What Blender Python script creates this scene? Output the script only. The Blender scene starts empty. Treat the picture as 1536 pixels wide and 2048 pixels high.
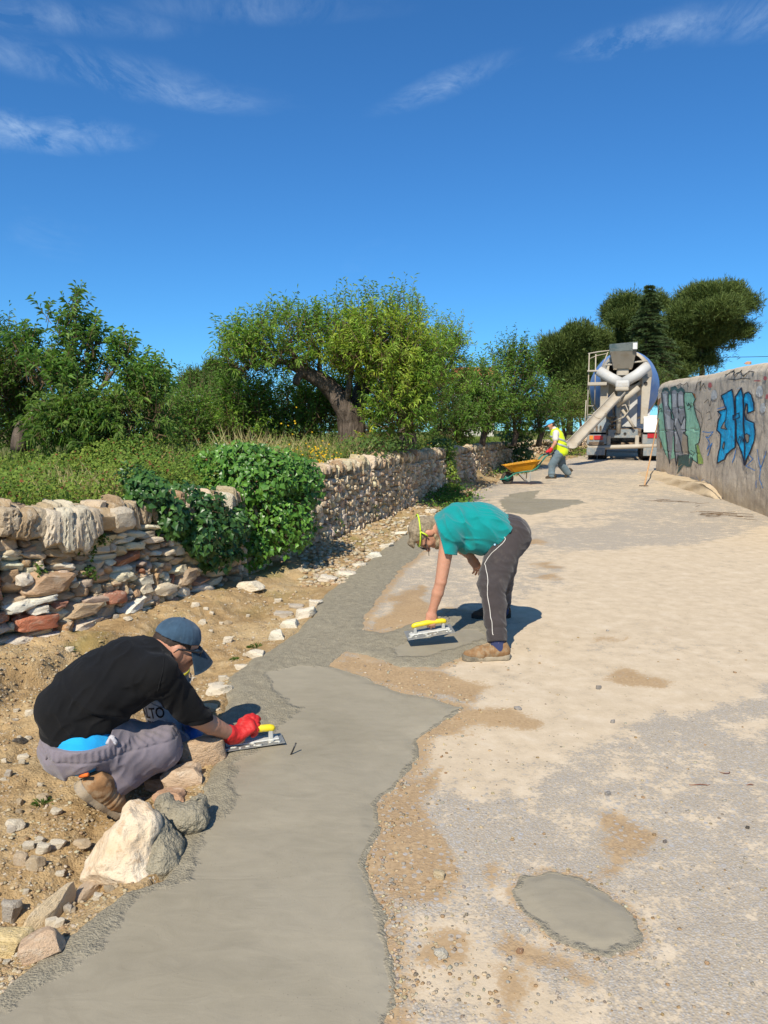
import bpy, bmesh, math, random
import numpy as np
from mathutils import Vector, Matrix

random.seed(7)
rng = np.random.default_rng(11)
S = bpy.context.scene
COL = S.collection

# ------------------------------------------------------------------ camera, sky, sun, exposure
FPX = 1540.0
PITCH = math.atan(144.0 / FPX)
CAM = np.array([0.0, 0.0, 1.6])
cam_data = bpy.data.cameras.new("camera")
cam = bpy.data.objects.new("camera", cam_data)
COL.objects.link(cam)
cam.location = CAM
cam.rotation_euler = (math.pi / 2 - PITCH, 0, 0)
cam_data.sensor_fit = 'HORIZONTAL'
cam_data.sensor_width = 36.0
cam_data.lens = 36.0 * FPX / 1536.0
cam_data.clip_start = 0.05
cam_data.clip_end = 3000
S.camera = cam

SUN_EL = math.radians(44)
SUN_AZ = math.radians(18)          # light travels towards +Y and a little to +X
# wisps: place in the high layer (x/z, y/z), half axes, turn, amount
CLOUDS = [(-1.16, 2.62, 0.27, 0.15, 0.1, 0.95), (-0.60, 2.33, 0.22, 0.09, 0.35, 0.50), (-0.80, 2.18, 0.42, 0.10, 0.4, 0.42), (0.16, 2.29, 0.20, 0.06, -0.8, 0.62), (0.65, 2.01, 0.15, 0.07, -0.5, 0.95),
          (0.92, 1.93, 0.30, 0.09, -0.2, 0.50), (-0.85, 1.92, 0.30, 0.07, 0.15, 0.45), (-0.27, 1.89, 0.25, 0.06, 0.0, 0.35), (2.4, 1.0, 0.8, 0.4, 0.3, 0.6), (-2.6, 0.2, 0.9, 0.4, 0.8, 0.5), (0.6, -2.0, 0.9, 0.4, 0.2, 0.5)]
world = bpy.data.worlds.new("World")
S.world = world
world.use_nodes = True
wn, wl = world.node_tree.nodes, world.node_tree.links
wn.clear()
w_out = wn.new('ShaderNodeOutputWorld')
w_bg = wn.new('ShaderNodeBackground')
w_sky = wn.new('ShaderNodeTexSky')
w_sky.sky_type = 'NISHITA'
w_sky.sun_disc = False
w_sky.sun_elevation = SUN_EL
w_sky.sun_rotation = math.pi + SUN_AZ
w_sky.altitude = 300
w_sky.air_density = 1.0
w_sky.dust_density = 0.12
w_sky.ozone_density = 4.5
w_tint = wn.new('ShaderNodeMixRGB')
w_tint.blend_type = 'MULTIPLY'
w_tint.inputs['Fac'].default_value = 1.0
w_tint.inputs['Color2'].default_value = (0.40, 0.88, 1.24, 1)
wl.new(w_sky.outputs[0], w_tint.inputs['Color1'])
# thin cirrus on a high flat layer: a few wisps and streaks
w_geo = wn.new('ShaderNodeTexCoord')
w_sep = wn.new('ShaderNodeSeparateXYZ')
wl.new(w_geo.outputs['Generated'], w_sep.inputs[0])
def wmath(op, a, b=None, clamp=False):
    n = wn.new('ShaderNodeMath'); n.operation = op; n.use_clamp = clamp
    for i, v in enumerate((a, b)):
        if v is None: continue
        if isinstance(v, (int, float)): n.inputs[i].default_value = v
        else: wl.new(v, n.inputs[i])
    return n.outputs[0]
zc = wmath('MAXIMUM', w_sep.outputs['Z'], 0.05)
cx = wmath('DIVIDE', w_sep.outputs['X'], zc)
cy = wmath('DIVIDE', w_sep.outputs['Y'], zc)
w_comb = wn.new('ShaderNodeCombineXYZ')
wl.new(cx, w_comb.inputs[0]); wl.new(cy, w_comb.inputs[1])
def wnoise(scale, detail, rough, dist, mscale, rot):
    mp = wn.new('ShaderNodeMapping'); mp.inputs['Rotation'].default_value = (0, 0, rot); mp.inputs['Scale'].default_value = mscale
    wl.new(w_comb.outputs[0], mp.inputs[0])
    n = wn.new('ShaderNodeTexNoise'); n.inputs['Scale'].default_value = scale; n.inputs['Detail'].default_value = detail
    n.inputs['Roughness'].default_value = rough; n.inputs['Distortion'].default_value = dist
    wl.new(mp.outputs[0], n.inputs['Vector']); return n.outputs['Fac']
c_fine = wmath('MULTIPLY', wmath('SUBTRACT', wnoise(4.2, 12, 0.68, 0.9, (1, 0.5, 1), 0.55), 0.40), 3.4, True)
c_warp = wmath('MULTIPLY', wmath('SUBTRACT', wnoise(5.0, 7, 0.65, 0.6, (1, 0.7, 1), 0.4), 0.5), 2.6)
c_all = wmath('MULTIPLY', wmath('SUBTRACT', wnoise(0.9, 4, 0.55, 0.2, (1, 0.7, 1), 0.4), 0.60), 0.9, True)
# unseen cirrus veil added overhead to whiten and lighten the shadow fill
c_fill = wmath('MULTIPLY', wmath('SUBTRACT', wmath('MULTIPLY', w_sep.outputs['Z'], 1.7), 0.92, True), wmath('ADD', 0.45, wnoise(1.3, 6, 0.6, 0.3, (1, 0.7, 1), 0.4)))
c_all = wmath('MAXIMUM', c_all, c_fill)
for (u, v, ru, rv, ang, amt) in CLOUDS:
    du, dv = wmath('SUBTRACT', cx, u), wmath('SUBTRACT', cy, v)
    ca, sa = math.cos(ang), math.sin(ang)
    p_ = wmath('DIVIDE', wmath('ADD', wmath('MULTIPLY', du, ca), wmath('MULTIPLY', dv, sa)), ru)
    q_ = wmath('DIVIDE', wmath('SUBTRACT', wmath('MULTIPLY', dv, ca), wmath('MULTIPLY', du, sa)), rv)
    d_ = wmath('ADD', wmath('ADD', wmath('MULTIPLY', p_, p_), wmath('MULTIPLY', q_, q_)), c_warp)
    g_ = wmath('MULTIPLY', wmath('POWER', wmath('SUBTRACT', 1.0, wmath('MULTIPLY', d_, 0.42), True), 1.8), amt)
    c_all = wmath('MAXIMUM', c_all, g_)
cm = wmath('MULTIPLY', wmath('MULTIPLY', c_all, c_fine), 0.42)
w_mix = wn.new('ShaderNodeMixRGB')
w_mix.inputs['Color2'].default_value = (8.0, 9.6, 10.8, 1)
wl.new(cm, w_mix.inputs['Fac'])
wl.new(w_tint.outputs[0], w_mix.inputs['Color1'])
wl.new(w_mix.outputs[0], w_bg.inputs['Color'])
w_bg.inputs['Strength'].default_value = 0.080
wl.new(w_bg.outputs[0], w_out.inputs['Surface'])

sun_data = bpy.data.lights.new("sun", 'SUN')
sun_data.energy = 4.2
sun_data.angle = math.radians(0.5)
sun_data.color = (1.0, 0.925, 0.79)
sun = bpy.data.objects.new("sun", sun_data)
COL.objects.link(sun)
LDIR = Vector((math.sin(SUN_AZ) * math.cos(SUN_EL), math.cos(SUN_AZ) * math.cos(SUN_EL), -math.sin(SUN_EL)))
sun.rotation_euler = LDIR.to_track_quat('-Z', 'Y').to_euler()
sun.location = (-6, -14, 16)

S.view_settings.view_transform = 'Standard'
S.view_settings.look = 'None'
S.view_settings.exposure = 0.5
S.view_settings.gamma = 1.0
S.view_settings.use_curve_mapping = False
S.cycles.max_bounces = 6
S.cycles.transparent_max_bounces = 8

# ------------------------------------------------------------------ geometry of the place
SLOPE = 0.033
_c, _s = math.cos(PITCH), math.sin(PITCH)
def ray(px, py):
    x, y = (px - 768) / FPX, (1024 - py) / FPX
    return np.array([x, _c + _s * y, -_s + _c * y])
def P(px, py, Y):
    d = ray(px, py)
    return CAM + d * (Y / d[1])
def G(px, py, off=0.0):
    d = ray(px, py)
    t = (CAM[2] - off) / (SLOPE * d[1] - d[2])
    return CAM + d * t
def Gv(px, py, off=0.0):
    px, py = np.asarray(px, float), np.asarray(py, float)
    x, y = (px - 768) / FPX, (1024 - py) / FPX
    dy, dz = _c + _s * y, -_s + _c * y
    t = (CAM[2] - off) / (SLOPE * dy - dz)
    return np.stack([x * t, dy * t], -1)
def base_z(Y):
    Y = np.asarray(Y, float)
    return np.where(Y < 45, SLOPE * Y, SLOPE * 45 + (1 - np.exp(-(Y - 45) / 30.0)) * 0.1)

# ------------------------------------------------------------------ numpy noise
def _hash(i, j, k, seed):
    n = (i * 374761393 + j * 668265263 + k * 2147483647 + seed * 1274126177) & 0xffffffff
    n = ((n ^ (n >> 13)) * 1274126177) & 0xffffffff
    n = n ^ (n >> 16)
    return (n & 0xffff).astype(np.float32) / 32767.5 - 1.0
def vnoise(p, seed=0):
    p = np.asarray(p, np.float32)
    if p.shape[-1] == 2:
        p = np.concatenate([p, np.zeros(p.shape[:-1] + (1,), np.float32)], -1)
    i = np.floor(p).astype(np.int64)
    f = (p - i).astype(np.float32)
    f = f * f * f * (f * (f * 6 - 15) + 10)
    r = 0
    flat2 = not np.any(p[..., 2])
    for dz in ((0,) if flat2 else (0, 1)):
        wz = 1.0 if flat2 else (f[..., 2] if dz else 1 - f[..., 2])
        for dy in (0, 1):
            wy = f[..., 1] if dy else 1 - f[..., 1]
            for dx in (0, 1):
                wx = f[..., 0] if dx else 1 - f[..., 0]
                r = r + wx * wy * wz * _hash(i[..., 0] + dx, i[..., 1] + dy, i[..., 2] + dz, seed)
    return r
def fbm(p, octaves=4, seed=0, gain=0.5):
    p = np.asarray(p, np.float32)
    a, t, r = 1.0, 0.0, 0
    for o in range(octaves):
        r = r + a * vnoise(p * (2.03 ** o) + 17.3 * o, seed + o)
        t += a; a *= gain
    return r / t
def sstep(a, b, x):
    t = np.clip((x - a) / (b - a), 0, 1)
    return t * t * (3 - 2 * t)
def poly_sd(poly, pts):
    """signed distance (positive inside) to a closed 2-D polygon"""
    poly = np.asarray(poly, float); pts = np.asarray(pts, float)
    d = np.full(len(pts), 1e9); inside = np.zeros(len(pts), bool)
    n = len(poly)
    for a in range(n):
        p0, p1 = poly[a], poly[(a + 1) % n]
        e = p1 - p0; w = pts - p0
        t = np.clip((w @ e) / max(e @ e, 1e-12), 0, 1)
        q = w - t[:, None] * e
        d = np.minimum(d, (q * q).sum(1))
        cnd = (p0[1] > pts[:, 1]) != (p1[1] > pts[:, 1])
        dy = p1[1] - p0[1]
        if abs(dy) > 1e-12:
            xi = p0[0] + (pts[:, 1] - p0[1]) * (p1[0] - p0[0]) / dy
            inside ^= cnd & (pts[:, 0] < xi)
    d = np.sqrt(d)
    return np.where(inside, d, -d)
def gpoly(pix):
    return np.array([G(x, y)[:2] for x, y in pix])
def nrm(a): return a / (np.linalg.norm(a, axis=-1, keepdims=True) + 1e-9)
def lin(r, g, b):
    f = lambda v: (v / 255.0 / 12.92) if v <= 10 else ((v / 255.0 + 0.055) / 1.055) ** 2.4
    return (f(r), f(g), f(b))

# ------------------------------------------------------------------ mesh helpers
def np_mesh(name, V, F, smooth=True, col=None, attrs=None):
    """F: (n,3) or (n,4) int array, or list of such arrays"""
    me = bpy.data.meshes.new(name)
    Fs = F if isinstance(F, list) else [F]
    Fs = [np.asarray(f, np.int32) for f in Fs if len(f)]
    V = np.asarray(V, np.float32)
    me.vertices.add(len(V)); me.vertices.foreach_set('co', V.ravel())
    nl = sum(f.size for f in Fs); nf = sum(len(f) for f in Fs)
    me.loops.add(nl); me.polygons.add(nf)
    me.loops.foreach_set('vertex_index', np.concatenate([f.ravel() for f in Fs]))
    st, c = [], 0
    for f in Fs:
        k = f.shape[1]; st.append(c + np.arange(len(f)) * k); c += f.size
    me.polygons.foreach_set('loop_start', np.concatenate(st).astype(np.int32))
    me.polygons.foreach_set('use_smooth', np.full(nf, smooth))
    me.update(calc_edges=True)
    if col is not None:
        a = me.color_attributes.new("Col", 'FLOAT_COLOR', 'POINT')
        c4 = np.ones((len(V), 4), np.float32); c4[:, :3] = np.asarray(col)[:, :3]
        a.data.foreach_set('color', c4.ravel())
    for k, v in (attrs or {}).items():
        a = me.attributes.new(k, 'FLOAT', 'POINT')
        a.data.foreach_set('value', np.asarray(v, np.float32))
    me.validate()
    return me
def link(name, me, mat=None, parent=None, loc=None):
    o = bpy.data.objects.new(name, me)
    COL.objects.link(o)
    if mat is not None and me is not None and not me.materials:
        for m in (mat if isinstance(mat, (list, tuple)) else [mat]): me.materials.append(m)
    if parent is not None:
        o.parent = parent
    if loc is not None: o.location = loc
    return o
def tag(o, label=None, cat=None, group=None, kind=None):
    if label: o['label'] = label
    if cat: o['category'] = cat
    if group: o['group'] = group
    if kind: o['kind'] = kind
    return o
def empty(name, loc=(0, 0, 0), rz=0.0):
    o = bpy.data.objects.new(name, None)
    COL.objects.link(o)
    o.location = loc; o.rotation_euler = (0, 0, rz)
    o.empty_display_size = 0.1
    return o
def bm_mesh(name, bm, smooth=False, bevel=0.0, seg=1):
    if bevel > 0:
        bmesh.ops.bevel(bm, geom=list(bm.edges), offset=bevel, segments=seg, affect='EDGES', clamp_overlap=True, profile=0.6)
    bmesh.ops.recalc_face_normals(bm, faces=bm.faces)
    me = bpy.data.meshes.new(name); bm.to_mesh(me); bm.free()
    me.polygons.foreach_set('use_smooth', np.full(len(me.polygons), smooth))
    return me
def add_box(bm, c, s, rot=None):
    m = Matrix.Translation(c) @ (rot.to_4x4() if rot is not None else Matrix.Identity(4)) @ Matrix.Diagonal((s[0], s[1], s[2], 1))
    return bmesh.ops.create_cube(bm, size=1.0, matrix=m)
def tube_arrays(pts, radii, sides=8, cap=True):
    pts = np.asarray(pts, float); n = len(pts)
    radii = np.broadcast_to(np.asarray(radii, float), (n,))
    tan = np.gradient(pts, axis=0); tan /= np.linalg.norm(tan, axis=1)[:, None] + 1e-12
    up = np.array([0, 0, 1.0]) if abs(tan[0][2]) < 0.9 else np.array([1.0, 0, 0])
    V = []; nrm = np.cross(tan[0], up); nrm /= np.linalg.norm(nrm)
    ang = np.arange(sides) * 2 * math.pi / sides
    for i in range(n):
        nrm = nrm - tan[i] * (nrm @ tan[i]); nrm /= np.linalg.norm(nrm) + 1e-12
        b = np.cross(tan[i], nrm)
        V.append(pts[i] + radii[i] * (np.cos(ang)[:, None] * nrm + np.sin(ang)[:, None] * b))
    V = np.concatenate(V)
    a = np.arange(sides); b = (a + 1) % sides
    F = np.concatenate([np.stack([i * sides + a, i * sides + b, (i + 1) * sides + b, (i + 1) * sides + a], 1) for i in range(n - 1)])
    if cap:
        V = np.concatenate([V, pts[:1], pts[-1:]])
        c0, c1 = n * sides, n * sides + 1
        T = np.concatenate([np.stack([np.full(sides, c0), b, a], 1), np.stack([np.full(sides, c1), (n - 1) * sides + a, (n - 1) * sides + b], 1)])
        return V, F, T
    return V, F, np.zeros((0, 3), int)
def join_arrays(items):
    V, Q, T, off = [], [], [], 0
    for v, q, t in items:
        V.append(v); Q.append(np.asarray(q, int) + off); T.append(np.asarray(t, int).reshape(-1, 3) + off); off += len(v)
    return np.concatenate(V), [np.concatenate(Q), np.concatenate(T)]
def tubes(name, lst, mat, parent=None, sides=8, smooth=True):
    V, F = join_arrays([tube_arrays(p, r, sides) for p, r in lst])
    return link(name, np_mesh(name, V, F, smooth), mat, parent)
def boxes(name, lst, mat, parent=None, bevel=0.0, seg=1, smooth=False):
    bm = bmesh.new()
    for b in lst: add_box(bm, *b)
    return link(name, bm_mesh(name, bm, smooth, bevel, seg), mat, parent)
def prism(name, poly, z0, z1, mat, parent=None, bevel=0.0, axis='z', seg=1):
    """extruded polygon; axis x: polygon is (y,z); y: (x,z); z: (x,y)"""
    bm = bmesh.new()
    def mk(p, h):
        return (h, p[0], p[1]) if axis == 'x' else ((p[0], h, p[1]) if axis == 'y' else (p[0], p[1], h))
    a = [bm.verts.new(mk(p, z0)) for p in poly]; b = [bm.verts.new(mk(p, z1)) for p in poly]
    n = len(poly)
    bm.faces.new(a[::-1]); bm.faces.new(b)
    for i in range(n): bm.faces.new((a[i], a[(i + 1) % n], b[(i + 1) % n], b[i]))
    return link(name, bm_mesh(name, bm, False, bevel, seg), mat, parent)

def ico(sub):
    bm = bmesh.new(); bmesh.ops.create_icosphere(bm, subdivisions=sub, radius=1.0)
    bm.verts.ensure_lookup_table()
    v = np.array([x.co for x in bm.verts]); f = np.array([[q.index for q in p.verts] for p in bm.faces]); bm.free()
    return v, f
ICO = {k: ico(k) for k in (1, 2, 3, 4)}

# ------------------------------------------------------------------ material helpers
class MT:
    def __init__(s, name, rough=0.8, spec=0.3):
        s.m = bpy.data.materials.new(name); s.m.use_nodes = True
        s.n, s.l = s.m.node_tree.nodes, s.m.node_tree.links
        s.b = s.n['Principled BSDF']
        s.b.inputs['Roughness'].default_value = rough
        s.b.inputs['Specular IOR Level'].default_value = spec
    def put(s, sock, v):
        if isinstance(v, bpy.types.NodeSocket): s.l.new(v, sock)
        elif isinstance(v, (tuple, list)): sock.default_value = (*v, 1) if len(v) == 3 and sock.type == 'RGBA' else v
        else: sock.default_value = v
    def obj(s):
        return s.n.new('ShaderNodeTexCoord').outputs['Object']
    def attr(s, name, out='Fac'):
        a = s.n.new('ShaderNodeAttribute'); a.attribute_name = name; return a.outputs[out]
    def noise(s, vec, scale, detail=4, rough=0.55, dist=0.0, out='Fac'):
        n = s.n.new('ShaderNodeTexNoise'); s.put(n.inputs['Vector'], vec)
        n.inputs['Scale'].default_value = scale; n.inputs['Detail'].default_value = detail
        n.inputs['Roughness'].default_value = rough; n.inputs['Distortion'].default_value = dist
        return n.outputs[out]
    def voro(s, vec, scale, feature='F1', out='Distance', rnd=1.0):
        n = s.n.new('ShaderNodeTexVoronoi'); n.feature = feature; s.put(n.inputs['Vector'], vec)
        n.inputs['Scale'].default_value = scale; n.inputs['Randomness'].default_value = rnd
        return n.outputs[out]
    def math(s, op, a, b=0.0, c=None, clamp=False):
        n = s.n.new('ShaderNodeMath'); n.operation = op; n.use_clamp = clamp
        s.put(n.inputs[0], a); s.put(n.inputs[1], b)
        if c is not None: s.put(n.inputs[2], c)
        return n.outputs[0]
    def ss(s, x, a, b):
        n = s.n.new('ShaderNodeMapRange'); n.interpolation_type = 'SMOOTHSTEP'
        s.put(n.inputs[0], x); n.inputs[1].default_value = a; n.inputs[2].default_value = b
        return n.outputs[0]
    def mix(s, f, a, b, mode='MIX'):
        n = s.n.new('ShaderNodeMixRGB'); n.blend_type = mode
        s.put(n.inputs[0], f); s.put(n.inputs[1], a); s.put(n.inputs[2], b)
        return n.outputs[0]
    def ramp(s, f, stops):
        n = s.n.new('ShaderNodeValToRGB'); e = n.color_ramp.elements
        while len(e) < len(stops): e.new(0.5)
        for el, (p, c) in zip(e, stops): el.position = p; el.color = (*c, 1)
        s.put(n.inputs[0], f); return n.outputs[0]
    def mapv(s, vec, scale=(1, 1, 1), rot=(0, 0, 0)):
        n = s.n.new('ShaderNodeMapping'); s.put(n.inputs[0], vec)
        n.inputs['Scale'].default_value = scale; n.inputs['Rotation'].default_value = rot
        return n.outputs[0]
    def bump(s, h, strength=0.5, dist=0.01, prev=None):
        n = s.n.new('ShaderNodeBump'); n.inputs['Strength'].default_value = strength
        n.inputs['Distance'].default_value = dist; s.put(n.inputs['Height'], h)
        if prev is not None: s.l.new(prev, n.inputs['Normal'])
        return n.outputs[0]
    def color(s, v): s.put(s.b.inputs['Base Color'], v); return s
    def rough(s, v): s.put(s.b.inputs['Roughness'], v); return s
    def normal(s, v): s.l.new(v, s.b.inputs['Normal']); return s
def simple_mat(name, col, rough=0.6, spec=0.3, var=0.12, scale=30, bump=0.0, bscale=200, metal=0.0, dirt=None, dirt_amt=0.5, dirt_scale=8):
    m = MT(name, rough, spec)
    o = m.obj()
    n = m.noise(o, scale, 5, 0.6)
    lo = tuple(c * (1 - var) for c in col); hi = tuple(min(1, c * (1 + var)) for c in col)
    c = m.ramp(n, [(0.3, lo), (0.7, hi)])
    if dirt:
        dn = m.noise(o, dirt_scale, 8, 0.7)
        f = m.ss(dn, 0.62 - dirt_amt * 0.4, 0.72 - dirt_amt * 0.2)
        c = m.mix(m.math('MULTIPLY', f, min(1, dirt_amt + 0.3)), c, dirt)
    m.color(c)
    m.b.inputs['Metallic'].default_value = metal
    if bump: m.normal(m.bump(m.noise(o, bscale, 4, 0.6), bump, 0.004))
    return m.m
# ================================================================== GROUND, ROAD, FRESH CONCRETE
WALL_PX = [(-420, 1480, None), (-160, 1372, 1010), (0, 1302, 1012), (120, 1277, 1011), (250, 1241, 1011), (450, 1173, 985), (580, 1120, 948), (650, 1092, 931),
           (760, 1045, 912), (850, 1005, 902), (920, 972, 893), (1000, 940, 886), (1060, 917, 882), (1110, 905, 880), (1170, 895, 878)]
_wy, _wx, _wt = [], [], []
for x, y, t in WALL_PX:
    g = G(x, y); _wy.append(g[1]); _wx.append(g[0])
    _wt.append(P(x, t, g[1])[2] if t else 1.12)
_wy.append(75.0); _wx.append(_wx[-1] + 14); _wt.append(_wt[-1] + 1.0)
_wy, _wx, _wt = map(np.array, (_wy, _wx, _wt))
def wall_x(Y): return np.interp(Y, _wy, _wx)
def wall_top(Y): return np.interp(Y, _wy, _wt)

STRIP_L = [(-330, 2150), (-60, 2035), (0, 2003), (40, 1962), (130, 1897), (200, 1832), (260, 1792), (330, 1766), (362, 1712), (372, 1660), (398, 1636), (408, 1600),
           (428, 1560), (440, 1500), (446, 1440), (468, 1412), (456, 1365), (500, 1325), (550, 1298), (600, 1262), (636, 1222), (655, 1188),
           (700, 1152), (760, 1108), (800, 1076), (842, 1052)]
STRIP_R = [(872, 1060), (866, 1086), (835, 1112), (800, 1140), (765, 1185), (728, 1236), (722, 1262), (770, 1268), (835, 1246), (880, 1238), (905, 1220), (960, 1228), (990, 1252),
           (985, 1282), (925, 1312), (868, 1334), (800, 1336), (735, 1312), (690, 1302), (655, 1332), (705, 1348), (780, 1380), (862, 1400), (922, 1420),
           (884, 1444), (836, 1478), (832, 1520), (792, 1572), (752, 1612), (757, 1660), (727, 1722), (742, 1772), (766, 1832), (771, 1900), (776, 1990), (770, 2060), (772, 2300), (-330, 2300)]
strip_poly = gpoly(STRIP_L + STRIP_R)
OVAL = gpoly([(1030, 1790), (1042, 1762), (1100, 1750), (1160, 1762), (1202, 1786), (1240, 1812), (1270, 1846), (1281, 1885), (1262, 1905), (1214, 1914), (1178, 1905), (1118, 1880), (1070, 1850), (1040, 1822)])
FARP = gpoly([(1000, 1004), (1020, 988), (1085, 980), (1066, 998), (1160, 1000), (1172, 1006), (1104, 1022), (1062, 1031), (1012, 1026)])

# left edge of the road (under the concrete, then along the gravel verge)
EDGE = [(-330, 2150), (0, 2003), (130, 1897), (260, 1792), (362, 1712), (408, 1600), (440, 1480), (456, 1380), (550, 1298), (636, 1222), (700, 1152), (800, 1076), (842, 1052),
        (878, 1022), (925, 993), (985, 964), (1040, 945), (1110, 924), (1178, 908)]
_e = np.array([G(x, y)[:2] for x, y in EDGE])
_ey = np.concatenate([[0.3], _e[:, 1], [75]]); _ex = np.concatenate([[_e[0, 0] - 1.2], _e[:, 0], [_e[-1, 0] + 15]])
def edge_x(Y): return np.interp(Y, _ey, _ex)

def dirt_off(X, Y):
    """height of the bare earth above the plane of the road"""
    dw = X - wall_x(Y); de = edge_x(Y) - X
    near = 1 - sstep(4.6, 7.5, Y)
    p = np.stack([X, Y], -1)
    o = -0.075 * near * sstep(0.0, 0.35, de)
    o = o - 0.02 * sstep(0.0, 0.4, de)
    jag = 0.14 * fbm(p * 3.1, 4, 5)
    o = o + (0.13 * (1 - sstep(0.42, 0.60, dw + jag * 1.3)) + 0.05 * (1 - sstep(0.0, 0.9, dw))) * near
    o = o + 0.07 * (1 - sstep(0.05, 0.7, dw)) * (1 - near)
    amp = sstep(-0.05, 0.3, de)
    o = o + amp * (0.045 * fbm(p * 2.3, 4, 1) + 0.022 * fbm(p * 11, 4, 2) + 0.010 * fbm(p * 40, 3, 3) * (Y < 12))
    # a scraped furrow beside the kerb rocks
    o = o - 0.05 * near * np.exp(-((de - 0.42 + 0.1 * fbm(p * 2, 2, 9)) / 0.1) ** 2) * (1 - sstep(3.0, 3.6, Y))
    return o
def ground_z(X, Y):
    X, Y = np.asarray(X, float), np.asarray(Y, float)
    dw = X - wall_x(Y)
    p = np.stack([X, Y], -1)
    low = base_z(Y) + np.where(X < edge_x(Y), dirt_off(X, Y), -0.03)
    back = sstep(8, 40, -dw)
    terr = wall_top(Y) - 0.10 + 0.10 * fbm(p * 0.9, 3, 21) + 0.03 * fbm(p * 6, 3, 22) - 0.25 * back * sstep(25, 60, Y)
    w = sstep(0.14, 0.24, -dw)
    return low * (1 - w) + terr * w
def road_z(X, Y):
    p = np.stack([np.asarray(X, float), np.asarray(Y, float)], -1)
    return base_z(Y) + 0.004 + 0.010 * fbm(p * 0.8, 2, 31) + 0.004 * fbm(p * 5, 3, 32)
def surf_z(X, Y):
    X, Y = np.atleast_1d(X), np.atleast_1d(Y)
    return np.where(X < edge_x(Y), ground_z(X, Y), road_z(X, Y))

def polar_grid(y0, y1, ratio, t0, t1, dt):
    ny = int(math.log(y1 / y0) / math.log(ratio)) + 1
    Y = y0 * ratio ** np.arange(ny)
    T = np.arange(t0, t1 + dt * 0.5, dt)
    YY, TT = np.meshgrid(Y, T, indexing='ij')
    return YY * TT, YY, ny, len(T)
def grid_faces(ny, nx, keep=None):
    idx = np.arange(ny * nx).reshape(ny, nx)
    q = np.stack([idx[:-1, :-1], idx[:-1, 1:], idx[1:, 1:], idx[1:, :-1]], -1).reshape(-1, 4)
    if keep is not None: q = q[keep[q].any(1)]
    return q
def compact(V, F, *arrs):
    used = np.zeros(len(V), bool); used[F.ravel()] = True
    m = np.cumsum(used) - 1
    return (V[used], m[F]) + tuple(a[used] for a in arrs)

# --- materials
def ground_mat():
    m = MT("bare earth", 0.95, 0.1); o = m.obj()
    n1 = m.noise(o, 1.7, 6, 0.6); n2 = m.noise(o, 14, 6, 0.65); n3 = m.noise(o, 90, 4, 0.6)
    c = m.ramp(n1, [(0.30, (0.26, 0.165, 0.075)), (0.48, (0.42, 0.285, 0.14)), (0.66, (0.53, 0.39, 0.21))])
    c = m.mix(m.math('MULTIPLY', m.ss(n2, 0.50, 0.72), 0.55), c, (0.56, 0.44, 0.27))
    c = m.mix(m.math('MULTIPLY', m.ss(n3, 0.54, 0.70), 0.45), c, (0.20, 0.12, 0.055))
    c = m.mix(m.math('MULTIPLY', m.attr('moss'), 0.6), c, (0.20, 0.19, 0.045))
    v = m.voro(o, 75); vc = m.voro(o, 75, out='Color')
    peb = m.math('MULTIPLY', m.math('LESS_THAN', v, 0.42), m.ss(m.noise(o, 6, 3), 0.48, 0.60))
    hs = m.n.new('ShaderNodeSeparateColor'); m.l.new(vc, hs.inputs[0])
    peb = m.math('MULTIPLY', peb, m.math('GREATER_THAN', hs.outputs[0], 0.55))
    c = m.mix(m.math('MULTIPLY', peb, 0.8), c, m.ramp(hs.outputs[1], [(0, (0.34, 0.27, 0.19)), (0.6, (0.60, 0.51, 0.38)), (1, (0.68, 0.62, 0.52))]))
    c = m.mix(m.attr('grass'), c, m.ramp(n2, [(0.35, (0.075, 0.10, 0.025)), (0.65, (0.22, 0.20, 0.075))]))
    m.color(c)
    h = m.math('ADD', m.math('MULTIPLY', n2, 1.0), m.math('MULTIPLY', n3, 0.5))
    h = m.math('ADD', h, m.math('MULTIPLY', peb, 0.25))
    m.normal(m.bump(h, 0.9, 0.03))
    return m.m
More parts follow.
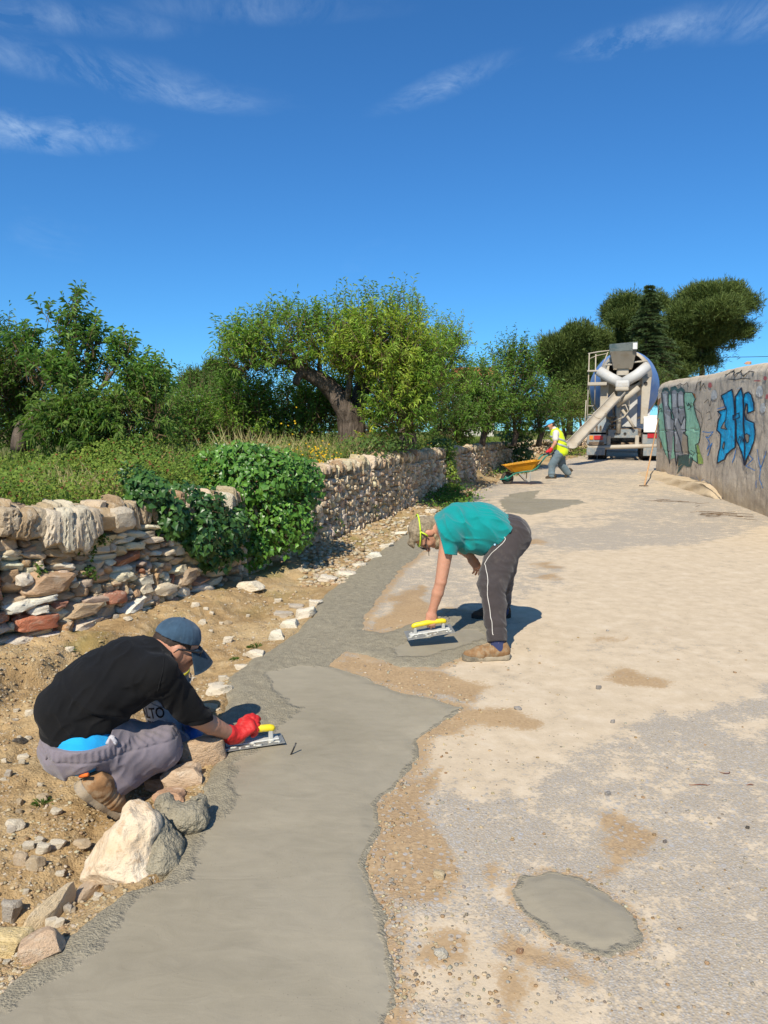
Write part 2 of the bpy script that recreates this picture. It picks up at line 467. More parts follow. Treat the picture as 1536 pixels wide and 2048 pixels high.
def road_mat():
    m = MT("dusty old asphalt", 0.92, 0.15); o = m.obj()
    dust, wet, grav = m.attr('dust'), m.attr('wet'), m.attr('gravel')
    n_med = m.noise(o, 9, 6, 0.62); n_f = m.noise(o, 60, 5, 0.6); n_ff = m.noise(o, 260, 3, 0.6)
    v1 = m.voro(o, 125); c1 = m.voro(o, 125, out='Color')
    v2 = m.voro(o, 38); c2 = m.voro(o, 38, out='Color')
    s1 = m.n.new('ShaderNodeSeparateColor'); m.l.new(c1, s1.inputs[0])
    s2 = m.n.new('ShaderNodeSeparateColor'); m.l.new(c2, s2.inputs[0])
    agg = m.ramp(s1.outputs[0], [(0.0, (0.27, 0.245, 0.215)), (0.35, (0.36, 0.325, 0.28)), (0.65, (0.43, 0.385, 0.32)), (0.85, (0.40, 0.385, 0.365)), (1.0, (0.52, 0.46, 0.38))])
    base = m.mix(m.ss(v1, 0.30, 0.62), agg, (0.39, 0.325, 0.24))
    big = m.ramp(s2.outputs[1], [(0.0, (0.32, 0.295, 0.26)), (0.5, (0.44, 0.39, 0.32)), (1.0, (0.39, 0.375, 0.36))])
    isbig = m.math('MULTIPLY', m.math('GREATER_THAN', s2.outputs[0], 0.52), m.math('LESS_THAN', v2, 0.36))
    isbig = m.math('MULTIPLY', isbig, m.ss(grav, 0.15, 0.75))
    base = m.mix(isbig, base, big)
    sand = m.ramp(n_med, [(0.30, (0.50, 0.395, 0.265)), (0.55, (0.585, 0.47, 0.325)), (0.75, (0.65, 0.54, 0.395))])
    sand = m.mix(m.math('MULTIPLY', m.ss(n_ff, 0.55, 0.72), 0.30), sand, (0.36, 0.27, 0.17))
    n_big = m.noise(o, 2.3, 5, 0.6)
    dd = m.math('ADD', dust, m.math('MULTIPLY', m.math('SUBTRACT', n_med, 0.5), 1.9))
    dd = m.math('ADD', dd, m.math('MULTIPLY', m.math('SUBTRACT', n_big, 0.5), 1.1))
    dd = m.math('ADD', dd, m.math('MULTIPLY', m.math('SUBTRACT', n_f, 0.5), 1.8))
    dd = m.math('SUBTRACT', dd, m.math('MULTIPLY', isbig, 0.35))
    df = m.ss(dd, 0.30, 0.78)
    c = m.mix(m.math('MULTIPLY', df, 0.90), base, sand)
    dk = m.math('MULTIPLY', m.math('LESS_THAN', m.voro(o, 22), 0.10), m.math('GREATER_THAN', s2.outputs[2], 0.5))
    c = m.mix(m.math('MULTIPLY', dk, 0.6), c, (0.13, 0.10, 0.07))
    ww = m.math('ADD', wet, m.math('MULTIPLY', m.math('SUBTRACT', n_med, 0.5), 0.9))
    ww = m.math('ADD', ww, m.math('MULTIPLY', m.math('SUBTRACT', n_f, 0.5), 1.1))
    wf = m.ss(ww, 0.28, 0.66)
    wetc = m.mix(m.math('MULTIPLY', isbig, 0.75), m.ramp(n_f, [(0.3, (0.30, 0.185, 0.085)), (0.7, (0.44, 0.295, 0.150))]), big)
    c = m.mix(m.math('MULTIPLY', wf, 0.80), c, wetc)
    m.color(c)
    m.rough(m.math('SUBTRACT', 0.94, m.math('MULTIPLY', wf, 0.25)))
    h = m.math('MULTIPLY', m.math('SUBTRACT', 1.0, v1), m.math('SUBTRACT', 1.0, m.math('MULTIPLY', df, 0.8)))
    h = m.math('ADD', h, m.math('MULTIPLY', isbig, 1.1)); h = m.math('ADD', h, m.math('MULTIPLY', n_f, 0.8))
    m.normal(m.bump(h, 0.40, 0.006))
    return m.m
def concrete_mat():
    m = MT("fresh concrete", 0.55, 0.4); o = m.obj()
    rg = m.attr('rough')
    n1 = m.noise(o, 2.2, 5, 0.6); n2 = m.noise(o, 22, 6, 0.65); n3 = m.noise(o, 120, 4, 0.65)
    st = m.noise(m.mapv(o, (5, 13, 5), (0, 0, 0.6)), 1.0, 6, 0.62, 2.2)
    st2 = m.noise(m.mapv(o, (38, 12, 9), (0, 0, -0.35)), 1.0, 4, 0.6, 1.6)
    sm = m.ramp(n1, [(0.3, (0.270, 0.232, 0.160)), (0.7, (0.335, 0.290, 0.208))])
    sm = m.mix(0.35, sm, m.ramp(st, [(0.3, (0.252, 0.218, 0.150)), (0.7, (0.355, 0.309, 0.222))]))
    big = m.noise(o, 0.75, 4, 0.55)
    sm = m.mix(m.math('MULTIPLY', m.ss(big, 0.42, 0.66), 0.45), sm, (0.385, 0.338, 0.25))
    sm = m.mix(m.math('MULTIPLY', m.ss(m.noise(o, 1.9, 6, 0.7, 0.8), 0.56, 0.70), 0.30), sm, (0.215, 0.185, 0.125))
    pit = m.math('MULTIPLY', m.math('LESS_THAN', m.voro(o, 60), 0.10), m.ss(m.noise(o, 5, 3), 0.48, 0.62))
    sm = m.mix(m.math('MULTIPLY', pit, 0.55), sm, (0.12, 0.10, 0.07))
    sm = m.mix(m.math('MULTIPLY', m.ss(n3, 0.62, 0.76), 0.35), sm, (0.17, 0.14, 0.10))
    gr = m.ramp(n2, [(0.3, (0.225, 0.195, 0.135)), (0.55, (0.31, 0.27, 0.188)), (0.8, (0.39, 0.34, 0.24))])
    v = m.voro(o, 130)
    gr = m.mix(m.math('MULTIPLY', m.ss(n3, 0.52, 0.66), 0.5), gr, (0.10, 0.085, 0.058))
    gr = m.mix(m.math('MULTIPLY', m.ss(v, 0.55, 0.25), 0.22), gr, (0.36, 0.33, 0.25))
    rn = m.ss(m.math('ADD', rg, m.math('MULTIPLY', m.math('SUBTRACT', n2, 0.5), 0.9)), 0.3, 0.7)
    c = m.mix(rn, sm, gr)
    m.color(c)
    m.rough(m.math('ADD', m.math('ADD', 0.46, m.math('MULTIPLY', rn, 0.4)), m.math('MULTIPLY', m.math('SUBTRACT', n1, 0.5), 0.4)))
    hg = m.math('ADD', m.math('MULTIPLY', n2, 1.2), m.math('ADD', n3, m.math('MULTIPLY', m.math('SUBTRACT', 1.0, v), 0.6)))
    hs = m.math('ADD', m.math('MULTIPLY', st, 0.16), m.math('MULTIPLY', st2, 0.06)); hs = m.math('ADD', hs, m.math('MULTIPLY', n3, 0.035))
    h = m.math('ADD', m.math('MULTIPLY', hg, rn), hs)
    m.normal(m.bump(h, 0.8, 0.009))
    return m.m
M_GROUND, M_ROAD, M_CONC = ground_mat(), road_mat(), concrete_mat()

# --- the ground: one sheet to the horizon
X, Y, ny, nx = polar_grid(0.9, 16.0, 1.0048, -0.95, 1.15, 0.0042)
sel = (X.ravel() < edge_x(Y.ravel()) + 0.25) & (X.ravel() > wall_x(Y.ravel()) - 9.0)
Z = ground_z(X.ravel(), Y.ravel())
p2 = np.stack([X.ravel(), Y.ravel()], -1)
def ground_attrs(Xr, Yr):
    dw = Xr - wall_x(Yr); p = np.stack([Xr, Yr], -1)
    moss = (1 - sstep(0.1, 1.1, dw)) * (dw > 0) * sstep(-0.05, 0.3, fbm(p * 2.5, 3, 41)) * (1 - sstep(9, 13, Yr))
    grass = sstep(0.15, 0.3, -dw)
    return {'moss': moss, 'grass': grass}
V = np.stack([X.ravel(), Y.ravel(), Z], -1)
F = grid_faces(ny, nx, sel)
at = ground_attrs(X.ravel(), Y.ravel())
V, F, mo, gr = compact(V, F, at['moss'], at['grass'])
# coarse remainder: everything around and beyond, 1.5 cm lower where it runs under the fine sheet
xs = np.concatenate([-np.geomspace(900, 8, 26), np.arange(-7.5, 13, 0.5), np.geomspace(13.5, 900, 26)])
ys = np.concatenate([-np.geomspace(900, 2, 22), np.arange(-1.5, 60, 0.5), np.geomspace(61, 1500, 26)])
YY, XX = np.meshgrid(ys, xs, indexing='ij')
Xr, Yr = XX.ravel(), YY.ravel()
Yc = np.clip(Yr, 0.3, None)
Zr = ground_z(Xr, Yc)
infine = (Yr > 0.5) & (Yr < 16.3) & (Xr < edge_x(Yc) + 0.6) & (Xr > wall_x(Yc) - 9.5)
Zr = np.where(infine, np.minimum(Zr, base_z(Yc) - 0.2), Zr - 0.004)
Zr = np.where(Xr > edge_x(Yc) - 0.3, np.minimum(Zr, base_z(Yc) - 0.06), Zr)
Zr = np.where((Yr < 0.3), np.minimum(Zr, -0.05), Zr)
a2 = ground_attrs(Xr, Yc)
F2 = grid_faces(len(ys), len(xs)) + len(V)
V = np.concatenate([V, np.stack([Xr, Yr, Zr], -1)])
link('ground', np_mesh('ground', V, np.concatenate([F, F2]), True, attrs={'moss': np.concatenate([mo, a2['moss']]), 'grass': np.concatenate([gr, a2['grass']])}), M_GROUND)
tag(bpy.data.objects['ground'], 'bare brown earth and grassy terrace beside the road', kind='structure')

# --- the road
X, Y, ny, nx = polar_grid(0.9, 60.0, 1.0065, -0.75, 1.25, 0.0065)
Xr, Yr = X.ravel(), Y.ravel()
ex = edge_x(Yr)
sel = (Xr > ex - 0.02)
pr = np.stack([Xr, Yr], -1)
wob = pr + 0.17 * np.stack([fbm(pr * 1.6, 3, 51), fbm(pr * 1.6, 3, 52)], -1) + 0.07 * np.stack([fbm(pr * 6.5, 3, 53), fbm(pr * 6.5, 3, 54)], -1)
yscale = np.clip(Yr / 3.0, 1, 6)
def blob(pix, soft, sign=1):
    q = np.asarray(pix, float); near = q[:, 1].mean() > 1300
    return sstep(-soft, soft, poly_sd(gpoly(pix), wob if near else pr + (wob - pr) * 1.6) / (1 if near else 1.5))
dust = 0.50 + 0.35 * fbm(pr * 0.7, 3, 55)
tan_zones = [[(900, 1330), (1060, 1180), (1300, 1120), (1540, 1050), (1750, 1180), (1560, 1330), (1400, 1430), (1250, 1480), (1130, 1600), (980, 1620), (870, 1570), (850, 1470), (960, 1400)],
             [(790, 1860), (900, 1830), (1050, 1900), (1210, 1950), (1230, 2080), (770, 2120)],
             [(980, 1010), (1150, 1000), (1270, 1010), (1200, 1060), (1050, 1060)],
             [(740, 1215), (830, 1195), (860, 1255), (760, 1262)], [(690, 1290), (770, 1265), (800, 1290), (740, 1320)],
             [(1060, 1110), (1500, 1070), (1540, 1100), (1300, 1160), (1100, 1180)], [(1440, 1430), (1560, 1440), (1560, 1500), (1470, 1480)]]
for z in tan_zones: dust = np.maximum(dust, 1.02 * blob(z, 0.16))
gray_zones = [[(1290, 1500), (1420, 1440), (1560, 1480), (1700, 1700), (1900, 2300), (1330, 2120), (1330, 1900), (1300, 1750), (1240, 1620)],
              [(850, 1590), (1000, 1600), (1110, 1640), (1060, 1740), (960, 1800), (880, 1740), (840, 1680)],
              [(1060, 1050), (1180, 1010), (1400, 990), (1560, 1040), (1500, 1060), (1200, 1095), (1090, 1090)],
              [(870, 1085), (960, 1090), (900, 1160), (800, 1190), (800, 1150)], [(880, 1020), (1000, 965), (1060, 950), (1040, 968), (960, 990), (900, 1020)]]
for z, k in zip(gray_zones, (.52, .66, .42, .58, .55)): dust = dust * (1 - k * blob(z, 0.34))
wet = np.zeros(len(Xr))
for z in [[(820, 1560), (905, 1530), (880, 1600), (860, 1660), (900, 1700), (940, 1735), (880, 1790), (800, 1800), (752, 1780), (718, 1722), (745, 1660), (745, 1610)],
          [(850, 1420), (960, 1415), (1060, 1418), (1112, 1435), (1095, 1452), (1020, 1455), (960, 1452), (880, 1470), (840, 1478), (860, 1440)],
          [(1238, 1345), (1270, 1340), (1306, 1352), (1300, 1368), (1268, 1371), (1234, 1360)],
          [(1242, 1640), (1268, 1634), (1310, 1648), (1328, 1668), (1318, 1700), (1280, 1706), (1252, 1690), (1256, 1660)],
          [(850, 1900), (920, 1880), (955, 1910), (935, 1980), (860, 2000), (800, 1980)], [(1040, 1950), (1110, 1930), (1085, 2010), (1030, 2100), (1000, 2060)],
          [(1040, 1852), (1090, 1870), (1180, 1912), (1230, 1925), (1180, 1945), (1090, 1915), (1035, 1890)], [(1010, 1735), (1050, 1720), (1030, 1760)],
          [(1180, 1272), (1215, 1270), (1212, 1282), (1182, 1284)], [(790, 1330), (880, 1340), (1000, 1365), (960, 1400), (860, 1398), (780, 1378), (710, 1345)], [(650, 1335), (700, 1300), (740, 1320), (830, 1342), (800, 1372), (710, 1350)],
          [(740, 1200), (850, 1170), (870, 1240), (830, 1245), (770, 1268), (735, 1240)],
          [(1050, 1088), (1100, 1080), (1096, 1090), (1052, 1094)], [(1060, 1125), (1085, 1122), (1086, 1130), (1062, 1132)], [(1070, 1148), (1100, 1146), (1100, 1154), (1072, 1156)],
          [(1270, 1690), (1250, 1730), (1215, 1745), (1225, 1715)]]:
    wet = np.maximum(wet, 0.95 * blob(z, 0.115))
sd_c = poly_sd(strip_poly, pr)
wet = np.maximum(wet, 0.62 * (1 - sstep(0.02, 0.16, -sd_c)) * (Yr < 9))
sd_o = poly_sd(OVAL, pr)
wet = np.maximum(wet, 0.55 * (1 - sstep(0.0, 0.07, -sd_o)))
grav = np.clip(1.1 * blob([(830, 1590), (1050, 1620), (1100, 1740), (1030, 1900), (900, 2050), (780, 2050), (740, 1750)], 0.2) + 0.45 * sstep(0.0, 0.6, fbm(pr * 0.9, 3, 66)) + 0.5 * blob(gray_zones[0], 0.3), 0, 1)
V = np.stack([Xr, Yr, road_z(Xr, Yr)], -1)
# skirt: fade the left verge down into the earth
V[:, 2] -= 0.05 * (1 - sstep(-0.02, 0.10, Xr - ex))
F = grid_faces(ny, nx, sel)
V, F, dust, wet, grav = compact(V, F, dust, wet, grav)
link('road', np_mesh('road', V, F, True, attrs={'dust': dust, 'wet': wet, 'gravel': grav}), M_ROAD)
tag(bpy.data.objects['road'], 'dusty worn asphalt road with sandy patches', kind='structure')

# --- fresh concrete
def concrete(name, poly, y0, y1, ratio, t0, t1, dt, thick, edge, rough_fn, wob_amp, label):
    X, Y, ny, nx = polar_grid(y0, y1, ratio, t0, t1, dt)
    Xr, Yr = X.ravel(), Y.ravel(); p = np.stack([Xr, Yr], -1)
    w = p + wob_amp * np.stack([fbm(p * 9, 4, 71), fbm(p * 9, 4, 72)], -1)
    sd = poly_sd(poly, w)
    rough = np.clip(rough_fn(p, sd), 0, 1)
    lump = fbm(p * 28, 4, 73) * 0.7 + fbm(p * 75, 3, 74) * 0.5
    z = road_z(Xr, Yr) + 0.002 + thick * sstep(-0.2 * edge, edge, sd) ** 0.8
    z = z + rough * (0.006 * lump + 0.006 * np.maximum(fbm(p * 7, 3, 75), -0.2)) * sstep(0.3 * edge, 2.2 * edge, sd)
    z = z + 0.003 * fbm(p * np.array([3.0, 5.0]), 3, 76) * (1 - rough)
    z = z - 0.03 * (1 - sstep(-0.6 * edge, 0.0, sd))
    F = grid_faces(ny, nx, sd > -0.5 * edge)
    V, F, rough = compact(np.stack([Xr, Yr, z], -1), F, rough)
    o = link(name, np_mesh(name, V, F, True, attrs={'rough': rough}), M_CONC)
    return tag(o, label, kind='structure')
SMOOTH = gpoly([(-330, 2300), (-200, 2150), (0, 2040), (60, 2010), (160, 1945), (240, 1850), (300, 1800), (390, 1770), (420, 1690), (440, 1640), (470, 1590), (470, 1530), (520, 1505), (560, 1460), (600, 1420), (560, 1385), (545, 1352), (600, 1338), (680, 1340),
                (780, 1376), (870, 1398), (935, 1420), (880, 1448), (834, 1482), (834, 1525), (790, 1577), (752, 1617), (756, 1664), (727, 1726), (742, 1775), (766, 1835), (771, 1904), (776, 1993), (770, 2300)])
SMOOTH2 = gpoly([(790, 1300), (830, 1275), (900, 1262), (955, 1265), (975, 1280), (920, 1300), (850, 1318), (790, 1318)])
def rough_main(p, sd):
    a = sstep(-0.09, 0.05, poly_sd(SMOOTH, p) + 0.05 * fbm(p * 5, 3, 81)) * (0.5 + 0.5 * sstep(0.0, 0.03, sd + 0.02 * fbm(p * 11, 3, 85)))
    b = sstep(-0.06, 0.05, poly_sd(SMOOTH2, p) + 0.04 * fbm(p * 6, 3, 82))
    return 1 - np.maximum(a, b)
concrete('concrete_strip', strip_poly, 1.25, 12.0, 1.0034, -0.86, 0.26, 0.0024, 0.011, 0.075, rough_main, 0.034, 'fresh grey concrete strip with lumpy upper end')
concrete('concrete_patch', OVAL, 1.9, 3.4, 1.0034, 0.1, 0.42, 0.0024, 0.010, 0.06, lambda p, sd: 0.55 - 0.55 * sstep(0.0, 0.04, sd + 0.02 * fbm(p * 8, 3, 83)), 0.022, 'oval fresh concrete patch on the road')
concrete('concrete_patch', FARP, 11.0, 19.0, 1.006, 0.1, 0.32, 0.003, 0.010, 0.10, lambda p, sd: 0.5 + 0.3 * fbm(p * 3, 3, 84), 0.10, 'distant thin concrete patch before the wheelbarrow')
# ================================================================== STONES
def stone_shape(sub, seed, box=3.2, cuts=7, rough=0.07):
    r = np.random.default_rng(seed)
    v, f = ICO[sub]
    p = v / (np.abs(v) ** box).sum(1)[:, None] ** (1 / box)
    for k in range(cuts):
        n = r.normal(size=3); n /= np.linalg.norm(n)
        d = np.abs(n).sum() * r.uniform(0.48, 0.80)
        e = p @ n - d; p = p - np.where(e > 0, e, 0)[:, None] * n * 0.97
    p = p * (1 + rough * fbm(p * 1.1 + seed * 3.1, 2, seed))[:, None]
    p = p + 0.55 * rough * np.stack([fbm(p * 3.6 + 5 * i + seed, 3, seed + i) for i in range(3)], 1)
    p = p - (p.max(0) + p.min(0)) / 2
    return p / (p.max(0) - p.min(0)) * 2, f
def stone_mat(name, use_obj):
    m = MT(name, 0.92, 0.12); o = m.obj()
    if use_obj:
        oi = m.n.new('ShaderNodeObjectInfo'); col = oi.outputs['Color']
        va = m.n.new('ShaderNodeVectorMath'); va.operation = 'ADD'
        vm = m.n.new('ShaderNodeVectorMath'); vm.operation = 'SCALE'
        m.l.new(oi.outputs['Location'], vm.inputs[0]); vm.inputs['Scale'].default_value = 7.3
        m.l.new(o, va.inputs[0]); m.l.new(vm.outputs[0], va.inputs[1]); o = va.outputs[0]; k = 1.0
    else:
        col = m.attr('Col', 'Color'); k = 9.0
    n1 = m.noise(o, 1.4 * k, 6, 0.62); n2 = m.noise(o, 4.5 * k, 6, 0.65); n3 = m.noise(o, 16 * k, 4, 0.6)
    c = m.mix(m.math('MULTIPLY', m.ss(n1, 0.50, 0.70), 0.5), col, (0.70, 0.61, 0.47))
    c = m.mix(m.math('MULTIPLY', m.ss(n2, 0.55, 0.68), 0.55), c, (0.30, 0.20, 0.105))
    c = m.mix(m.math('MULTIPLY', m.ss(n3, 0.58, 0.72), 0.40), c, (0.19, 0.14, 0.09))
    c = m.mix(m.math('MULTIPLY', m.ss(n3, 0.44, 0.30), 0.25), c, (0.72, 0.67, 0.56))
    m.color(c)
    h = m.math('ADD', m.math('MULTIPLY', n2, 1.2), m.math('MULTIPLY', n3, 0.6))
    m.normal(m.bump(h, 0.7, 0.022))
    return m.m
M_STONE, M_STONE_ATTR = stone_mat("limestone", True), stone_mat("limestone rubble", False)
M_EARTH = simple_mat("packed earth", (0.24, 0.165, 0.095), 0.95, 0.1, 0.3, 12, 0.6, 40)
STONE_ME = []
for i in range(16):
    v, f = stone_shape(3, 100 + i, (7.0, 5.0, 9.0)[i % 3], 10 + i % 6, 0.10 + 0.03 * (i % 3))
    STONE_ME.append(np_mesh('stone', v, f, True)); STONE_ME[-1].materials.append(M_STONE); STONE_ME[-1].set_sharp_from_angle(angle=math.radians(24))
FLUTED = []
for i in range(5):
    v, f = stone_shape(4, 130 + i, 6.0, 8, 0.08)
    n = v / np.linalg.norm(v, axis=1)[:, None]
    g = fbm(v * np.array([5.0, 5.0, 0.55]) + i * 5.1, 4, 140 + i); g2 = np.abs(fbm(v * np.array([3.2, 3.2, 0.4]) + i * 2.7, 3, 150 + i))
    v = v + n * np.array([1, 1, .3]) * (0.12 * g - 0.16 * np.exp(-(g2 / 0.07) ** 2))[:, None]
    FLUTED.append(np_mesh('fluted_stone', v, f, True)); FLUTED[-1].materials.append(M_STONE); FLUTED[-1].set_sharp_from_angle(angle=math.radians(30))
STONE_LO = [stone_shape(2, 200 + i, 6.0, 9, 0.12) for i in range(14)]

def place_stone(name, me, loc, half, rot, col, parent=None):
    o = bpy.data.objects.new(name, me); COL.objects.link(o)
    if parent: o.parent = parent
    o.location = loc; o.scale = half; o.rotation_euler = rot; o.color = (*col, 1)
    return o

PAL_A = [((0.745, 0.640, 0.486), 5), ((0.612, 0.474, 0.316), 4), ((0.479, 0.333, 0.207), 4), ((0.780, 0.730, 0.584), 4), ((0.399, 0.173, 0.103), 1.1), ((0.532, 0.352, 0.243), 2), ((0.439, 0.371, 0.292), 2)]
PAL_B = [((0.586, 0.461, 0.316), 4), ((0.692, 0.576, 0.426), 4), ((0.466, 0.346, 0.225), 3), ((0.532, 0.371, 0.243), 2), ((0.399, 0.333, 0.255), 1.5), ((0.745, 0.640, 0.511), 2)]
def pick(pal, r):
    w = np.array([a[1] for a in pal], float); k = r.choice(len(pal), p=w / w.sum())
    c = np.array(pal[k][0]) * np.array([0.98, 0.96, 0.88]) * r.uniform(0.85, 1.13)
    return c * (1 + r.normal(size=3) * 0.03)

class WallPath:
    """face line of the wall, by arc length"""
    def __init__(s, y0, y1):
        Y = np.linspace(y0, y1, 600); X = wall_x(Y)
        # soften the corners of the traced line
        k = np.ones(25) / 25; Xp = np.convolve(np.pad(X, 12, 'edge'), k, 'valid'); X = Xp
        d = np.hypot(np.diff(X), np.diff(Y)); s.s = np.concatenate([[0], np.cumsum(d)]); s.X, s.Y = X, Y; s.L = s.s[-1]
    def at(s, t):
        x, y = np.interp(t, s.s, s.X), np.interp(t, s.s, s.Y)
        x2, y2 = np.interp(t + 0.1, s.s, s.X), np.interp(t + 0.1, s.s, s.Y); x1, y1 = np.interp(t - 0.1, s.s, s.X), np.interp(t - 0.1, s.s, s.Y)
        return x, y, math.atan2(y2 - y1, x2 - x1)
def pack(L, H, cell, wr, hr, r):
    """greedy rubble coursing: list of (s, h, w, hh)"""
    ns, nh = int(L / cell), int(H / cell)
    occ = np.zeros((nh, ns), bool); out = []
    for j in range(nh):
        i = 0
        while i < ns:
            if occ[j, i]: i += 1; continue
            w = r.integers(wr[0], wr[1] + 1); h = r.integers(hr[0], hr[1] + 1)
            if r.random() < 0.10: w, h = w + 2, h + 1
            run = 0
            while i + run < ns and run < w and not occ[j, i + run]: run += 1
            rest = 0
            while i + run + rest < ns and rest < 2 and not occ[j, i + run + rest]: rest += 1
            if rest == 1: run += 1
            h = min(h, nh - j)
            while h > 1 and occ[j:j + h, i:i + run].any(): h -= 1
            occ[j:j + h, i:i + run] = True
            out.append(((i + run / 2) * cell, (j + h / 2) * cell, run * cell, h * cell)); i += run
    return out

def build_wall(label, y0, y1, cell_fn, cope_fn, pal, seed, n_single, special=()):
    r = np.random.default_rng(seed)
    path = WallPath(y0, y1)
    root = empty('dry_stone_wall', (float(path.at(path.L / 2)[0]), float(path.at(path.L / 2)[1]), 0.0))
    tag(root, label, 'stone wall', 'dry stone walls along the road')
    o3 = np.array(root.location)
    # packed core behind the face stones
    n = 120; ss = np.linspace(0, path.L, n); CV = []
    for t in ss:
        x, y, a = path.at(t); nx_, ny_ = -math.sin(a), math.cos(a)      # away from the road
        zb, zt = float(base_z(y)) - 0.25, float(wall_top(y)) - 0.07
        for dd, z in ((0.05, zb), (0.09, zt), (0.40, zt), (0.44, zb)):
            CV.append((x + nx_ * dd - o3[0], y + ny_ * dd - o3[1], z - o3[2]))
    idx = np.arange(n * 4).reshape(n, 4)
    CF = np.concatenate([np.stack([idx[:-1, k], idx[1:, k], idx[1:, k + 1], idx[:-1, k + 1]], 1) for k in range(3)])
    link('core', np_mesh('core', CV, CF, False), M_EARTH, root)
    stones = []
    # courses, in bands along the wall so that cell size follows the masonry
    t = 0.0
    while t < path.L:
        x, y, a = path.at(t + 0.5)
        cell, wr, hr = cell_fn(y)
        band = min(1.6, path.L - t)
        H = float(wall_top(y) - base_z(y)) - cope_fn(y)[0] + 0.10
        for (s_, h_, w_, hh_) in pack(band, H, cell, wr, hr, r):
            q = t + s_
            x, y, a = path.at(q)
            base = float(base_z(y)) - 0.10
            hcap = float(wall_top(y)) - cope_fn(y)[0]
            h = h_ * (hcap - base) / H + 0.022 * math.sin(q * 3.1 + h_ * 4) + 0.03 * float(vnoise(np.array([[q * 1.3, h_ * 2.0]]), seed)[0]) * min(1, h_ * 4)
            prot = r.normal() * 0.010
            dep = r.uniform(0.07, 0.12)
            batter = 0.06 * (h_ / max(H, .1))
            nx_, ny_ = -math.sin(a), math.cos(a)
            off = dep * 0.55 + batter + prot - 0.03
            loc = (x + nx_ * off, y + ny_ * off, base + h)
            g = r.uniform(1.03, 1.24)
            half = (w_ / 2 * g, dep, hh_ / 2 * r.uniform(1.05, 1.28))
            rot = (r.normal() * 0.10, r.normal() * 0.085 - 0.03, a + r.normal() * 0.10 + (math.pi if r.random() < .5 else 0))
            stones.append((loc, half, rot, pick(pal, r)))
        t += band
    # coping: tall stones set on edge
    q = 0.0
    while q < path.L:
        x, y, a = path.at(q)
        ch, w0, w1, big = cope_fn(y)
        w = r.uniform(w0, w1); hgt = ch * r.uniform(0.8, 1.25)
        nx_, ny_ = -math.sin(a), math.cos(a)
        dep = r.uniform(0.11, 0.16)
        off = dep * 0.75 + 0.03 + r.normal() * 0.015
        top = float(wall_top(y)) + r.normal() * 0.022 + (0.02 if big else 0)
        loc = (x + nx_ * off, y + ny_ * off, top - hgt / 2)
        c = pick(PAL_A[:3] + PAL_B[:3], r) * (0.82 if not big else 0.75)
        stones.append((loc, (w / 2 * 1.15, dep, hgt / 2 * 1.06), (r.normal() * 0.06 + 0.08, r.normal() * 0.14, a + r.normal() * 0.08), c))
        q += w
    for sp in special: stones.append(sp)
    def shown(st):
        loc, half = st[0], st[1]
        Yd = max(loc[1], 0.5); px = 768 + FPX * loc[0] / Yd
        return (half[0] * half[2]) / Yd ** 2 if -40 < px < 1576 else 0.0
    order = sorted(range(len(stones)), key=lambda i: -shown(stones[i]))
    lo = []
    for rank, i in enumerate(order):
        loc, half, rot, c = stones[i]
        if rank < n_single:
            tall = half[2] > half[0] * 1.05 and half[2] > .09
            ob = place_stone('stone', FLUTED[r.integers(len(FLUTED))] if tall else STONE_ME[r.integers(len(STONE_ME))], tuple(np.array(loc) - o3), half, rot, c, root)
        else:
            v, f = STONE_LO[r.integers(len(STONE_LO))]
            R = np.array(Matrix.Rotation(rot[2], 3, 'Z') @ Matrix.Rotation(rot[1], 3, 'Y') @ Matrix.Rotation(rot[0], 3, 'X'))
            lo.append(((v * np.array(half)) @ R.T + np.array(loc) - o3, f, c))
    if lo:
        V = np.concatenate([a for a, _, _ in lo]); nv = len(lo[0][0])
        F = np.concatenate([f + k * nv for k, (_, f, _) in enumerate(lo)])
        C = np.repeat(np.array([c for _, _, c in lo]), nv, 0)
        rm = np_mesh('rubble', V, F, True, col=C); rm.set_sharp_from_angle(angle=math.radians(28))
        ob = link('rubble', rm, M_STONE_ATTR, root); ob['kind'] = 'stuff'
    return root
def at_wall(px, py, y_guess_px=None):
    """a point on the wall face seen at a pixel"""
    d = ray(px, py); t = np.linspace(3.0, 45, 8400)
    h = np.nonzero(d[0] * t / d[1] < wall_x(t))[0]
    t = t[h[0]] if len(h) else 10.0
    return np.array([d[0] * t / d[1], t, 1.6 + d[2] * t / d[1]])
def wall_ang(Y):
    return math.atan2(0.2, float(wall_x(Y + 0.1) - wall_x(Y - 0.1)))
def special(px, py, wpx, hpx, col, dep=0.13, tilt=0.0, proud=0.0):
    p = at_wall(px, py); a = wall_ang(p[1]); m = p[1] / FPX
    fx = abs(math.cos(a)) * 0.85 + 0.22
    nx_, ny_ = -math.sin(a), math.cos(a)
    return ((p[0] + nx_ * (dep * 0.45 - proud), p[1] + ny_ * (dep * 0.45 - proud), p[2]), (wpx * m / 2 / fx, dep, hpx * m / 2), (0.05, tilt, a), np.array(col))
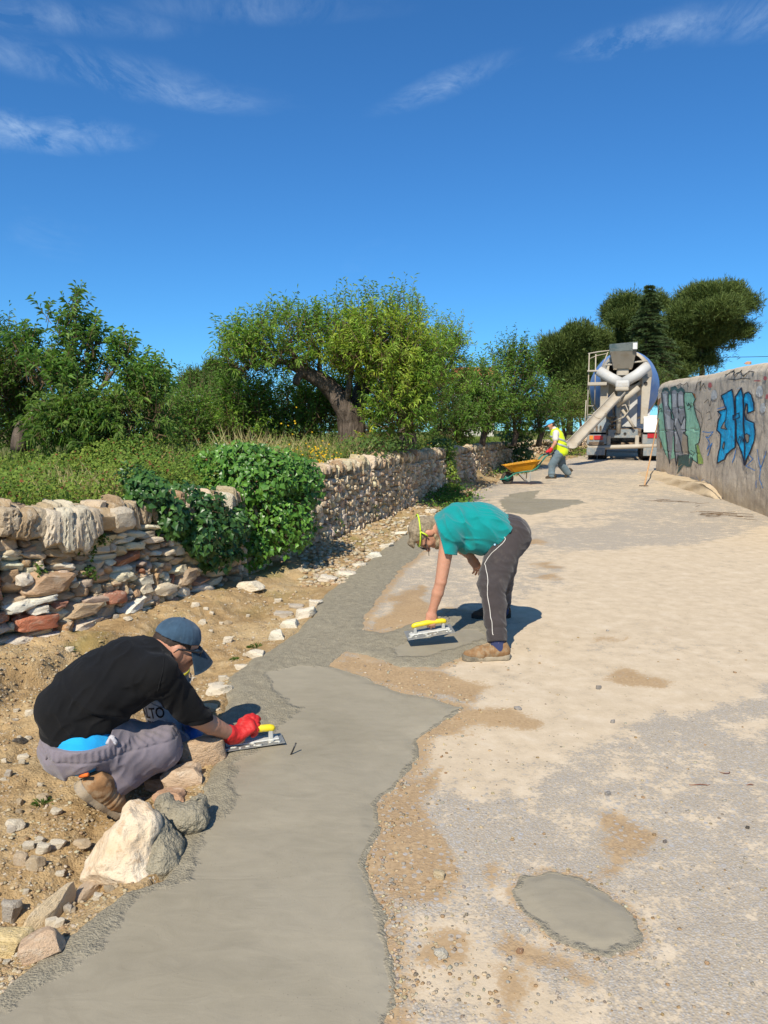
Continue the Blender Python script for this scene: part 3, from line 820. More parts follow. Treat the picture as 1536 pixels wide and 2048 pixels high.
SPEC_A = [special(67, 1246, 70, 46, (0.449, 0.156, 0.085), 0.12, 0.03, 0.05), special(98, 1165, 92, 52, (0.474, 0.312, 0.188), 0.13, 0.05, 0.03), special(165, 1216, 76, 34, (0.499, 0.360, 0.217), 0.12, 0.02, 0.03),
          special(42, 1157, 28, 28, (0.724, 0.636, 0.513), 0.10, 0, .04), special(32, 1210, 52, 24, (0.780, 0.740, 0.616), 0.12, -0.12, .04), special(80, 1197, 46, 18, (0.780, 0.740, 0.616), 0.12, -0.1, .04), special(76, 1215, 46, 18, (0.780, 0.720, 0.593), 0.12, -0.05, .04),
          special(222, 1193, 38, 26, (0.412, 0.180, 0.114), 0.12, 0.03, .04), special(258, 1209, 40, 24, (0.780, 0.740, 0.627), 0.12, -0.1, .05), special(315, 1178, 36, 26, (0.686, 0.576, 0.410), .12, -.1, .04), special(370, 1149, 40, 34, (0.412, 0.300, 0.194), .12, -.2, .03),
          special(165, 1246, 54, 24, (0.649, 0.540, 0.410), 0.12, 0.05, .04), special(126, 1250, 40, 24, (0.499, 0.288, 0.137), 0.12, 0.0, .04), special(30, 1278, 52, 18, (0.699, 0.612, 0.490), 0.12, 0.0, .05), special(85, 1275, 66, 26, (0.724, 0.636, 0.513), 0.13, -.1, .06),
          special(80, 1200, 30, 14, (0.399, 0.180, 0.114), 0.10, 0, .02), special(115, 1206, 32, 16, (0.424, 0.192, 0.125), 0.10, 0, .03), special(200, 1196, 70, 20, (0.524, 0.384, 0.285), .1, 0, .02)]
# the fluted slabs that crown the near end
for (px, w, h, t, c) in [(72, 40, 72, 0.25, (0.624, 0.528, 0.388)), (98, 34, 92, 0.12, (0.774, 0.684, 0.547)), (122, 30, 96, 0.0, (0.780, 0.732, 0.593)), (142, 26, 92, -0.12, (0.749, 0.660, 0.524)), (160, 26, 88, -0.22, (0.780, 0.720, 0.581)), (178, 22, 70, -0.2, (0.649, 0.552, 0.422)),
                          (204, 40, 52, 0.05, (0.574, 0.432, 0.262)), (236, 34, 50, -0.3, (0.749, 0.660, 0.524)), (40, 40, 66, 0.2, (0.524, 0.396, 0.251)), (10, 34, 60, 0.05, (0.624, 0.516, 0.376)), (8, 22, 40, .3, (0.749, 0.660, 0.524))]:
    SPEC_A.append(special(px, 1012 + h / 2, w, h * (0.9 + .03 * (px % 7)), tuple(np.array(c) * np.array([.82, .78, .72]) * (.85 + .05 * (px % 5))), 0.11, t, 0.03 + .006 * (px % 6)))
Y_SPLIT = float(G(450, 1173)[1])
build_wall('near dry stone wall of flat pale and red-brown stones, lower left, below the weedy terrace', 3.4, Y_SPLIT,
           lambda y: (0.024, (3, 10), (2, 3)), lambda y: (0.20, 0.05, 0.10, True), PAL_A, 5, 290 + len(SPEC_A) * 0, SPEC_A)
build_wall('long grey-brown dry stone wall running uphill from the big glossy bush towards the truck', Y_SPLIT, 44.0,
           lambda y: (0.028, (2, 5), (2, 3)) if y < 9 else ((0.030, (2, 4), (2, 3)) if y < 15 else ((0.045, (2, 4), (2, 2)) if y < 24 else (0.07, (2, 4), (2, 2)))),
           lambda y: (0.17, 0.035, 0.075, False) if y < 16 else (0.16, 0.06, 0.14, False), PAL_B, 6, 290)

# ================================================================== ROCKS, KERB STONES, LOOSE STONES
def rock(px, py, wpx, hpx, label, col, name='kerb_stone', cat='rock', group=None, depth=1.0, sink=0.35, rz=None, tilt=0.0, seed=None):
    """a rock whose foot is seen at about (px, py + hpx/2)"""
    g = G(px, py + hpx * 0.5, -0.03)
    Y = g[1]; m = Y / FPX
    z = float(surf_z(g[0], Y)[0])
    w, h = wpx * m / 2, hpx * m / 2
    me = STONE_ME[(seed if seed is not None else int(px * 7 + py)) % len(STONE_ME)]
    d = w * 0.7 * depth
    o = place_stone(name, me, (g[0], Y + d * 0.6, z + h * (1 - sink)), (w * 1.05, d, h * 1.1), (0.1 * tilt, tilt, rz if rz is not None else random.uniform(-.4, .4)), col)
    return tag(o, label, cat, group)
PALE, YEL, GRY = (0.780, 0.683, 0.522), (0.736, 0.573, 0.336), (0.533, 0.464, 0.371)
KG = 'pale stones edging the fresh concrete'
for (px, py, w, h, lab, c, t) in [
    (436, 1385, 54, 20, 'flat pale kerb stone in front of the bucket at the concrete edge', PALE, 0),
    (510, 1310, 46, 18, 'pale kerb stone between brown earth and granular concrete, just above the capped head', PALE, 0),
    (482, 1331, 30, 12, 'small pale kerb stone low at the concrete edge right of the cap', PALE, 0.1),
    (449, 1356, 20, 10, 'tiny pale kerb stone next to the lumpy concrete corner', PALE, 0),
    (434, 1370, 40, 10, 'thin pale sliver of stone behind the flat kerb stone', PALE, 0),
    (552, 1272, 34, 26, 'white jagged kerb stone leaning at the bend of the concrete', (0.780, 0.724, 0.579), -0.3),
    (578, 1250, 44, 20, 'long white kerb stone lying along the concrete bend', (0.780, 0.724, 0.579), -0.25),
    (610, 1228, 44, 24, 'white chunk of kerb stone at the top of the earth slope', (0.780, 0.701, 0.557), -0.3),
    (630, 1210, 28, 14, 'small white kerb stone at the narrowing of the concrete', (0.780, 0.701, 0.557), 0),
    (412, 1418, 46, 20, 'orange-tinted kerb stone half under the kneeling arm', (0.598, 0.437, 0.262), 0),
    (500, 1180, 56, 24, 'pale slab lying alone on the earth below the wall', (0.765, 0.667, 0.503), -0.08),
    (566, 1221, 44, 10, 'flat grey stone on the earth above the white kerb stones', GRY, 0),
    (592, 1212, 30, 8, 'thin flat grey stone beside the concrete narrowing', GRY, 0),
    (746, 1114, 32, 16, 'white block standing at the kerb right of the gravel heap', (0.780, 0.736, 0.601), 0),
    (772, 1096, 30, 10, 'long white kerb stone halfway up the granular strip', (0.780, 0.713, 0.568), -0.2),
    (800, 1070, 30, 9, 'white kerb stone near the top of the granular strip', (0.780, 0.713, 0.568), -0.2),
    (826, 1056, 26, 9, 'white kerb stone just left of the bowed head', (0.780, 0.713, 0.568), -0.2),
    (862, 1026, 24, 10, 'white square kerb stone under the weeds at the wall foot', (0.780, 0.713, 0.568), 0),
    (845, 1038, 24, 9, 'pale kerb stone behind the bowed head', (0.718, 0.644, 0.503), 0),
    (690, 1152, 46, 12, 'low white rubble stone where the shade meets the concrete', (0.742, 0.655, 0.513), 0),
    (720, 1135, 30, 10, 'low pale rubble stone beside the white block', (0.742, 0.655, 0.513), 0),
    (654, 1160, 40, 14, 'white broken stone at the edge of the wall shade', (0.718, 0.632, 0.503), 0.1)]:
    rock(px, py, w, h, lab, c, group=KG, tilt=t, sink=0.55)
RG = 'rough rocks along the near concrete edge'
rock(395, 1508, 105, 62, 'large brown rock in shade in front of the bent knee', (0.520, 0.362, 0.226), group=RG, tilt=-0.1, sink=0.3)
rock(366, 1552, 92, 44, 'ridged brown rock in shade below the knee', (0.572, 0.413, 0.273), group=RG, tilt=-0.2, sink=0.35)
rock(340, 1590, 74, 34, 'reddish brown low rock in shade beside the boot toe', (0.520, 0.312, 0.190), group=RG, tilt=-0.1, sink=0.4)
rock(315, 1545, 54, 34, 'small dark rock under the trouser leg', (0.390, 0.275, 0.178), group=RG, sink=0.4)
_ea = math.atan2(G(300, 1745)[1] - G(60, 1935)[1], G(300, 1745)[0] - G(60, 1935)[0])
rock(92, 1800, 150, 60, 'long pale sloping slab at the lower left concrete edge', (0.728, 0.562, 0.344), group=RG, tilt=-0.10, sink=0.45, depth=0.42, rz=_ea, seed=3)
rock(170, 1752, 90, 34, 'low pinkish slab continuing the sloping one towards the big rock', (0.56, 0.43, 0.30), group=RG, tilt=-0.1, sink=0.5, depth=0.6, rz=_ea, seed=8)
rock(16, 1876, 80, 54, 'rounded yellow rock at the lower left corner', (0.754, 0.575, 0.285), group=RG, sink=0.3)
rock(78, 1908, 80, 60, 'crumbly pinkish rock beside the lumpy concrete corner', (0.624, 0.438, 0.285), group=RG, sink=0.45, tilt=-0.4)
LG = 'loose stones on the brown earth'
for (px, py, w, h, lab, c) in [(16, 1748, 40, 44, 'angular grey loose stone at the left edge of the earth', (0.45, 0.40, 0.33)), (67, 1686, 36, 34, 'rounded tan loose stone left of the big rock', (0.55, 0.43, 0.28)),
    (38, 1682, 28, 28, 'tan loose stone paired with the rounded one', (0.598, 0.460, 0.306)), (82, 1660, 30, 22, 'white angular loose stone behind the rounded tan stone', PALE), (108, 1651, 38, 14, 'flat white loose stone pointing at the boot', PALE),
    (26, 1618, 40, 24, 'pale broken loose stone near the left frame edge', PALE), (108, 1590, 26, 12, 'small pale loose stone before the boot heel', PALE), (160, 1640, 36, 18, 'tan loose stone just under the boot sole', (0.658, 0.506, 0.328)),
    (44, 1477, 24, 12, 'white loose stone left of the black shirt hem', PALE), (14, 1525, 16, 14, 'grey loose stone at the far left of the earth', GRY), (36, 1452, 30, 12, 'black stone lying on the earth left of the shirt', (0.060, 0.052, 0.044)), (98, 1384, 20, 12, 'white loose stone on the bank behind the back', PALE),
    (390, 1225, 18, 10, 'white loose stone above the cap on the bank', PALE), (330, 1252, 22, 12, 'white loose stone left of the cap on the bank', PALE), (455, 1270, 20, 12, 'white loose stone right of the cap', PALE), (556, 1200, 16, 8, 'small white loose stone under the wall shade', PALE)]:
    rock(px, py, w, h, lab, c, name='loose_stone', cat='stone', group=LG, sink=0.25)
# the anonymous rest of them
r = np.random.default_rng(77); n = 0
while n < 115:
    px, py = r.uniform(0, 560), r.uniform(1190, 1990)
    g = G(px, py)
    if g[0] > edge_x(g[1]) - 0.07 or g[0] < wall_x(g[1]) + 0.08: continue
    if 130 < px < 420 and 1560 < py < 1770 and r.random() < 0.6: continue
    if fbm(np.array([[g[0] * 1.7, g[1] * 1.7]]), 2, 7)[0] + (0.25 if py > 1560 else 0) < r.uniform(-0.5, 0.4): continue
    w = r.uniform(9, 22) * (1.25 if py > 1560 else 0.9)
    c = np.array(PALE if r.random() < .55 else ((0.52, 0.41, 0.27) if r.random() < .7 else GRY)) * r.uniform(.85, 1.1)
    rock(px, py, w, w * r.uniform(.45, .8), 'small pale or tan stone lying loose on the brown earth', tuple(c), name='loose_stone', cat='stone', group='small loose stones on the earth', sink=0.3)
    n += 1

# gravel: pebbles too small and many to count
def gravel(name, n, region, size, pal, seed, zfn, label, accept=None):
    r = np.random.default_rng(seed); pts = np.zeros((0, 2))
    while len(pts) < n:
        px, py = region(r, n)
        g = Gv(px, py)
        if accept: g = g[accept(g, r)]
        pts = np.concatenate([pts, g])
    pts = pts[:n]; z = zfn(pts[:, 0], pts[:, 1])
    v, f = stone_shape(1, 301, 2.6, 5, 0.15); nv = len(v)
    s = r.uniform(*size, n) * (0.55 + 0.15 * np.minimum(pts[:, 1], 8)); sc = np.stack([s * r.uniform(.8, 1.4, n), s * r.uniform(.8, 1.2, n), s * r.uniform(.45, .8, n)], 1)
    a = r.uniform(0, 6.28, n); ca, sa = np.cos(a)[:, None], np.sin(a)[:, None]
    q = v[None] * sc[:, None, :]
    V = np.stack([q[..., 0] * ca - q[..., 1] * sa + pts[:, :1], q[..., 0] * sa + q[..., 1] * ca + pts[:, 1:2], q[..., 2] + (z + sc[:, 2] * 0.35)[:, None]], -1).reshape(-1, 3)
    F = (f[None] + (np.arange(n) * nv)[:, None, None]).reshape(-1, 3)
    cols = np.array([pick(pal, r) for _ in range(n)])
    o = link(name, np_mesh(name, V, F, True, col=np.repeat(cols, nv, 0)), M_STONE_ATTR)
    return tag(o, label, kind='stuff')
PAL_G = [((0.38, 0.35, 0.31), 3), ((0.48, 0.41, 0.32), 3), ((0.52, 0.41, 0.27), 3), ((0.27, 0.23, 0.19), 1.5), ((0.38, 0.25, 0.14), 2)]
PAL_D = [((0.52, 0.43, 0.30), 4), ((0.46, 0.33, 0.19), 5), ((0.56, 0.49, 0.38), 2), ((0.34, 0.23, 0.13), 2)]
def in_dirt(g, r): return (wall_x(g[:, 1]) + 0.03 < g[:, 0]) & (g[:, 0] < edge_x(g[:, 1]) - 0.02) & (fbm(g * 1.3, 3, 12) > r.uniform(-0.5, 0.35, len(g)))
gravel('gravel', 2600, lambda r, n: (r.uniform(-30, 640, n), 1180 + 820 * r.random(n) ** 0.9), (0.0025, 0.009), PAL_D, 21, lambda x, y: ground_z(x, y), 'gravel and crumbs on the bare earth', in_dirt)
gravel('gravel', 1500, lambda r, n: (r.uniform(600, 1060, n), 930 + 240 * r.random(n)), (0.006, 0.018), PAL_D + [((0.50, 0.44, 0.34), 5)], 22, lambda x, y: surf_z(x, y), 'pale rubble along the foot of the wall',
       lambda g, r: (wall_x(g[:, 1]) + 0.02 < g[:, 0]) & (g[:, 0] < edge_x(g[:, 1]) + np.where(g[:, 1] < 11.4, 0.01, 0.25)))
def in_road_near(g, r):
    d = -poly_sd(strip_poly, g); do = -poly_sd(OVAL, g)
    q = np.maximum(0.05 + 0.95 * np.exp(-np.maximum(d, 0) / 0.13), 0.5 * np.exp(-np.maximum(do, 0) / 0.05))
    return (d > 0) & (do > 0) & (g[:, 0] > edge_x(g[:, 1])) & (r.random(len(g)) < q)
gravel('gravel', 1300, lambda r, n: (r.uniform(640, 1536, n), 1240 + 800 * r.random(n) ** 0.8), (0.002, 0.0075), PAL_G, 23, lambda x, y: road_z(x, y), 'loose grit on the road beside the concrete', in_road_near)

RS = 'single pebbles lying on the road'
for (px, py, w, h, lab, c) in [(1198, 1384, 12, 8, 'small dark pebble on the sandy road beyond the oval stain', (.30, .27, .24)), (1216, 1604, 13, 8, 'small grey pebble on the sandy road before the angular stain', (.34, .31, .28)), (1226, 1455, 10, 8, 'tiny grey pebble in the middle of the sandy road', (.36, .33, .30)), (1036, 1428, 16, 8, 'flat grey pebble in the brown stain beside the concrete tip', (.40, .37, .34)),
                               (882, 1930, 30, 20, 'large white pebble set in the sandy road at the bottom', (.66, .60, .48)), (878, 1770, 24, 18, 'tan pebble among the wet gravel', (.60, .47, .28)), (1330, 1702, 9, 7, 'tiny dark pebble right of the angular stain', (.22, .19, .17)), (1040, 1925, 16, 12, 'reddish brown pebble below the oval patch', (.40, .23, .13)), (1050, 1885, 22, 14, 'pale pebble left of the oval patch rim', (.62, .57, .48)), (1495, 1674, 9, 7, 'tiny black pebble on the grey road at the right', (.10, .09, .08))]:
    rock(px, py, w, h, lab, c, name='road_pebble', cat='pebble', group=RS, sink=0.35)
# ================================================================== VEGETATION
def leaf_mat(name, rough=0.45, spec=0.35, trans=0.30, tint=(1.15, 1.2, 0.45)):
    m = MT(name, rough, spec)
    c = m.attr('Col', 'Color'); m.color(c)
    tr = m.n.new('ShaderNodeBsdfTranslucent')
    m.put(tr.inputs['Color'], m.mix(1.0, c, tint, 'MULTIPLY'))
    mx = m.n.new('ShaderNodeMixShader'); mx.inputs[0].default_value = trans
    m.l.new(m.b.outputs[0], mx.inputs[1]); m.l.new(tr.outputs[0], mx.inputs[2])
    m.l.new(mx.outputs[0], m.n['Material Output'].inputs['Surface'])
    return m.m
M_LEAF = leaf_mat("almond leaf", 0.5, 0.3, 0.42)
M_IVY = leaf_mat("glossy ivy leaf", 0.36, 0.42, 0.25)
M_WEED = leaf_mat("weed leaf", 0.6, 0.2, 0.35)
M_STRAW = leaf_mat("dry grass blade", 0.7, 0.15, 0.3, (1.0, 0.95, 0.6))
M_NEEDLE = leaf_mat("pine needle", 0.6, 0.2, 0.12)
def bark_mat(name, c0, c1):
    m = MT(name, 0.95, 0.1); o = m.obj()
    n = m.noise(m.mapv(o, (9, 9, 2.2)), 1.6, 7, 0.65, 0.8)
    m.color(m.ramp(n, [(0.32, c0), (0.68, c1)]))
    m.normal(m.bump(n, 1.0, 0.05)); return m.m
M_BARK = bark_mat("almond bark", (0.045, 0.034, 0.026), (0.20, 0.155, 0.12))
M_PBARK = bark_mat("pine bark", (0.05, 0.035, 0.025), (0.15, 0.105, 0.075))
M_TWIG = simple_mat("twig", (0.15, 0.10, 0.06), 0.9, 0.1, 0.3, 30)

def leaf_blades(base, d, L, W, col, r, droop=0.25, fold=0.15):
    """lance-shaped leaves: two triangles folded along the midrib"""
    n = len(base)
    side = nrm(np.cross(d, np.array([-.12, -.42, 1.0]) + 0.55 * r.normal(size=(n, 3))))   # blades turn towards the sun
    up = np.cross(side, d)
    L = np.broadcast_to(L, n)[:, None]; W = np.broadcast_to(W, n)[:, None]
    mid = base + d * L * 0.48
    tip = base + d * L - np.array([0, 0, 1.0]) * L * droop
    lft = mid + side * W * 0.5 + up * W * fold; rgt = mid - side * W * 0.5 + up * W * fold
    V = np.stack([base, lft, tip, rgt], 1).reshape(-1, 3)
    k = np.arange(n)[:, None] * 4
    F = np.concatenate([k + np.array([0, 2, 1]), k + np.array([0, 3, 2])])
    return V, F, np.repeat(col, 4, 0)
def broad_leaves(base, d, nn, L, W, col):
    """heart-shaped leaves facing nn: four triangles"""
    n = len(base); side = nrm(np.cross(d, nn)); up = nrm(np.cross(side, d))
    L = np.broadcast_to(L, n)[:, None]; W = np.broadcast_to(W, n)[:, None]
    a = base; b = base + d * L * .30 + side * W * .5 + up * W * .12; c = base + d * L * .30 - side * W * .5 + up * W * .12
    m_ = base + d * L * 0.42 - up * W * 0.03; t = base + d * L - up * L * 0.18
    V = np.stack([a, b, t, c, m_], 1).reshape(-1, 3); k = np.arange(n)[:, None] * 5
    F = np.concatenate([k + np.array(q) for q in ([0, 4, 1], [1, 4, 2], [2, 4, 3], [3, 4, 0])])
    return V, F, np.repeat(col, 5, 0)
def ellipsoid_pts(n, c, rad, r, shell=2.4):
    u = nrm(r.normal(size=(n, 3))); q = r.random(n) ** (1 / shell)
    return np.asarray(c) + u * q[:, None] * np.asarray(rad), u
def shoots_to_leaves(A, D, Ln, k, Lf, Wf, cols, r, curve=0.2, spread=0.9, droop=0.25):
    """leafy shoots from anchors A along D; k leaves each, spiralled"""
    n = len(A); t = (np.arange(k) + 0.5) / k
    t = np.clip(t[None] + r.uniform(-.5, .5, (n, k)) / k, 0.02, 1)
    bend = np.array([0, 0, 1.0]) * curve
    pts = A[:, None] + D[:, None] * (Ln[:, None] * t)[..., None] + bend * ((Ln[:, None] * t) ** 2 / Ln[:, None])[..., None]
    rnd = nrm(r.normal(size=(n, k, 3)))
    out = nrm(rnd - D[:, None] * (rnd * D[:, None]).sum(-1, keepdims=True))
    dd = nrm(out * spread + D[:, None] * 0.75 + r.normal(size=(n, k, 3)) * 0.1)
    c = cols[:, None] * r.uniform(0.72, 1.22, (n, k, 1)) * (1 + r.normal(size=(n, k, 3)) * 0.05)
    c = c * (0.88 + 0.30 * t[..., None] * np.array([1.25, 1.1, 0.7]))
    return leaf_blades(pts.reshape(-1, 3), dd.reshape(-1, 3), r.uniform(*Lf, n * k), r.uniform(*Wf, n * k), c.reshape(-1, 3), r, droop)
def twig_arrays(A, B, w0, w1):
    """three-sided sticks from A to B"""
    n = len(A); d = nrm(B - A); s = nrm(np.cross(d, np.array([0.3, 0.2, 1.0]))); u = np.cross(s, d)
    V = []
    for base, w in ((A, w0), (B, w1)):
        for k in range(3):
            a = k * 2.0944; V.append(base + (s * math.cos(a) + u * math.sin(a)) * w)
    V = np.stack(V, 1).reshape(-1, 3); k = np.arange(n)[:, None] * 6
    return V, np.concatenate([k + np.array(q) for q in ([0, 1, 4, 3], [1, 2, 5, 4], [2, 0, 3, 5])]), np.zeros((0, 3), int)
def foliage(name, parts, mat, parent, kind='stuff'):
    V, F, C, off = [], [], [], 0
    for v, f, c in parts: V.append(v); F.append(f + off); C.append(c); off += len(v)
    o = link(name, np_mesh(name, np.concatenate(V), np.concatenate(F), False, col=np.concatenate(C)), mat, parent)
    if kind: o['kind'] = kind
    return o
def limb(pix, r0, r1, wob=0.0, r=None, n=4):
    """limb through (px, py, Y) nodes, thickness in metres; smoothed"""
    pts = np.array([P(*q) for q in pix]); t = np.linspace(0, len(pts) - 1, (len(pts) - 1) * n + 1)
    k = np.arange(len(pts))
    q = np.stack([np.interp(t, k, pts[:, i]) for i in range(3)], 1)
    for _ in range(2): q[1:-1] = (q[:-2] + 2 * q[1:-1] + q[2:]) / 4
    if wob: q = q + wob * np.stack([vnoise(np.stack([t * 1.7 + i * 9, t * 0 + 3.3], -1), 5 + i) for i in range(3)], 1)
    return q, np.linspace(r0, r1, len(q))
def gnarl(V, amp, freq, seed):
    return V + amp * np.stack([fbm(V * freq * np.array([1, 1, .35]) + 7 * i, 3, seed + i) for i in range(3)], 1)

def leafy_tree(name, label, cat, group, at, limbs, blobs, seed, base_col, tip_col, leafL, leafW, per=18, shootL=(0.25, 0.55), up=0.55, mat=None, droop=0.25, twigs=True, extra=None, shell=2.4):
    r = np.random.default_rng(seed); root = empty(name, tuple(at)); tag(root, label, cat, group); o3 = np.asarray(at)
    if limbs:
        it = [tube_arrays(q - o3, rad, 12 if rad[0] > .06 else 7) for q, rad in limbs]
        V, F = join_arrays(it); V = gnarl(V, 0.02, 6.0, seed)
        link('trunk', np_mesh('trunk', V, F, True), M_BARK, root)
    parts, tw = [], []
    for (c, rad, n, *opt) in blobs:
        c = np.asarray(c); rad = np.asarray(rad); ov = opt[0] if opt else {}
        A, u = ellipsoid_pts(n, c, rad, r, ov.get('shell', shell))
        keep = fbm(A * 2.2, 2, seed) > r.uniform(-0.75, 0.02, n)
        A, u = A[keep], u[keep]; n = len(A)
        D = nrm(u * (1 - ov.get('up', up)) + np.array([0, 0, 1.0]) * ov.get('up', up) + r.normal(size=(n, 3)) * 0.33)
        Ln = r.uniform(*ov.get('shootL', shootL), n)
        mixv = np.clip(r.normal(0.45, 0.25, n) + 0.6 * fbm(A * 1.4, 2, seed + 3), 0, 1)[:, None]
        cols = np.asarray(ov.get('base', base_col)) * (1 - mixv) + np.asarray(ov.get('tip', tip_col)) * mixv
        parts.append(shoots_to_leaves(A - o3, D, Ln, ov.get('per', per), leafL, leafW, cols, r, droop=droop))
        if twigs:
            B = A + D * Ln[:, None]
            tw.append(twig_arrays(A - o3 - D * 0.1, B - o3, 0.005, 0.0015))
            m = r.random(n) < 0.12
            inner = c + (A[m] - c) * 0.35 - np.array([0, 0, 0.15])
            tw.append(twig_arrays(inner - o3, A[m] - o3, 0.012, 0.005))
    if extra: parts += extra(r, o3)
    foliage('foliage', parts, mat or M_LEAF, root)
    if tw:
        V, F = join_arrays(tw)
        q = link('twigs', np_mesh('twigs', V, F, False), M_TWIG, root); q['kind'] = 'stuff'
    return root
def B(px, py, Y, rx, ry, depth, n, **ov):
    c = P(px, py, Y); m = Y / FPX
    return (c, (rx * m, depth, ry * m), n, ov)
TG = 'almond trees and bushes on the terrace'
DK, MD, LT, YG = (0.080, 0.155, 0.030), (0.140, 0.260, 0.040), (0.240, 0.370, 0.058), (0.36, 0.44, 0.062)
# --- big old almond tree with the forked trunk
def gz(x, y): return float(ground_z(np.array([x]), np.array([y]))[0])
t0 = P(700, 890, 12.6)
limbs = [limb([(705, 905, 12.6), (703, 870, 12.6), (698, 835, 12.55), (684, 805, 12.5), (668, 780, 12.5), (640, 757, 12.4), (605, 738, 12.3), (580, 728, 12.3)], 0.23, 0.085, 0.02, n=5),
         limb([(706, 880, 12.6), (712, 840, 12.65), (716, 810, 12.7), (720, 780, 12.8), (740, 740, 12.9), (765, 700, 13.0)], 0.18, 0.06, 0.02, n=5),
         limb([(610, 740, 12.3), (598, 752, 12.25), (590, 768, 12.2)], 0.07, 0.055),
         limb([(580, 728, 12.3), (540, 722, 12.2), (505, 726, 12.1), (480, 745, 12.0)], 0.05, 0.02, 0.03), limb([(600, 735, 12.3), (585, 700, 12.2), (560, 670, 12.2)], 0.045, 0.015, 0.03),
         limb([(690, 815, 12.5), (700, 780, 12.3), (705, 740, 12.2), (700, 690, 12.2), (695, 640, 12.2)], 0.06, 0.015, 0.04), limb([(742, 738, 12.9), (790, 690, 12.8), (830, 650, 12.8)], 0.05, 0.015, .03),
         limb([(720, 790, 12.8), (770, 770, 12.7), (830, 740, 12.6)], 0.06, 0.02, .03), limb([(640, 757, 12.4), (640, 710, 12.5), (645, 665, 12.5)], .04, .012, .03)]
G1 = dict(base=MD, tip=LT); G2 = dict(base=LT, tip=YG)
blobs = [B(560, 690, 12.2, 85, 55, .6, 330, **G1), B(500, 715, 12.0, 55, 38, .5, 150, **G1), B(650, 690, 12.4, 75, 55, .6, 260, **G1), B(745, 700, 12.2, 90, 70, .7, 520, **G2), B(800, 690, 12.3, 60, 60, .6, 300, **G2),
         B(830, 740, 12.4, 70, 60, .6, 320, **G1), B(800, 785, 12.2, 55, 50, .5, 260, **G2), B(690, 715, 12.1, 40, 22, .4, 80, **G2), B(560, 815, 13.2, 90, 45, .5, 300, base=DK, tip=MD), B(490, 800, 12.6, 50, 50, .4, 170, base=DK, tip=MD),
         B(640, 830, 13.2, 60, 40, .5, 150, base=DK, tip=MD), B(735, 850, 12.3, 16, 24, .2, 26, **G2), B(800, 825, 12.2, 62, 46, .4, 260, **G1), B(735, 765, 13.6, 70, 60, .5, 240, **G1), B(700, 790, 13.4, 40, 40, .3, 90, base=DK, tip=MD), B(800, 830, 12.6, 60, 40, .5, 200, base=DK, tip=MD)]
for (px, py, h) in [(575, 660, 34), (545, 665, 30), (520, 680, 26), (600, 665, 22), (635, 660, 24), (700, 630, 30), (720, 640, 26), (665, 655, 24), (745, 635, 24), (775, 635, 20), (800, 630, 26), (815, 632, 24), (650, 680, 18), (470, 695, 18), (455, 700, 14), (835, 655, 18), (615, 680, 20)]:
    blobs.append(B(px, py - h * .25, 12.3, 11, h * 0.8, .12, 16, up=0.9, shootL=(0.25, 0.5), base=MD, tip=LT))
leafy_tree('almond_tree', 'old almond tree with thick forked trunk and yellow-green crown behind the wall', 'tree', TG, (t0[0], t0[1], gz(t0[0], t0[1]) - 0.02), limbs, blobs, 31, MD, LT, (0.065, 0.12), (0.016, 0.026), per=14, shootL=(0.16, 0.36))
# --- its neighbour on the right
t0 = P(815, 890, 15.5)
limbs = [limb([(818, 900, 15.5), (815, 868, 15.5), (812, 840, 15.5), (822, 810, 15.4), (840, 770, 15.4), (870, 720, 15.4)], 0.19, 0.05, .03), limb([(815, 850, 15.5), (850, 800, 15.3), (890, 740, 15.2)], .07, .02, .03)]
blobs = [B(880, 730, 15.3, 50, 60, .7, 300), B(895, 690, 15.3, 35, 40, .5, 130), B(860, 800, 15.2, 60, 45, .6, 240, base=DK, tip=MD), B(830, 640, 15.6, 24, 30, .3, 50, up=.8), B(905, 770, 15.4, 40, 45, .5, 170), B(800, 760, 15.8, 60, 60, .6, 200, base=DK, tip=MD)]
leafy_tree('almond_tree', 'leafy almond tree with short dark trunk right of the forked one', 'tree', TG, (t0[0], t0[1], gz(t0[0], t0[1])), limbs, blobs, 32, MD, LT, (0.06, 0.11), (0.014, 0.024), per=14, shootL=(0.2, 0.42))
# --- almond tree on the left with tall upright shoots
t0 = P(60, 880, 9.0)
limbs = [limb([(40, 900, 9.0), (45, 862, 9.0), (70, 825, 9.0), (120, 800, 9.0), (170, 799, 9.0), (220, 800, 8.9), (255, 812, 8.9)], 0.10, 0.025, 0.02),
         limb([(125, 800, 9.0), (140, 740, 9.0), (150, 680, 9.1), (150, 610, 9.1)], 0.04, 0.01, .02), limb([(130, 800, 9.0), (100, 745, 9.0), (60, 690, 9.0)], .03, .01, .02), limb([(180, 800, 9.0), (235, 740, 9.0), (250, 690, 9.0)], .03, .008, .02),
         limb([(150, 795, 9.0), (185, 720, 9.1), (195, 670, 9.1)], .025, .008, .02), limb([(230, 803, 8.9), (245, 815, 8.8), (252, 840, 8.8)], .02, .01)]
blobs = []
for (px, py, rx, ry, n) in [(150, 625, 20, 38, 46), (135, 675, 26, 36, 50), (165, 695, 26, 40, 54), (110, 640, 14, 26, 16), (193, 685, 10, 36, 30), (58, 695, 24, 16, 34), (42, 682, 10, 18, 14), (95, 742, 44, 28, 74), (150, 760, 44, 30, 90),
                            (245, 720, 14, 38, 44), (225, 768, 28, 22, 46), (265, 770, 22, 36, 54), (300, 785, 30, 46, 100), (310, 760, 14, 26, 20), (205, 742, 18, 24, 20), (255, 695, 8, 20, 12)]:
    blobs.append(B(px, py, 9.05, rx, ry, .12 + rx * .006, int(n * 0.80), up=0.72, base=(0.100, 0.205, 0.048), tip=(0.19, 0.32, 0.07)))
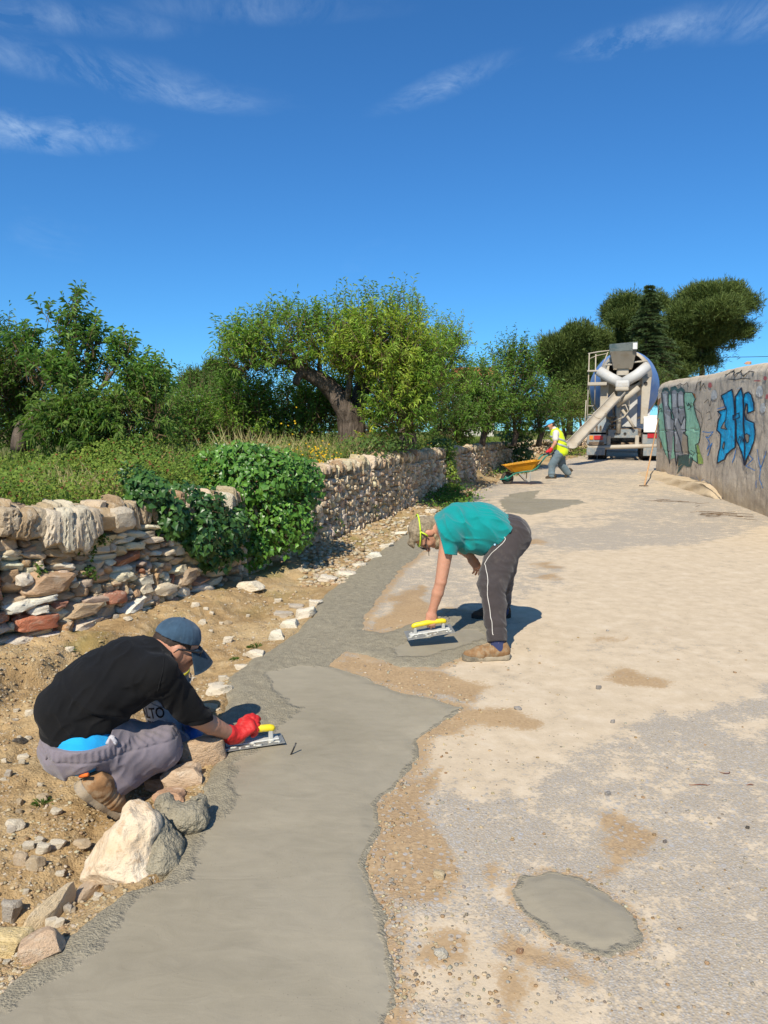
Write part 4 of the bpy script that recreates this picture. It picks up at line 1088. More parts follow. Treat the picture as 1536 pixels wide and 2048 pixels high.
for (px, py, rx, ry, n) in [(170, 840, 70, 40, 210), (260, 845, 70, 50, 260), (120, 850, 60, 36, 150), (310, 840, 40, 46, 150), (220, 890, 70, 24, 120), (200, 820, 80, 24, 110)]:
    blobs.append(B(px, py, 8.9, rx, ry, .42, n, up=0.35, base=(0.115, 0.205, 0.045), tip=(0.20, 0.30, 0.075)))
leafy_tree('almond_tree', 'almond tree at the left with tall upright shoots above a bent bare limb', 'tree', TG, (t0[0], t0[1], gz(t0[0], t0[1])), limbs, blobs, 33, MD, LT, (0.065, 0.12), (0.015, 0.025), per=14, shootL=(0.12, 0.27), droop=.4)
t0 = P(-20, 890, 9.6)
blobs = [B(15, 770, 9.6, 55, 45, .6, 220, base=DK, tip=(.12, .19, .03)), B(-30, 740, 9.6, 50, 60, .6, 200, base=DK, tip=(.12, .19, .03)), B(20, 820, 9.8, 60, 40, .6, 220, base=DK, tip=MD), B(5, 715, 9.5, 16, 22, .2, 20, up=.8)]
leafy_tree('almond_tree', 'dark almond tree cut off by the left edge of the picture', 'tree', TG, (t0[0], t0[1], gz(t0[0], t0[1])), [limb([(-30, 900, 9.6), (-20, 840, 9.6), (-5, 790, 9.6)], .11, .05, .02)], blobs, 34, DK, MD, (0.055, 0.10), (0.013, 0.024), per=16)
# --- thicket of bushes in the middle distance
BG = 'bushes behind the terrace grass'
for k, (px, py, Y, rx, ry, n, c0, c1, lab) in enumerate([
    (360, 850, 12.5, 60, 46, 330, DK, MD, 'green bush between the left almond tree and the big ivy'), (430, 830, 14.0, 75, 60, 420, DK, MD, 'bushy thicket below the distant round pine'), (330, 830, 15.5, 50, 40, 200, DK, LT, 'pale green bush just right of the left almond tree'),
    (480, 860, 12.8, 60, 40, 260, MD, LT, 'low green bush beneath the long limb of the old almond'), (560, 860, 13.2, 60, 36, 240, DK, MD, 'dark low bush left of the forked trunk'), (610, 815, 16.5, 80, 60, 330, DK, MD, 'dark thicket seen behind the forked trunk'),
    (400, 790, 18.0, 60, 34, 200, DK, MD, 'far green bush under the distant round pine'), (700, 830, 18.0, 90, 50, 260, DK, MD, 'shady thicket between the two almond trunks'), (20, 860, 11.0, 60, 34, 260, DK, MD, 'dark bush at the left edge behind the terrace weeds')]):
    c = P(px, py, Y)
    leafy_tree('bush', lab, 'bush', BG, (c[0], c[1], gz(c[0], c[1])), [limb([(px, 895, Y), (px + 8, 860, Y), (px - 10, py, Y)], .05, .02, .03), limb([(px + 5, 890, Y), (px + 30, py + 5, Y)], .035, .012, .03)],
               [B(px, py, Y, rx, ry, .6, n), B(px + rx * .5, py + ry * .4, Y - .2, rx * .6, ry * .6, .5, n // 3)], 50 + k, c0, c1, (0.05, 0.10), (0.016, 0.03), per=13, shootL=(0.2, 0.45), up=.45)
# --- bushes on the right, over the wall and towards the truck
for k, (px, py, Y, rx, ry, n, c0, c1, lab, sp) in enumerate([
    (1028, 790, 21.5, 60, 75, 560, (0.076, 0.162, 0.027), (0.153, 0.255, 0.043), 'tall bright green bush with pointed top above the wheelbarrow', 1), (965, 800, 20.0, 48, 62, 380, MD, (0.136, 0.230, 0.043), 'round green bush left of the tall pointed one', 0), (1078, 820, 22.5, 30, 50, 220, (0.068, 0.145, 0.027), (0.136, 0.230, 0.043), 'narrow green bush between the pointed one and the capped worker', 0),
    (1125, 818, 30.0, 36, 40, 260, (0.102, 0.170, 0.031), (0.187, 0.255, 0.051), 'yellow-green bush behind the worker in the vest', 0), (1160, 810, 33.0, 26, 36, 150, (0.102, 0.170, 0.031), (0.170, 0.238, 0.051), 'small yellow-green tree beside the truck ladder', 0),
    (910, 850, 19.0, 46, 34, 220, DK, MD, 'dark bush low behind the far wall', 0), (1320, 770, 40.0, 20, 34, 140, (.06, .11, .02), (.11, .16, .03), 'bright green bush between the drum and the painted wall', 0)]):
    c = P(px, py, Y); m = Y / FPX
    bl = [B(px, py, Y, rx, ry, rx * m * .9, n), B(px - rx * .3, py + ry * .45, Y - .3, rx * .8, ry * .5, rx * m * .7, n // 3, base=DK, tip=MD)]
    if sp: bl += [B(1030, 720, Y, 26, 30, .4, 90, up=.8), B(1000, 740, Y, 26, 30, .4, 80, up=.7), B(1060, 745, Y, 22, 30, .4, 70, up=.7)]
    g = gz(c[0], c[1])
    leafy_tree('bush', lab, 'bush', BG, (c[0], c[1], g), [limb([(px, 892, Y), (px + 4, 860, Y), (px - 4, py, Y)], .09, .03, .04), limb([(px, 890, Y), (px + 14, 850, Y), (px + 20, py, Y)], .05, .02, .04)],
               bl, 70 + k, c0, c1, (0.08, 0.14), (0.025, 0.045), per=12, shootL=(0.25, 0.6), up=.5)

# --- pines and the cedar
def pine(name, label, base_px, Y, trunk_px, clumps, seed, col0, col1, nL=(0.22, 0.46), dens=1.0, trunk_r=0.22):
    r = np.random.default_rng(seed); c = P(*base_px, Y); z0 = gz(c[0], c[1]); root = empty(name, (c[0], c[1], z0)); o3 = np.array(root.location)
    tag(root, label, 'tree', 'tall conifers on the skyline')
    top = np.mean([q[0] for q in trunk_px]); m = Y / FPX
    tp = [np.array([c[0], c[1], z0 - 0.1])] + [P(x, y, Y) for x, y in trunk_px]
    it = [tube_arrays(np.array(tp) - o3, np.linspace(trunk_r, trunk_r * .4, len(tp)), 9)]
    parts = []
    for (px, py, rx, ry, n) in clumps:
        cc = P(px, py, Y); cc = cc + np.array([0, r.normal() * rx * m * .6, 0])
        st = tp[-1] + (tp[len(tp) // 2] - tp[-1]) * r.random(); en = cc - np.array([0, 0, ry * m * .4])
        it.append(tube_arrays(np.array([st, (st + en) / 2 - np.array([0, 0, .15]), en]) - o3, [trunk_r * .3, trunk_r * .2, .03], 5))
        n = int(n * dens)
        A, u = ellipsoid_pts(n, cc, (rx * m, rx * m * .95, ry * m), r, 2.6)
        A = A[(u[:, 2] > -0.55)]; u = u[u[:, 2] > -0.55]; n = len(A)
        lump = fbm(A * 1.1, 3, seed)
        A = A + u * (lump * 0.45 + 0.55 * fbm(A * 2.6, 2, seed + 4))[:, None] + r.normal(size=(n, 3)) * .15
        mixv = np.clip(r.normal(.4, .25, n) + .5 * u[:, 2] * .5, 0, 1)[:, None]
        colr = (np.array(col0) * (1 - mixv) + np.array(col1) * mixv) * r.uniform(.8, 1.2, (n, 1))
        for _ in range(3):
            d = nrm(u * .7 + np.array([0, 0, .65]) + r.normal(size=(n, 3)) * .55)
            parts.append(leaf_blades(A - o3 + r.normal(size=(n, 3)) * .04, d, r.uniform(*nL, n), r.uniform(.03, .05, n), colr, r, 0.05))
    V, F = join_arrays(it); link('trunk', np_mesh('trunk', V, F, True), M_PBARK, root)
    foliage('crown', parts, M_NEEDLE, root)
def clump_fill(poly, n, rr, r, squash=.62):
    poly = np.array(poly, float); out = []
    lo, hi = poly.min(0), poly.max(0)
    while len(out) < n:
        q = r.uniform(lo, hi); s = r.uniform(*rr)
        if poly_sd(poly, q[None])[0] > s * .55: out.append((q[0], q[1], s, s * squash, int(5.2 * s * s * .42)))
    return out
rp = np.random.default_rng(5)
PC0, PC1 = (0.050, 0.085, 0.020), (0.120, 0.155, 0.036)
pine('stone_pine', 'broad umbrella-shaped pine, tallest at the right above the painted wall', (1405, 800), 52, [(1404, 740), (1400, 690), (1390, 640)],
     clump_fill([(1335, 640), (1350, 590), (1395, 566), (1440, 572), (1480, 600), (1494, 630), (1508, 655), (1480, 690), (1450, 700), (1400, 705), (1350, 700), (1320, 720), (1310, 690), (1322, 660)], 40, (24, 44), rp)
     + clump_fill([(1320, 690), (1440, 690), (1450, 730), (1400, 740), (1340, 780), (1310, 770)], 12, (16, 26), rp) + [(1495, 652, 14, 8, 60), (1470, 690, 18, 9, 90), (1430, 725, 16, 9, 70), (1440, 705, 22, 10, 100), (1420, 745, 14, 8, 60), (1340, 735, 24, 14, 150), (1360, 715, 24, 14, 150)], 91, PC0, PC1, dens=1.1)
pine('stone_pine', 'wide round-topped pine behind the dark tiered cedar', (1275, 800), 58, [(1275, 750), (1270, 690), (1265, 650)],
     clump_fill([(1198, 660), (1205, 625), (1235, 598), (1280, 590), (1330, 592), (1345, 620), (1345, 760), (1300, 790), (1200, 790), (1190, 700)], 46, (22, 42), rp), 92, PC0, PC1, dens=1.1)
pine('stone_pine', 'lower bushy pine left of the truck hopper', (1140, 800), 50, [(1145, 760), (1140, 720), (1135, 690)],
     clump_fill([(1070, 720), (1085, 690), (1108, 676), (1112, 652), (1150, 650), (1165, 672), (1205, 668), (1222, 690), (1220, 780), (1180, 800), (1130, 800), (1100, 770), (1085, 735)], 40, (20, 38), rp)
     + [(1150, 775, 26, 14, 120), (1180, 770, 22, 14, 120), (1120, 765, 20, 12, 100)], 93, PC0, PC1, dens=1.1)
pine('stone_pine', 'small distant round pine above the thicket, left of the old almond tree', (415, 830), 42, [(414, 790), (413, 770), (412, 755)],
     clump_fill([(368, 765), (385, 735), (410, 722), (440, 724), (460, 745), (458, 775), (430, 790), (385, 785)], 16, (13, 22), rp), 94, PC0, PC1)
pine('stone_pine', 'dark low pine thicket behind the painted wall and the mixer drum', (1350, 815), 62, [(1350, 790), (1352, 770), (1350, 760)], clump_fill([(1290, 800), (1300, 760), (1340, 745), (1400, 760), (1420, 775), (1400, 810), (1300, 815)], 18, (16, 26), rp), 96, PC0, PC1)
pine('stone_pine', 'dark low pine thicket behind the bushes left of the truck', (1140, 830), 60, [(1140, 800), (1142, 790), (1140, 780)], clump_fill([(1075, 790), (1110, 765), (1180, 765), (1215, 790), (1215, 840), (1080, 840)], 22, (16, 26), rp), 97, PC0, PC1)
# cedar: tiers of drooping boughs
def cedar():
    r = np.random.default_rng(95); Y = 48.0; m = Y / FPX; c = P(1293, 800, Y); z0 = gz(c[0], c[1])
    root = tag(empty('cedar_tree', (c[0], c[1], z0)), 'pointed dark green cedar with tiered drooping boughs behind the mixer drum', 'tree', 'tall conifers on the skyline'); o3 = np.array(root.location)
    top = P(1293, 570, Y); parts = []
    it = [tube_arrays(np.array([[c[0], c[1], z0 - .1], top]) - o3, [.2, .02], 8)]
    for lv in range(26):
        f = lv / 25; zz = top[2] - (0.15 + f * 5.9); reach = (6 + 70 * f ** 0.85) * m
        for k in range(7):
            a = r.uniform(0, 6.28); L = reach * r.uniform(.6, 1.1); dv = np.array([math.cos(a), math.sin(a), 0])
            s = np.array([c[0], c[1], zz]); t = np.linspace(.1, 1, 40)
            e = s + dv * L + np.array([0, 0, -.12 * L])
            it.append(tube_arrays(np.array([s, (s + e) / 2 + np.array([0, 0, .05 * L]), e]) - o3, [.03, .02, .008], 4))
            A = s + dv * (L * t)[:, None] + np.array([0, 0, 1.0]) * (0.2 * t * (1 - t) * L - .12 * L * t ** 2)[:, None]
            A = np.repeat(A, 5, 0); n = len(A); sd = np.array([-dv[1], dv[0], 0])
            A = A + sd * (r.normal(size=n) * .16 * L * (1.1 - np.repeat(t, 5)))[:, None] + r.normal(size=(n, 3)) * .03
            d = nrm(dv + sd * r.normal(size=n)[:, None] * .9 + np.array([0, 0, .15]) + r.normal(size=(n, 3)) * .3)
            cl = (np.array((0.048, 0.080, 0.029)) + np.array((0.048, 0.064, 0.024)) * r.random((n, 1))) * r.uniform(.8, 1.2, (n, 1))
            parts.append(leaf_blades(A - o3, d, r.uniform(.12, .26, n), r.uniform(.03, .05, n), cl, r, .1))
    V, F = join_arrays(it); link('trunk', np_mesh('trunk', V, F, True), M_PBARK, root)
    foliage('crown', parts, M_NEEDLE, root)
cedar()

# --- ivy and glossy shrub hanging over the wall
def ivy(name, label, cat, patches, seed, leaf, cols, dens, mat=None, hang=0.55):
    """patches: (px, py, Y, rx, ry, depth, n): leaf shells, leaves facing outward"""
    r = np.random.default_rng(seed); c = P(*patches[0][:3]); root = empty(name, (c[0], c[1], gz(c[0], c[1]))); o3 = np.array(root.location); tag(root, label, cat, 'climbing plants on the stone wall')
    parts, tw = [], []
    for (px, py, Y, rx, ry, dp, n) in patches:
        cc = P(px, py, Y); m = Y / FPX; n = int(n * dens)
        A, u = ellipsoid_pts(n, cc, (rx * m, dp, ry * m), r, 5.0)
        A = A + u * (0.16 * fbm(A * 3.5, 3, seed))[:, None]
        nn = nrm(u * .8 + np.array([-.1, -.35, .35]) + r.normal(size=(n, 3)) * .38)
        d = nrm(np.array([0, 0, -hang]) + r.normal(size=(n, 3)) * .5); d = nrm(d - nn * (d * nn).sum(1, keepdims=True))
        k = np.clip(r.normal(.45, .28, n) + .4 * fbm(A * 2.5, 2, seed + 1), 0, 1)[:, None]
        cl = (np.array(cols[0]) * (1 - k) + np.array(cols[1]) * k) * r.uniform(.75, 1.25, (n, 1))
        L = r.uniform(*leaf, n)
        parts.append(broad_leaves(A - o3, d, nn, L, L * r.uniform(.6, .85, n), cl))
        q = r.random(n) < .10; tw.append(twig_arrays(cc + (A[q] - cc) * .5 - o3, A[q] - o3, .006, .002))
    foliage('leaves', parts, mat or M_IVY, root)
    V, F = join_arrays(tw); t = link('stems', np_mesh('stems', V, F, False), M_TWIG, root); t['kind'] = 'stuff'
    return root
IV = ((0.045, 0.135, 0.020), (0.150, 0.310, 0.040))
ivy('glossy_shrub', 'big glossy dark green shrub spilling over the stone wall', 'shrub', [(520, 960, 7.9, 110, 62, .5, 2300), (470, 925, 8.0, 90, 40, .5, 1300), (580, 985, 8.1, 62, 58, .4, 1150), (540, 1050, 7.7, 82, 62, .28, 1500), (500, 1100, 7.5, 60, 42, .2, 650), (440, 1010, 7.6, 62, 52, .3, 950), (600, 1040, 8.2, 34, 34, .22, 300), (610, 950, 8.3, 34, 44, .3, 420)], 61, (0.04, 0.075), IV, 1.0)
ivy('ivy', 'dark ivy trailing down the near wall left of the glossy shrub', 'ivy', [(290, 985, 6.35, 46, 40, .22, 620), (330, 1040, 6.4, 56, 42, .16, 720), (385, 1075, 6.6, 50, 40, .14, 560), (270, 960, 6.6, 34, 24, .2, 240), (420, 1110, 6.8, 40, 26, .1, 240), (350, 990, 6.8, 50, 30, .2, 380), (430, 1060, 7.0, 46, 44, .14, 520), (395, 1015, 6.9, 50, 36, .2, 420), (455, 1100, 7.15, 40, 36, .12, 380), (410, 1000, 7.4, 60, 34, .3, 420), (462, 1060, 7.25, 42, 62, .2, 700), (430, 985, 7.5, 50, 30, .25, 400)], 62, (0.045, 0.08), ((0.023, 0.072, 0.023), (0.085, 0.190, 0.034)), 1.0)
ivy('ivy', 'curtain of yellow-green ivy hanging down the middle of the long wall', 'ivy', [(886, 900, 16.0, 22, 20, .3, 420), (890, 930, 15.9, 20, 26, .15, 420), (897, 960, 15.8, 15, 20, .12, 220), (872, 890, 16.2, 18, 12, .3, 160)], 63, (0.05, 0.09), ((0.067, 0.142, 0.023), (0.247, 0.323, 0.038)), 1.0)
ivy('ivy', 'dark ivy mound overhanging the far wall behind the wheelbarrow', 'ivy', [(1040, 880, 22.5, 28, 22, .5, 360), (1044, 905, 22.3, 20, 18, .2, 260), (1052, 918, 22.2, 12, 10, .15, 100), (1018, 872, 23, 20, 14, .4, 160)], 64, (0.07, 0.12), ((0.034, 0.076, 0.019), (0.095, 0.162, 0.030)), 1.0)
for (px, py, sc, lab) in [(180, 1100, 22, 'small ivy sprig growing from the near wall under the fluted slabs'), (176, 1140, 16, 'tiny green sprig low on the near wall'), (205, 1075, 18, 'ivy sprig beside the fluted slabs on the near wall'), (78, 1142, 22, 'small weed tuft rooted in the near wall over the brown block'), (670, 1055, 10, 'weed sprig low on the long wall'), (745, 1025, 12, 'weed sprig halfway along the long wall'), (755, 990, 14, 'thin weed high on the long wall'), (855, 975, 10, 'yellowish weed on the wall left of the ivy curtain'), (712, 1060, 8, 'tiny weed at the wall foot'), (790, 1040, 9, 'green tuft at the wall foot in the shade')]:
    w = at_wall(px, py)
    ivy('wall_weed', lab, 'weed', [(px, py, w[1] - 0.04, sc, sc * 1.15, .07, 55)], 600 + px, (0.018, 0.04), ((0.04, 0.09, 0.015), (0.10, 0.16, 0.03)), 1.0, M_WEED, .2)
# --- weeds, clover and grass of the terrace
def ground_blades(name, n, region, H, Wd, cols, seed, label, lean=.35, mat=None, accept=None, seg2=False, zoff=0.0):
    r = np.random.default_rng(seed)
    A = np.zeros((0, 2))
    while len(A) < n:
        q = region(r, n); q = q[accept(q)] if accept else q
        A = np.concatenate([A, q])
    A = A[:n]; z = ground_z(A[:, 0], A[:, 1]) + zoff
    b = np.concatenate([A, z[:, None]], 1)
    d = nrm(np.array([0, 0, 1.0]) + r.normal(size=(n, 3)) * np.array([lean, lean, .1]))
    k = np.clip(r.normal(.4, .25, n) + .6 * fbm(A * 1.2, 2, seed), 0, 1)[:, None]
    cl = (np.array(cols[0]) * (1 - k) + np.array(cols[1]) * k) * r.uniform(.75, 1.25, (n, 1))
    h = r.uniform(*H, n) * (0.7 + 0.5 * (fbm(A * 1.5, 2, seed + 5) + .5))
    V, F, C = leaf_blades(b, d, h, r.uniform(*Wd, n), cl, r, .12, .1)
    o = link(name, np_mesh(name, V, F, False, col=C), mat or M_WEED); return tag(o, label, kind='stuff')
def behind_wall(y0, y1, d0, d1, pw=1.0):
    def f(r, n):
        Y = y0 + (y1 - y0) * r.random(n) ** pw
        return np.stack([wall_x(Y) - r.uniform(d0, d1, n), Y], -1)
    return f
ground_blades('grass', 17000, behind_wall(3.5, 34, 0.32, 5.0, 1.6), (0.14, 0.42), (0.006, 0.014), ((0.120, 0.200, 0.036), (0.290, 0.340, 0.085)), 201, 'tall green and yellowing grass on the terrace behind the wall')
ground_blades('dry_grass', 2300, lambda r, n: np.stack([*(lambda Y: (wall_x(Y) - r.uniform(.3, 2.2, n), Y))(r.uniform(6.8, 14.0, n))], -1), (0.22, 0.50), (0.005, 0.011), ((0.450, 0.375, 0.165), (0.600, 0.570, 0.300)), 202, 'dry straw-coloured grass above the wall', .3, M_STRAW, lambda q: fbm(q * 1.1, 2, 8) > 0.0)
def weed_cover(name, n, region, leaf, cols, seed, label, hz, acc=None):
    r = np.random.default_rng(seed); A = region(r, n)
    if acc: A = A[acc(A)]
    n = len(A); z = ground_z(A[:, 0], A[:, 1]); lump = 0.6 + 0.8 * (fbm(A * 2.2, 3, seed) + .5)
    b = np.concatenate([A, (z + hz * lump * r.random(n) ** .5)[:, None]], 1)
    nn = nrm(np.array([0, -.5, .9]) + r.normal(size=(n, 3)) * .5); d = nrm(r.normal(size=(n, 3))); d = nrm(d - nn * (d * nn).sum(1, keepdims=True))
    k = np.clip(r.normal(.45, .25, n) + .6 * fbm(A * 2.6, 2, seed + 1), 0, 1)[:, None]
    cl = (np.array(cols[0]) * (1 - k) + np.array(cols[1]) * k) * r.uniform(.75, 1.25, (n, 1))
    rd = r.random(n) < .06; cl[rd] = np.array((0.20, 0.075, 0.03)) * r.uniform(.7, 1.3, (rd.sum(), 1))
    L = r.uniform(*leaf, n); V, F, C = broad_leaves(b, d, nn, L, L * .85, cl)
    return tag(link(name, np_mesh(name, V, F, False, col=C), M_WEED), label, kind='stuff')
weed_cover('undergrowth', 34000, behind_wall(4.0, 9.5, 0.03, 2.9), (0.014, 0.036), ((0.088, 0.168, 0.026), (0.232, 0.304, 0.048)), 211, 'clover and low weeds covering the terrace edge', .36)
weed_cover('undergrowth', 9000, behind_wall(9.0, 20, 0.15, 2.5), (0.02, 0.045), ((0.080, 0.144, 0.026), (0.192, 0.240, 0.056)), 212, 'weeds behind the long wall', .30)
r = np.random.default_rng(213)
weed_cover('ground_cover', 3200, lambda r, n: Gv(r.normal(895, 26, n), r.normal(1000, 11, n)), (0.02, 0.05), ((0.056, 0.136, 0.019), (0.144, 0.256, 0.040)), 214, 'patch of green weeds at the foot of the wall', .14, lambda q: (q[:, 0] > wall_x(q[:, 1]) - .02))
weed_cover('ground_cover', 1500, lambda r, n: Gv(r.uniform(975, 1075, n), r.normal(941, 6, n)), (0.03, 0.06), ((0.080, 0.160, 0.024), (0.192, 0.272, 0.048)), 215, 'weeds along the far wall behind the wheelbarrow', .12, lambda q: (q[:, 0] > wall_x(q[:, 1]) - .02) & (q[:, 0] < edge_x(q[:, 1]) + .3))
weed_cover('ground_cover', 900, lambda r, n: Gv(r.uniform(1095, 1175, n), r.normal(906, 4, n)), (0.04, 0.08), ((0.096, 0.160, 0.024), (0.224, 0.272, 0.048)), 216, 'weeds along the wall beside the truck', .16)
# low shrub on the terrace before the trunk, yellow daisies
ivy('bush', 'low dark green bush at the foot of the forked almond trunk', 'bush', [(745, 893, 11.8, 46, 22, .5, 520), (700, 890, 11.9, 24, 14, .3, 160), (800, 890, 12.4, 40, 14, .4, 240)], 65, (0.03, 0.06), ((0.057, 0.114, 0.027), (0.133, 0.209, 0.048)), 1.0, M_WEED, .1)
fr = np.random.default_rng(219); FP = []
for (px, py, s, n) in [(650, 925, 26, 70), (625, 905, 20, 30), (668, 950, 10, 24), (770, 890, 30, 14), (845, 895, 26, 14), (590, 870, 40, 10)]:
    for _ in range(n):
        x, y = px + fr.normal() * s * .7, py + fr.normal() * s * .6
        Yw = float(at_wall(x, max(y, 905))[1]) + fr.uniform(0.1, .8); q = P(x, y, Yw); FP.append(q)
FP = np.array(FP); n = len(FP); nn = nrm(np.array([.1, -.6, .7]) + fr.normal(size=(n, 3)) * .3); parts = []
for k in range(5):
    a = k * 1.2566; t = nrm(np.cross(nn, np.array([0, 0.3, 1.0]))); b = np.cross(nn, t); d = t * math.cos(a) + b * math.sin(a)
    parts.append(broad_leaves(FP, d, nn, .014, .012, np.tile(np.array([[0.75, 0.48, 0.02]]), (n, 1))))
fo = foliage('flowers', parts, M_WEED, None); tag(fo, 'small yellow daisies scattered above the wall', kind='stuff')
for (px, py, s, lab) in [(512, 1276, 16, 'small green grass tuft on the bare earth above the kerb stones'), (470, 1293, 10, 'tiny green tuft next to the grass tuft on the earth'), (84, 1555, 18, 'small flat weed on the earth left of the boot'), (135, 1300, 12, 'little green weed on the earth bank')]:
    g = G(px, py + 6); r = np.random.default_rng(px); n = 60; m = g[1] / FPX
    o3 = np.array([g[0], g[1], float(surf_z(g[0], g[1])[0])]); A = np.concatenate([r.normal(size=(n, 2)) * s * m * .35, np.zeros((n, 1))], 1)
    d = nrm(np.array([0, 0, .8]) + np.concatenate([A[:, :2] / (s * m) * 1.6, np.zeros((n, 1))], 1) + r.normal(size=(n, 3)) * .25)
    V, F, C = leaf_blades(A, d, r.uniform(.5, 1.1, n) * s * m, .006, np.array([[.09, .15, .03]]) * r.uniform(.7, 1.3, (n, 1)), r, .3)
    t = link('grass_tuft', np_mesh('grass_tuft', V, F, False, col=C), M_WEED, None, tuple(o3)); tag(t, lab, 'grass tuft', 'tufts on the bare earth')
# ================================================================== PEOPLE (signed-distance bodies, meshed by surface nets)
def d_cap(a, b, ra, rb, k=0.02, flat=None):
    return ('c', np.asarray(a, np.float32), np.asarray(b, np.float32), ra, rb, k, flat)
def d_ell(c, rad, R=None, k=0.02):
    """ellipsoid; R rows are its axes"""
    return ('e', np.asarray(c, np.float32), np.asarray(rad, np.float32), None if R is None else np.asarray(R, np.float32), k)
def sd_prim(pr, Q):
    if pr[0] == 'c':
        _, a, b, ra, rb, k, flat = pr
        w = Q - a; e = b - a
        if flat is not None:
            n, s = np.asarray(flat[0], np.float32), flat[1]
            w = w + n * ((w @ n) * (1 / s - 1))[:, None]; e = e + n * ((e @ n) * (1 / s - 1))
        t = np.clip((w @ e) / max(float(e @ e), 1e-9), 0, 1)
        return np.linalg.norm(w - t[:, None] * e, axis=1) - (ra + (rb - ra) * t)
    _, c, rad, R, k = pr
    w = Q - c
    if R is not None: w = w @ R.T
    q = w / rad; k0 = np.linalg.norm(q, axis=1); k1 = np.linalg.norm(q / rad, axis=1)
    return k0 * (k0 - 1) / (k1 + 1e-6)
def sd_union(prims, Q, grow=0.0):
    d = None
    for pr in prims:
        e = sd_prim(pr, Q); k = pr[5] if pr[0] == 'c' else pr[4]
        if d is None: d = e; continue
        h = np.clip(0.5 + 0.5 * (d - e) / k, 0, 1)
        d = d + (e - d) * h - k * h * (1 - h)
    return d - grow
def surface_nets(fn, lo, hi, h, block=8):
    """mesh the zero set of fn on a grid, evaluated only near the surface"""
    lo = np.asarray(lo, float); n = np.ceil((np.asarray(hi) - lo) / h / block).astype(int) * block
    nb = n // block
    g = np.stack(np.meshgrid(*[(np.arange(k) + 0.5) * block * h for k in nb], indexing='ij'), -1).reshape(-1, 3) + lo
    dc = fn(g.astype(np.float32))
    near = np.abs(dc) < block * h * 0.87 * 1.35 + 0.012
    V = np.repeat(np.repeat(np.repeat(np.sign(dc).reshape(nb).astype(np.float32), block, 0), block, 1), block, 2)
    loc = np.stack(np.meshgrid(*[np.arange(block)] * 3, indexing='ij'), -1).reshape(-1, 3)
    bi = np.stack(np.unravel_index(np.nonzero(near)[0], nb), -1) * block
    for s in range(0, len(bi), 1500):
        ii = (bi[s:s + 1500, None] + loc[None]).reshape(-1, 3)
        V[ii[:, 0], ii[:, 1], ii[:, 2]] = fn((ii * h + lo).astype(np.float32))
    S_ = V < 0
    cnt = np.zeros(tuple(n - 1), np.int8)
    cs = [(i, j, k) for i in (0, 1) for j in (0, 1) for k in (0, 1)]
    sl = lambda A, c: A[c[0]:A.shape[0] - 1 + c[0], c[1]:A.shape[1] - 1 + c[1], c[2]:A.shape[2] - 1 + c[2]]
    for c in cs: cnt += sl(S_, c)
    act = (cnt > 0) & (cnt < 8); ijk = np.stack(np.nonzero(act), -1)
    idx = np.full(act.shape, -1, np.int64); idx[act] = np.arange(len(ijk))
    pos = np.zeros((len(ijk), 3)); num = np.zeros(len(ijk))
    for a in cs:
        for ax in range(3):
            if a[ax]: continue
            b = list(a); b[ax] = 1
            va = V[tuple((ijk + a).T)]; vb = V[tuple((ijk + b).T)]
            m = (va < 0) != (vb < 0); t = np.where(m, va / np.where(m, va - vb, 1), 0)
            q = np.tile(np.array(a, float), (len(ijk), 1)); q[:, ax] += t
            pos += q * m[:, None]; num += m
    verts = lo + h * (ijk + pos / num[:, None])
    faces = []
    for ax in range(3):
        A = S_.take(range(n[ax] - 1), ax); Bq = S_.take(range(1, n[ax]), ax)
        e = np.stack(np.nonzero(A != Bq), -1); u, v = [(1, 2), (2, 0), (0, 1)][ax]
        e = e[(e[:, u] > 0) & (e[:, v] > 0) & (e[:, u] < n[u] - 1) & (e[:, v] < n[v] - 1)]
        du = np.zeros(3, int); du[u] = 1; dv = np.zeros(3, int); dv[v] = 1
        q = np.stack([idx[tuple((e - du - dv).T)], idx[tuple((e - dv).T)], idx[tuple(e.T)], idx[tuple((e - du).T)]], 1)
        fl = ~S_[tuple(e.T)]
        q[fl] = q[fl][:, ::-1]; faces.append(q)
    return verts, np.concatenate(faces)
def body_part(name, fn, lo, hi, h, mat, parent, col=None, smooth_it=1):
    V, F = surface_nets(fn, lo, hi, h)
    o3 = np.array(parent.matrix_world.translation) if parent is not None else np.zeros(3)
    o3 = np.array(parent['_o']) if parent is not None and '_o' in parent else o3
    me = np_mesh(name, V - o3, F, True, col=None if col is None else col(V.astype(np.float32)))
    return link(name, me, mat, parent)
def bounds(prims, pad):
    P_ = []
    for pr in prims:
        if pr[0] == 'c':
            r_ = max(pr[3], pr[4]) * (pr[6][1] if pr[6] else 1)
            P_ += [pr[1] - r_, pr[1] + r_, pr[2] - r_, pr[2] + r_]
        else: r_ = pr[2].max(); P_ += [pr[1] - r_, pr[1] + r_]
    P_ = np.array(P_); return P_.min(0) - pad, P_.max(0) + pad
def unit(v): v = np.asarray(v, float); return v / np.linalg.norm(v)
def folds(Q, amp, freq, axis, seed, stretch=0.3):
    """cloth creases running across `axis`"""
    ax = unit(axis).astype(np.float32)
    W = Q + ax * ((Q @ ax) * (1 / stretch - 1))[:, None] * 1.0
    n = vnoise(W * freq * stretch + 0.8 * np.stack([vnoise(Q * freq * .4, seed + 9)] * 3, 1), seed)
    return amp * (1 - np.abs(n) * 2.0)
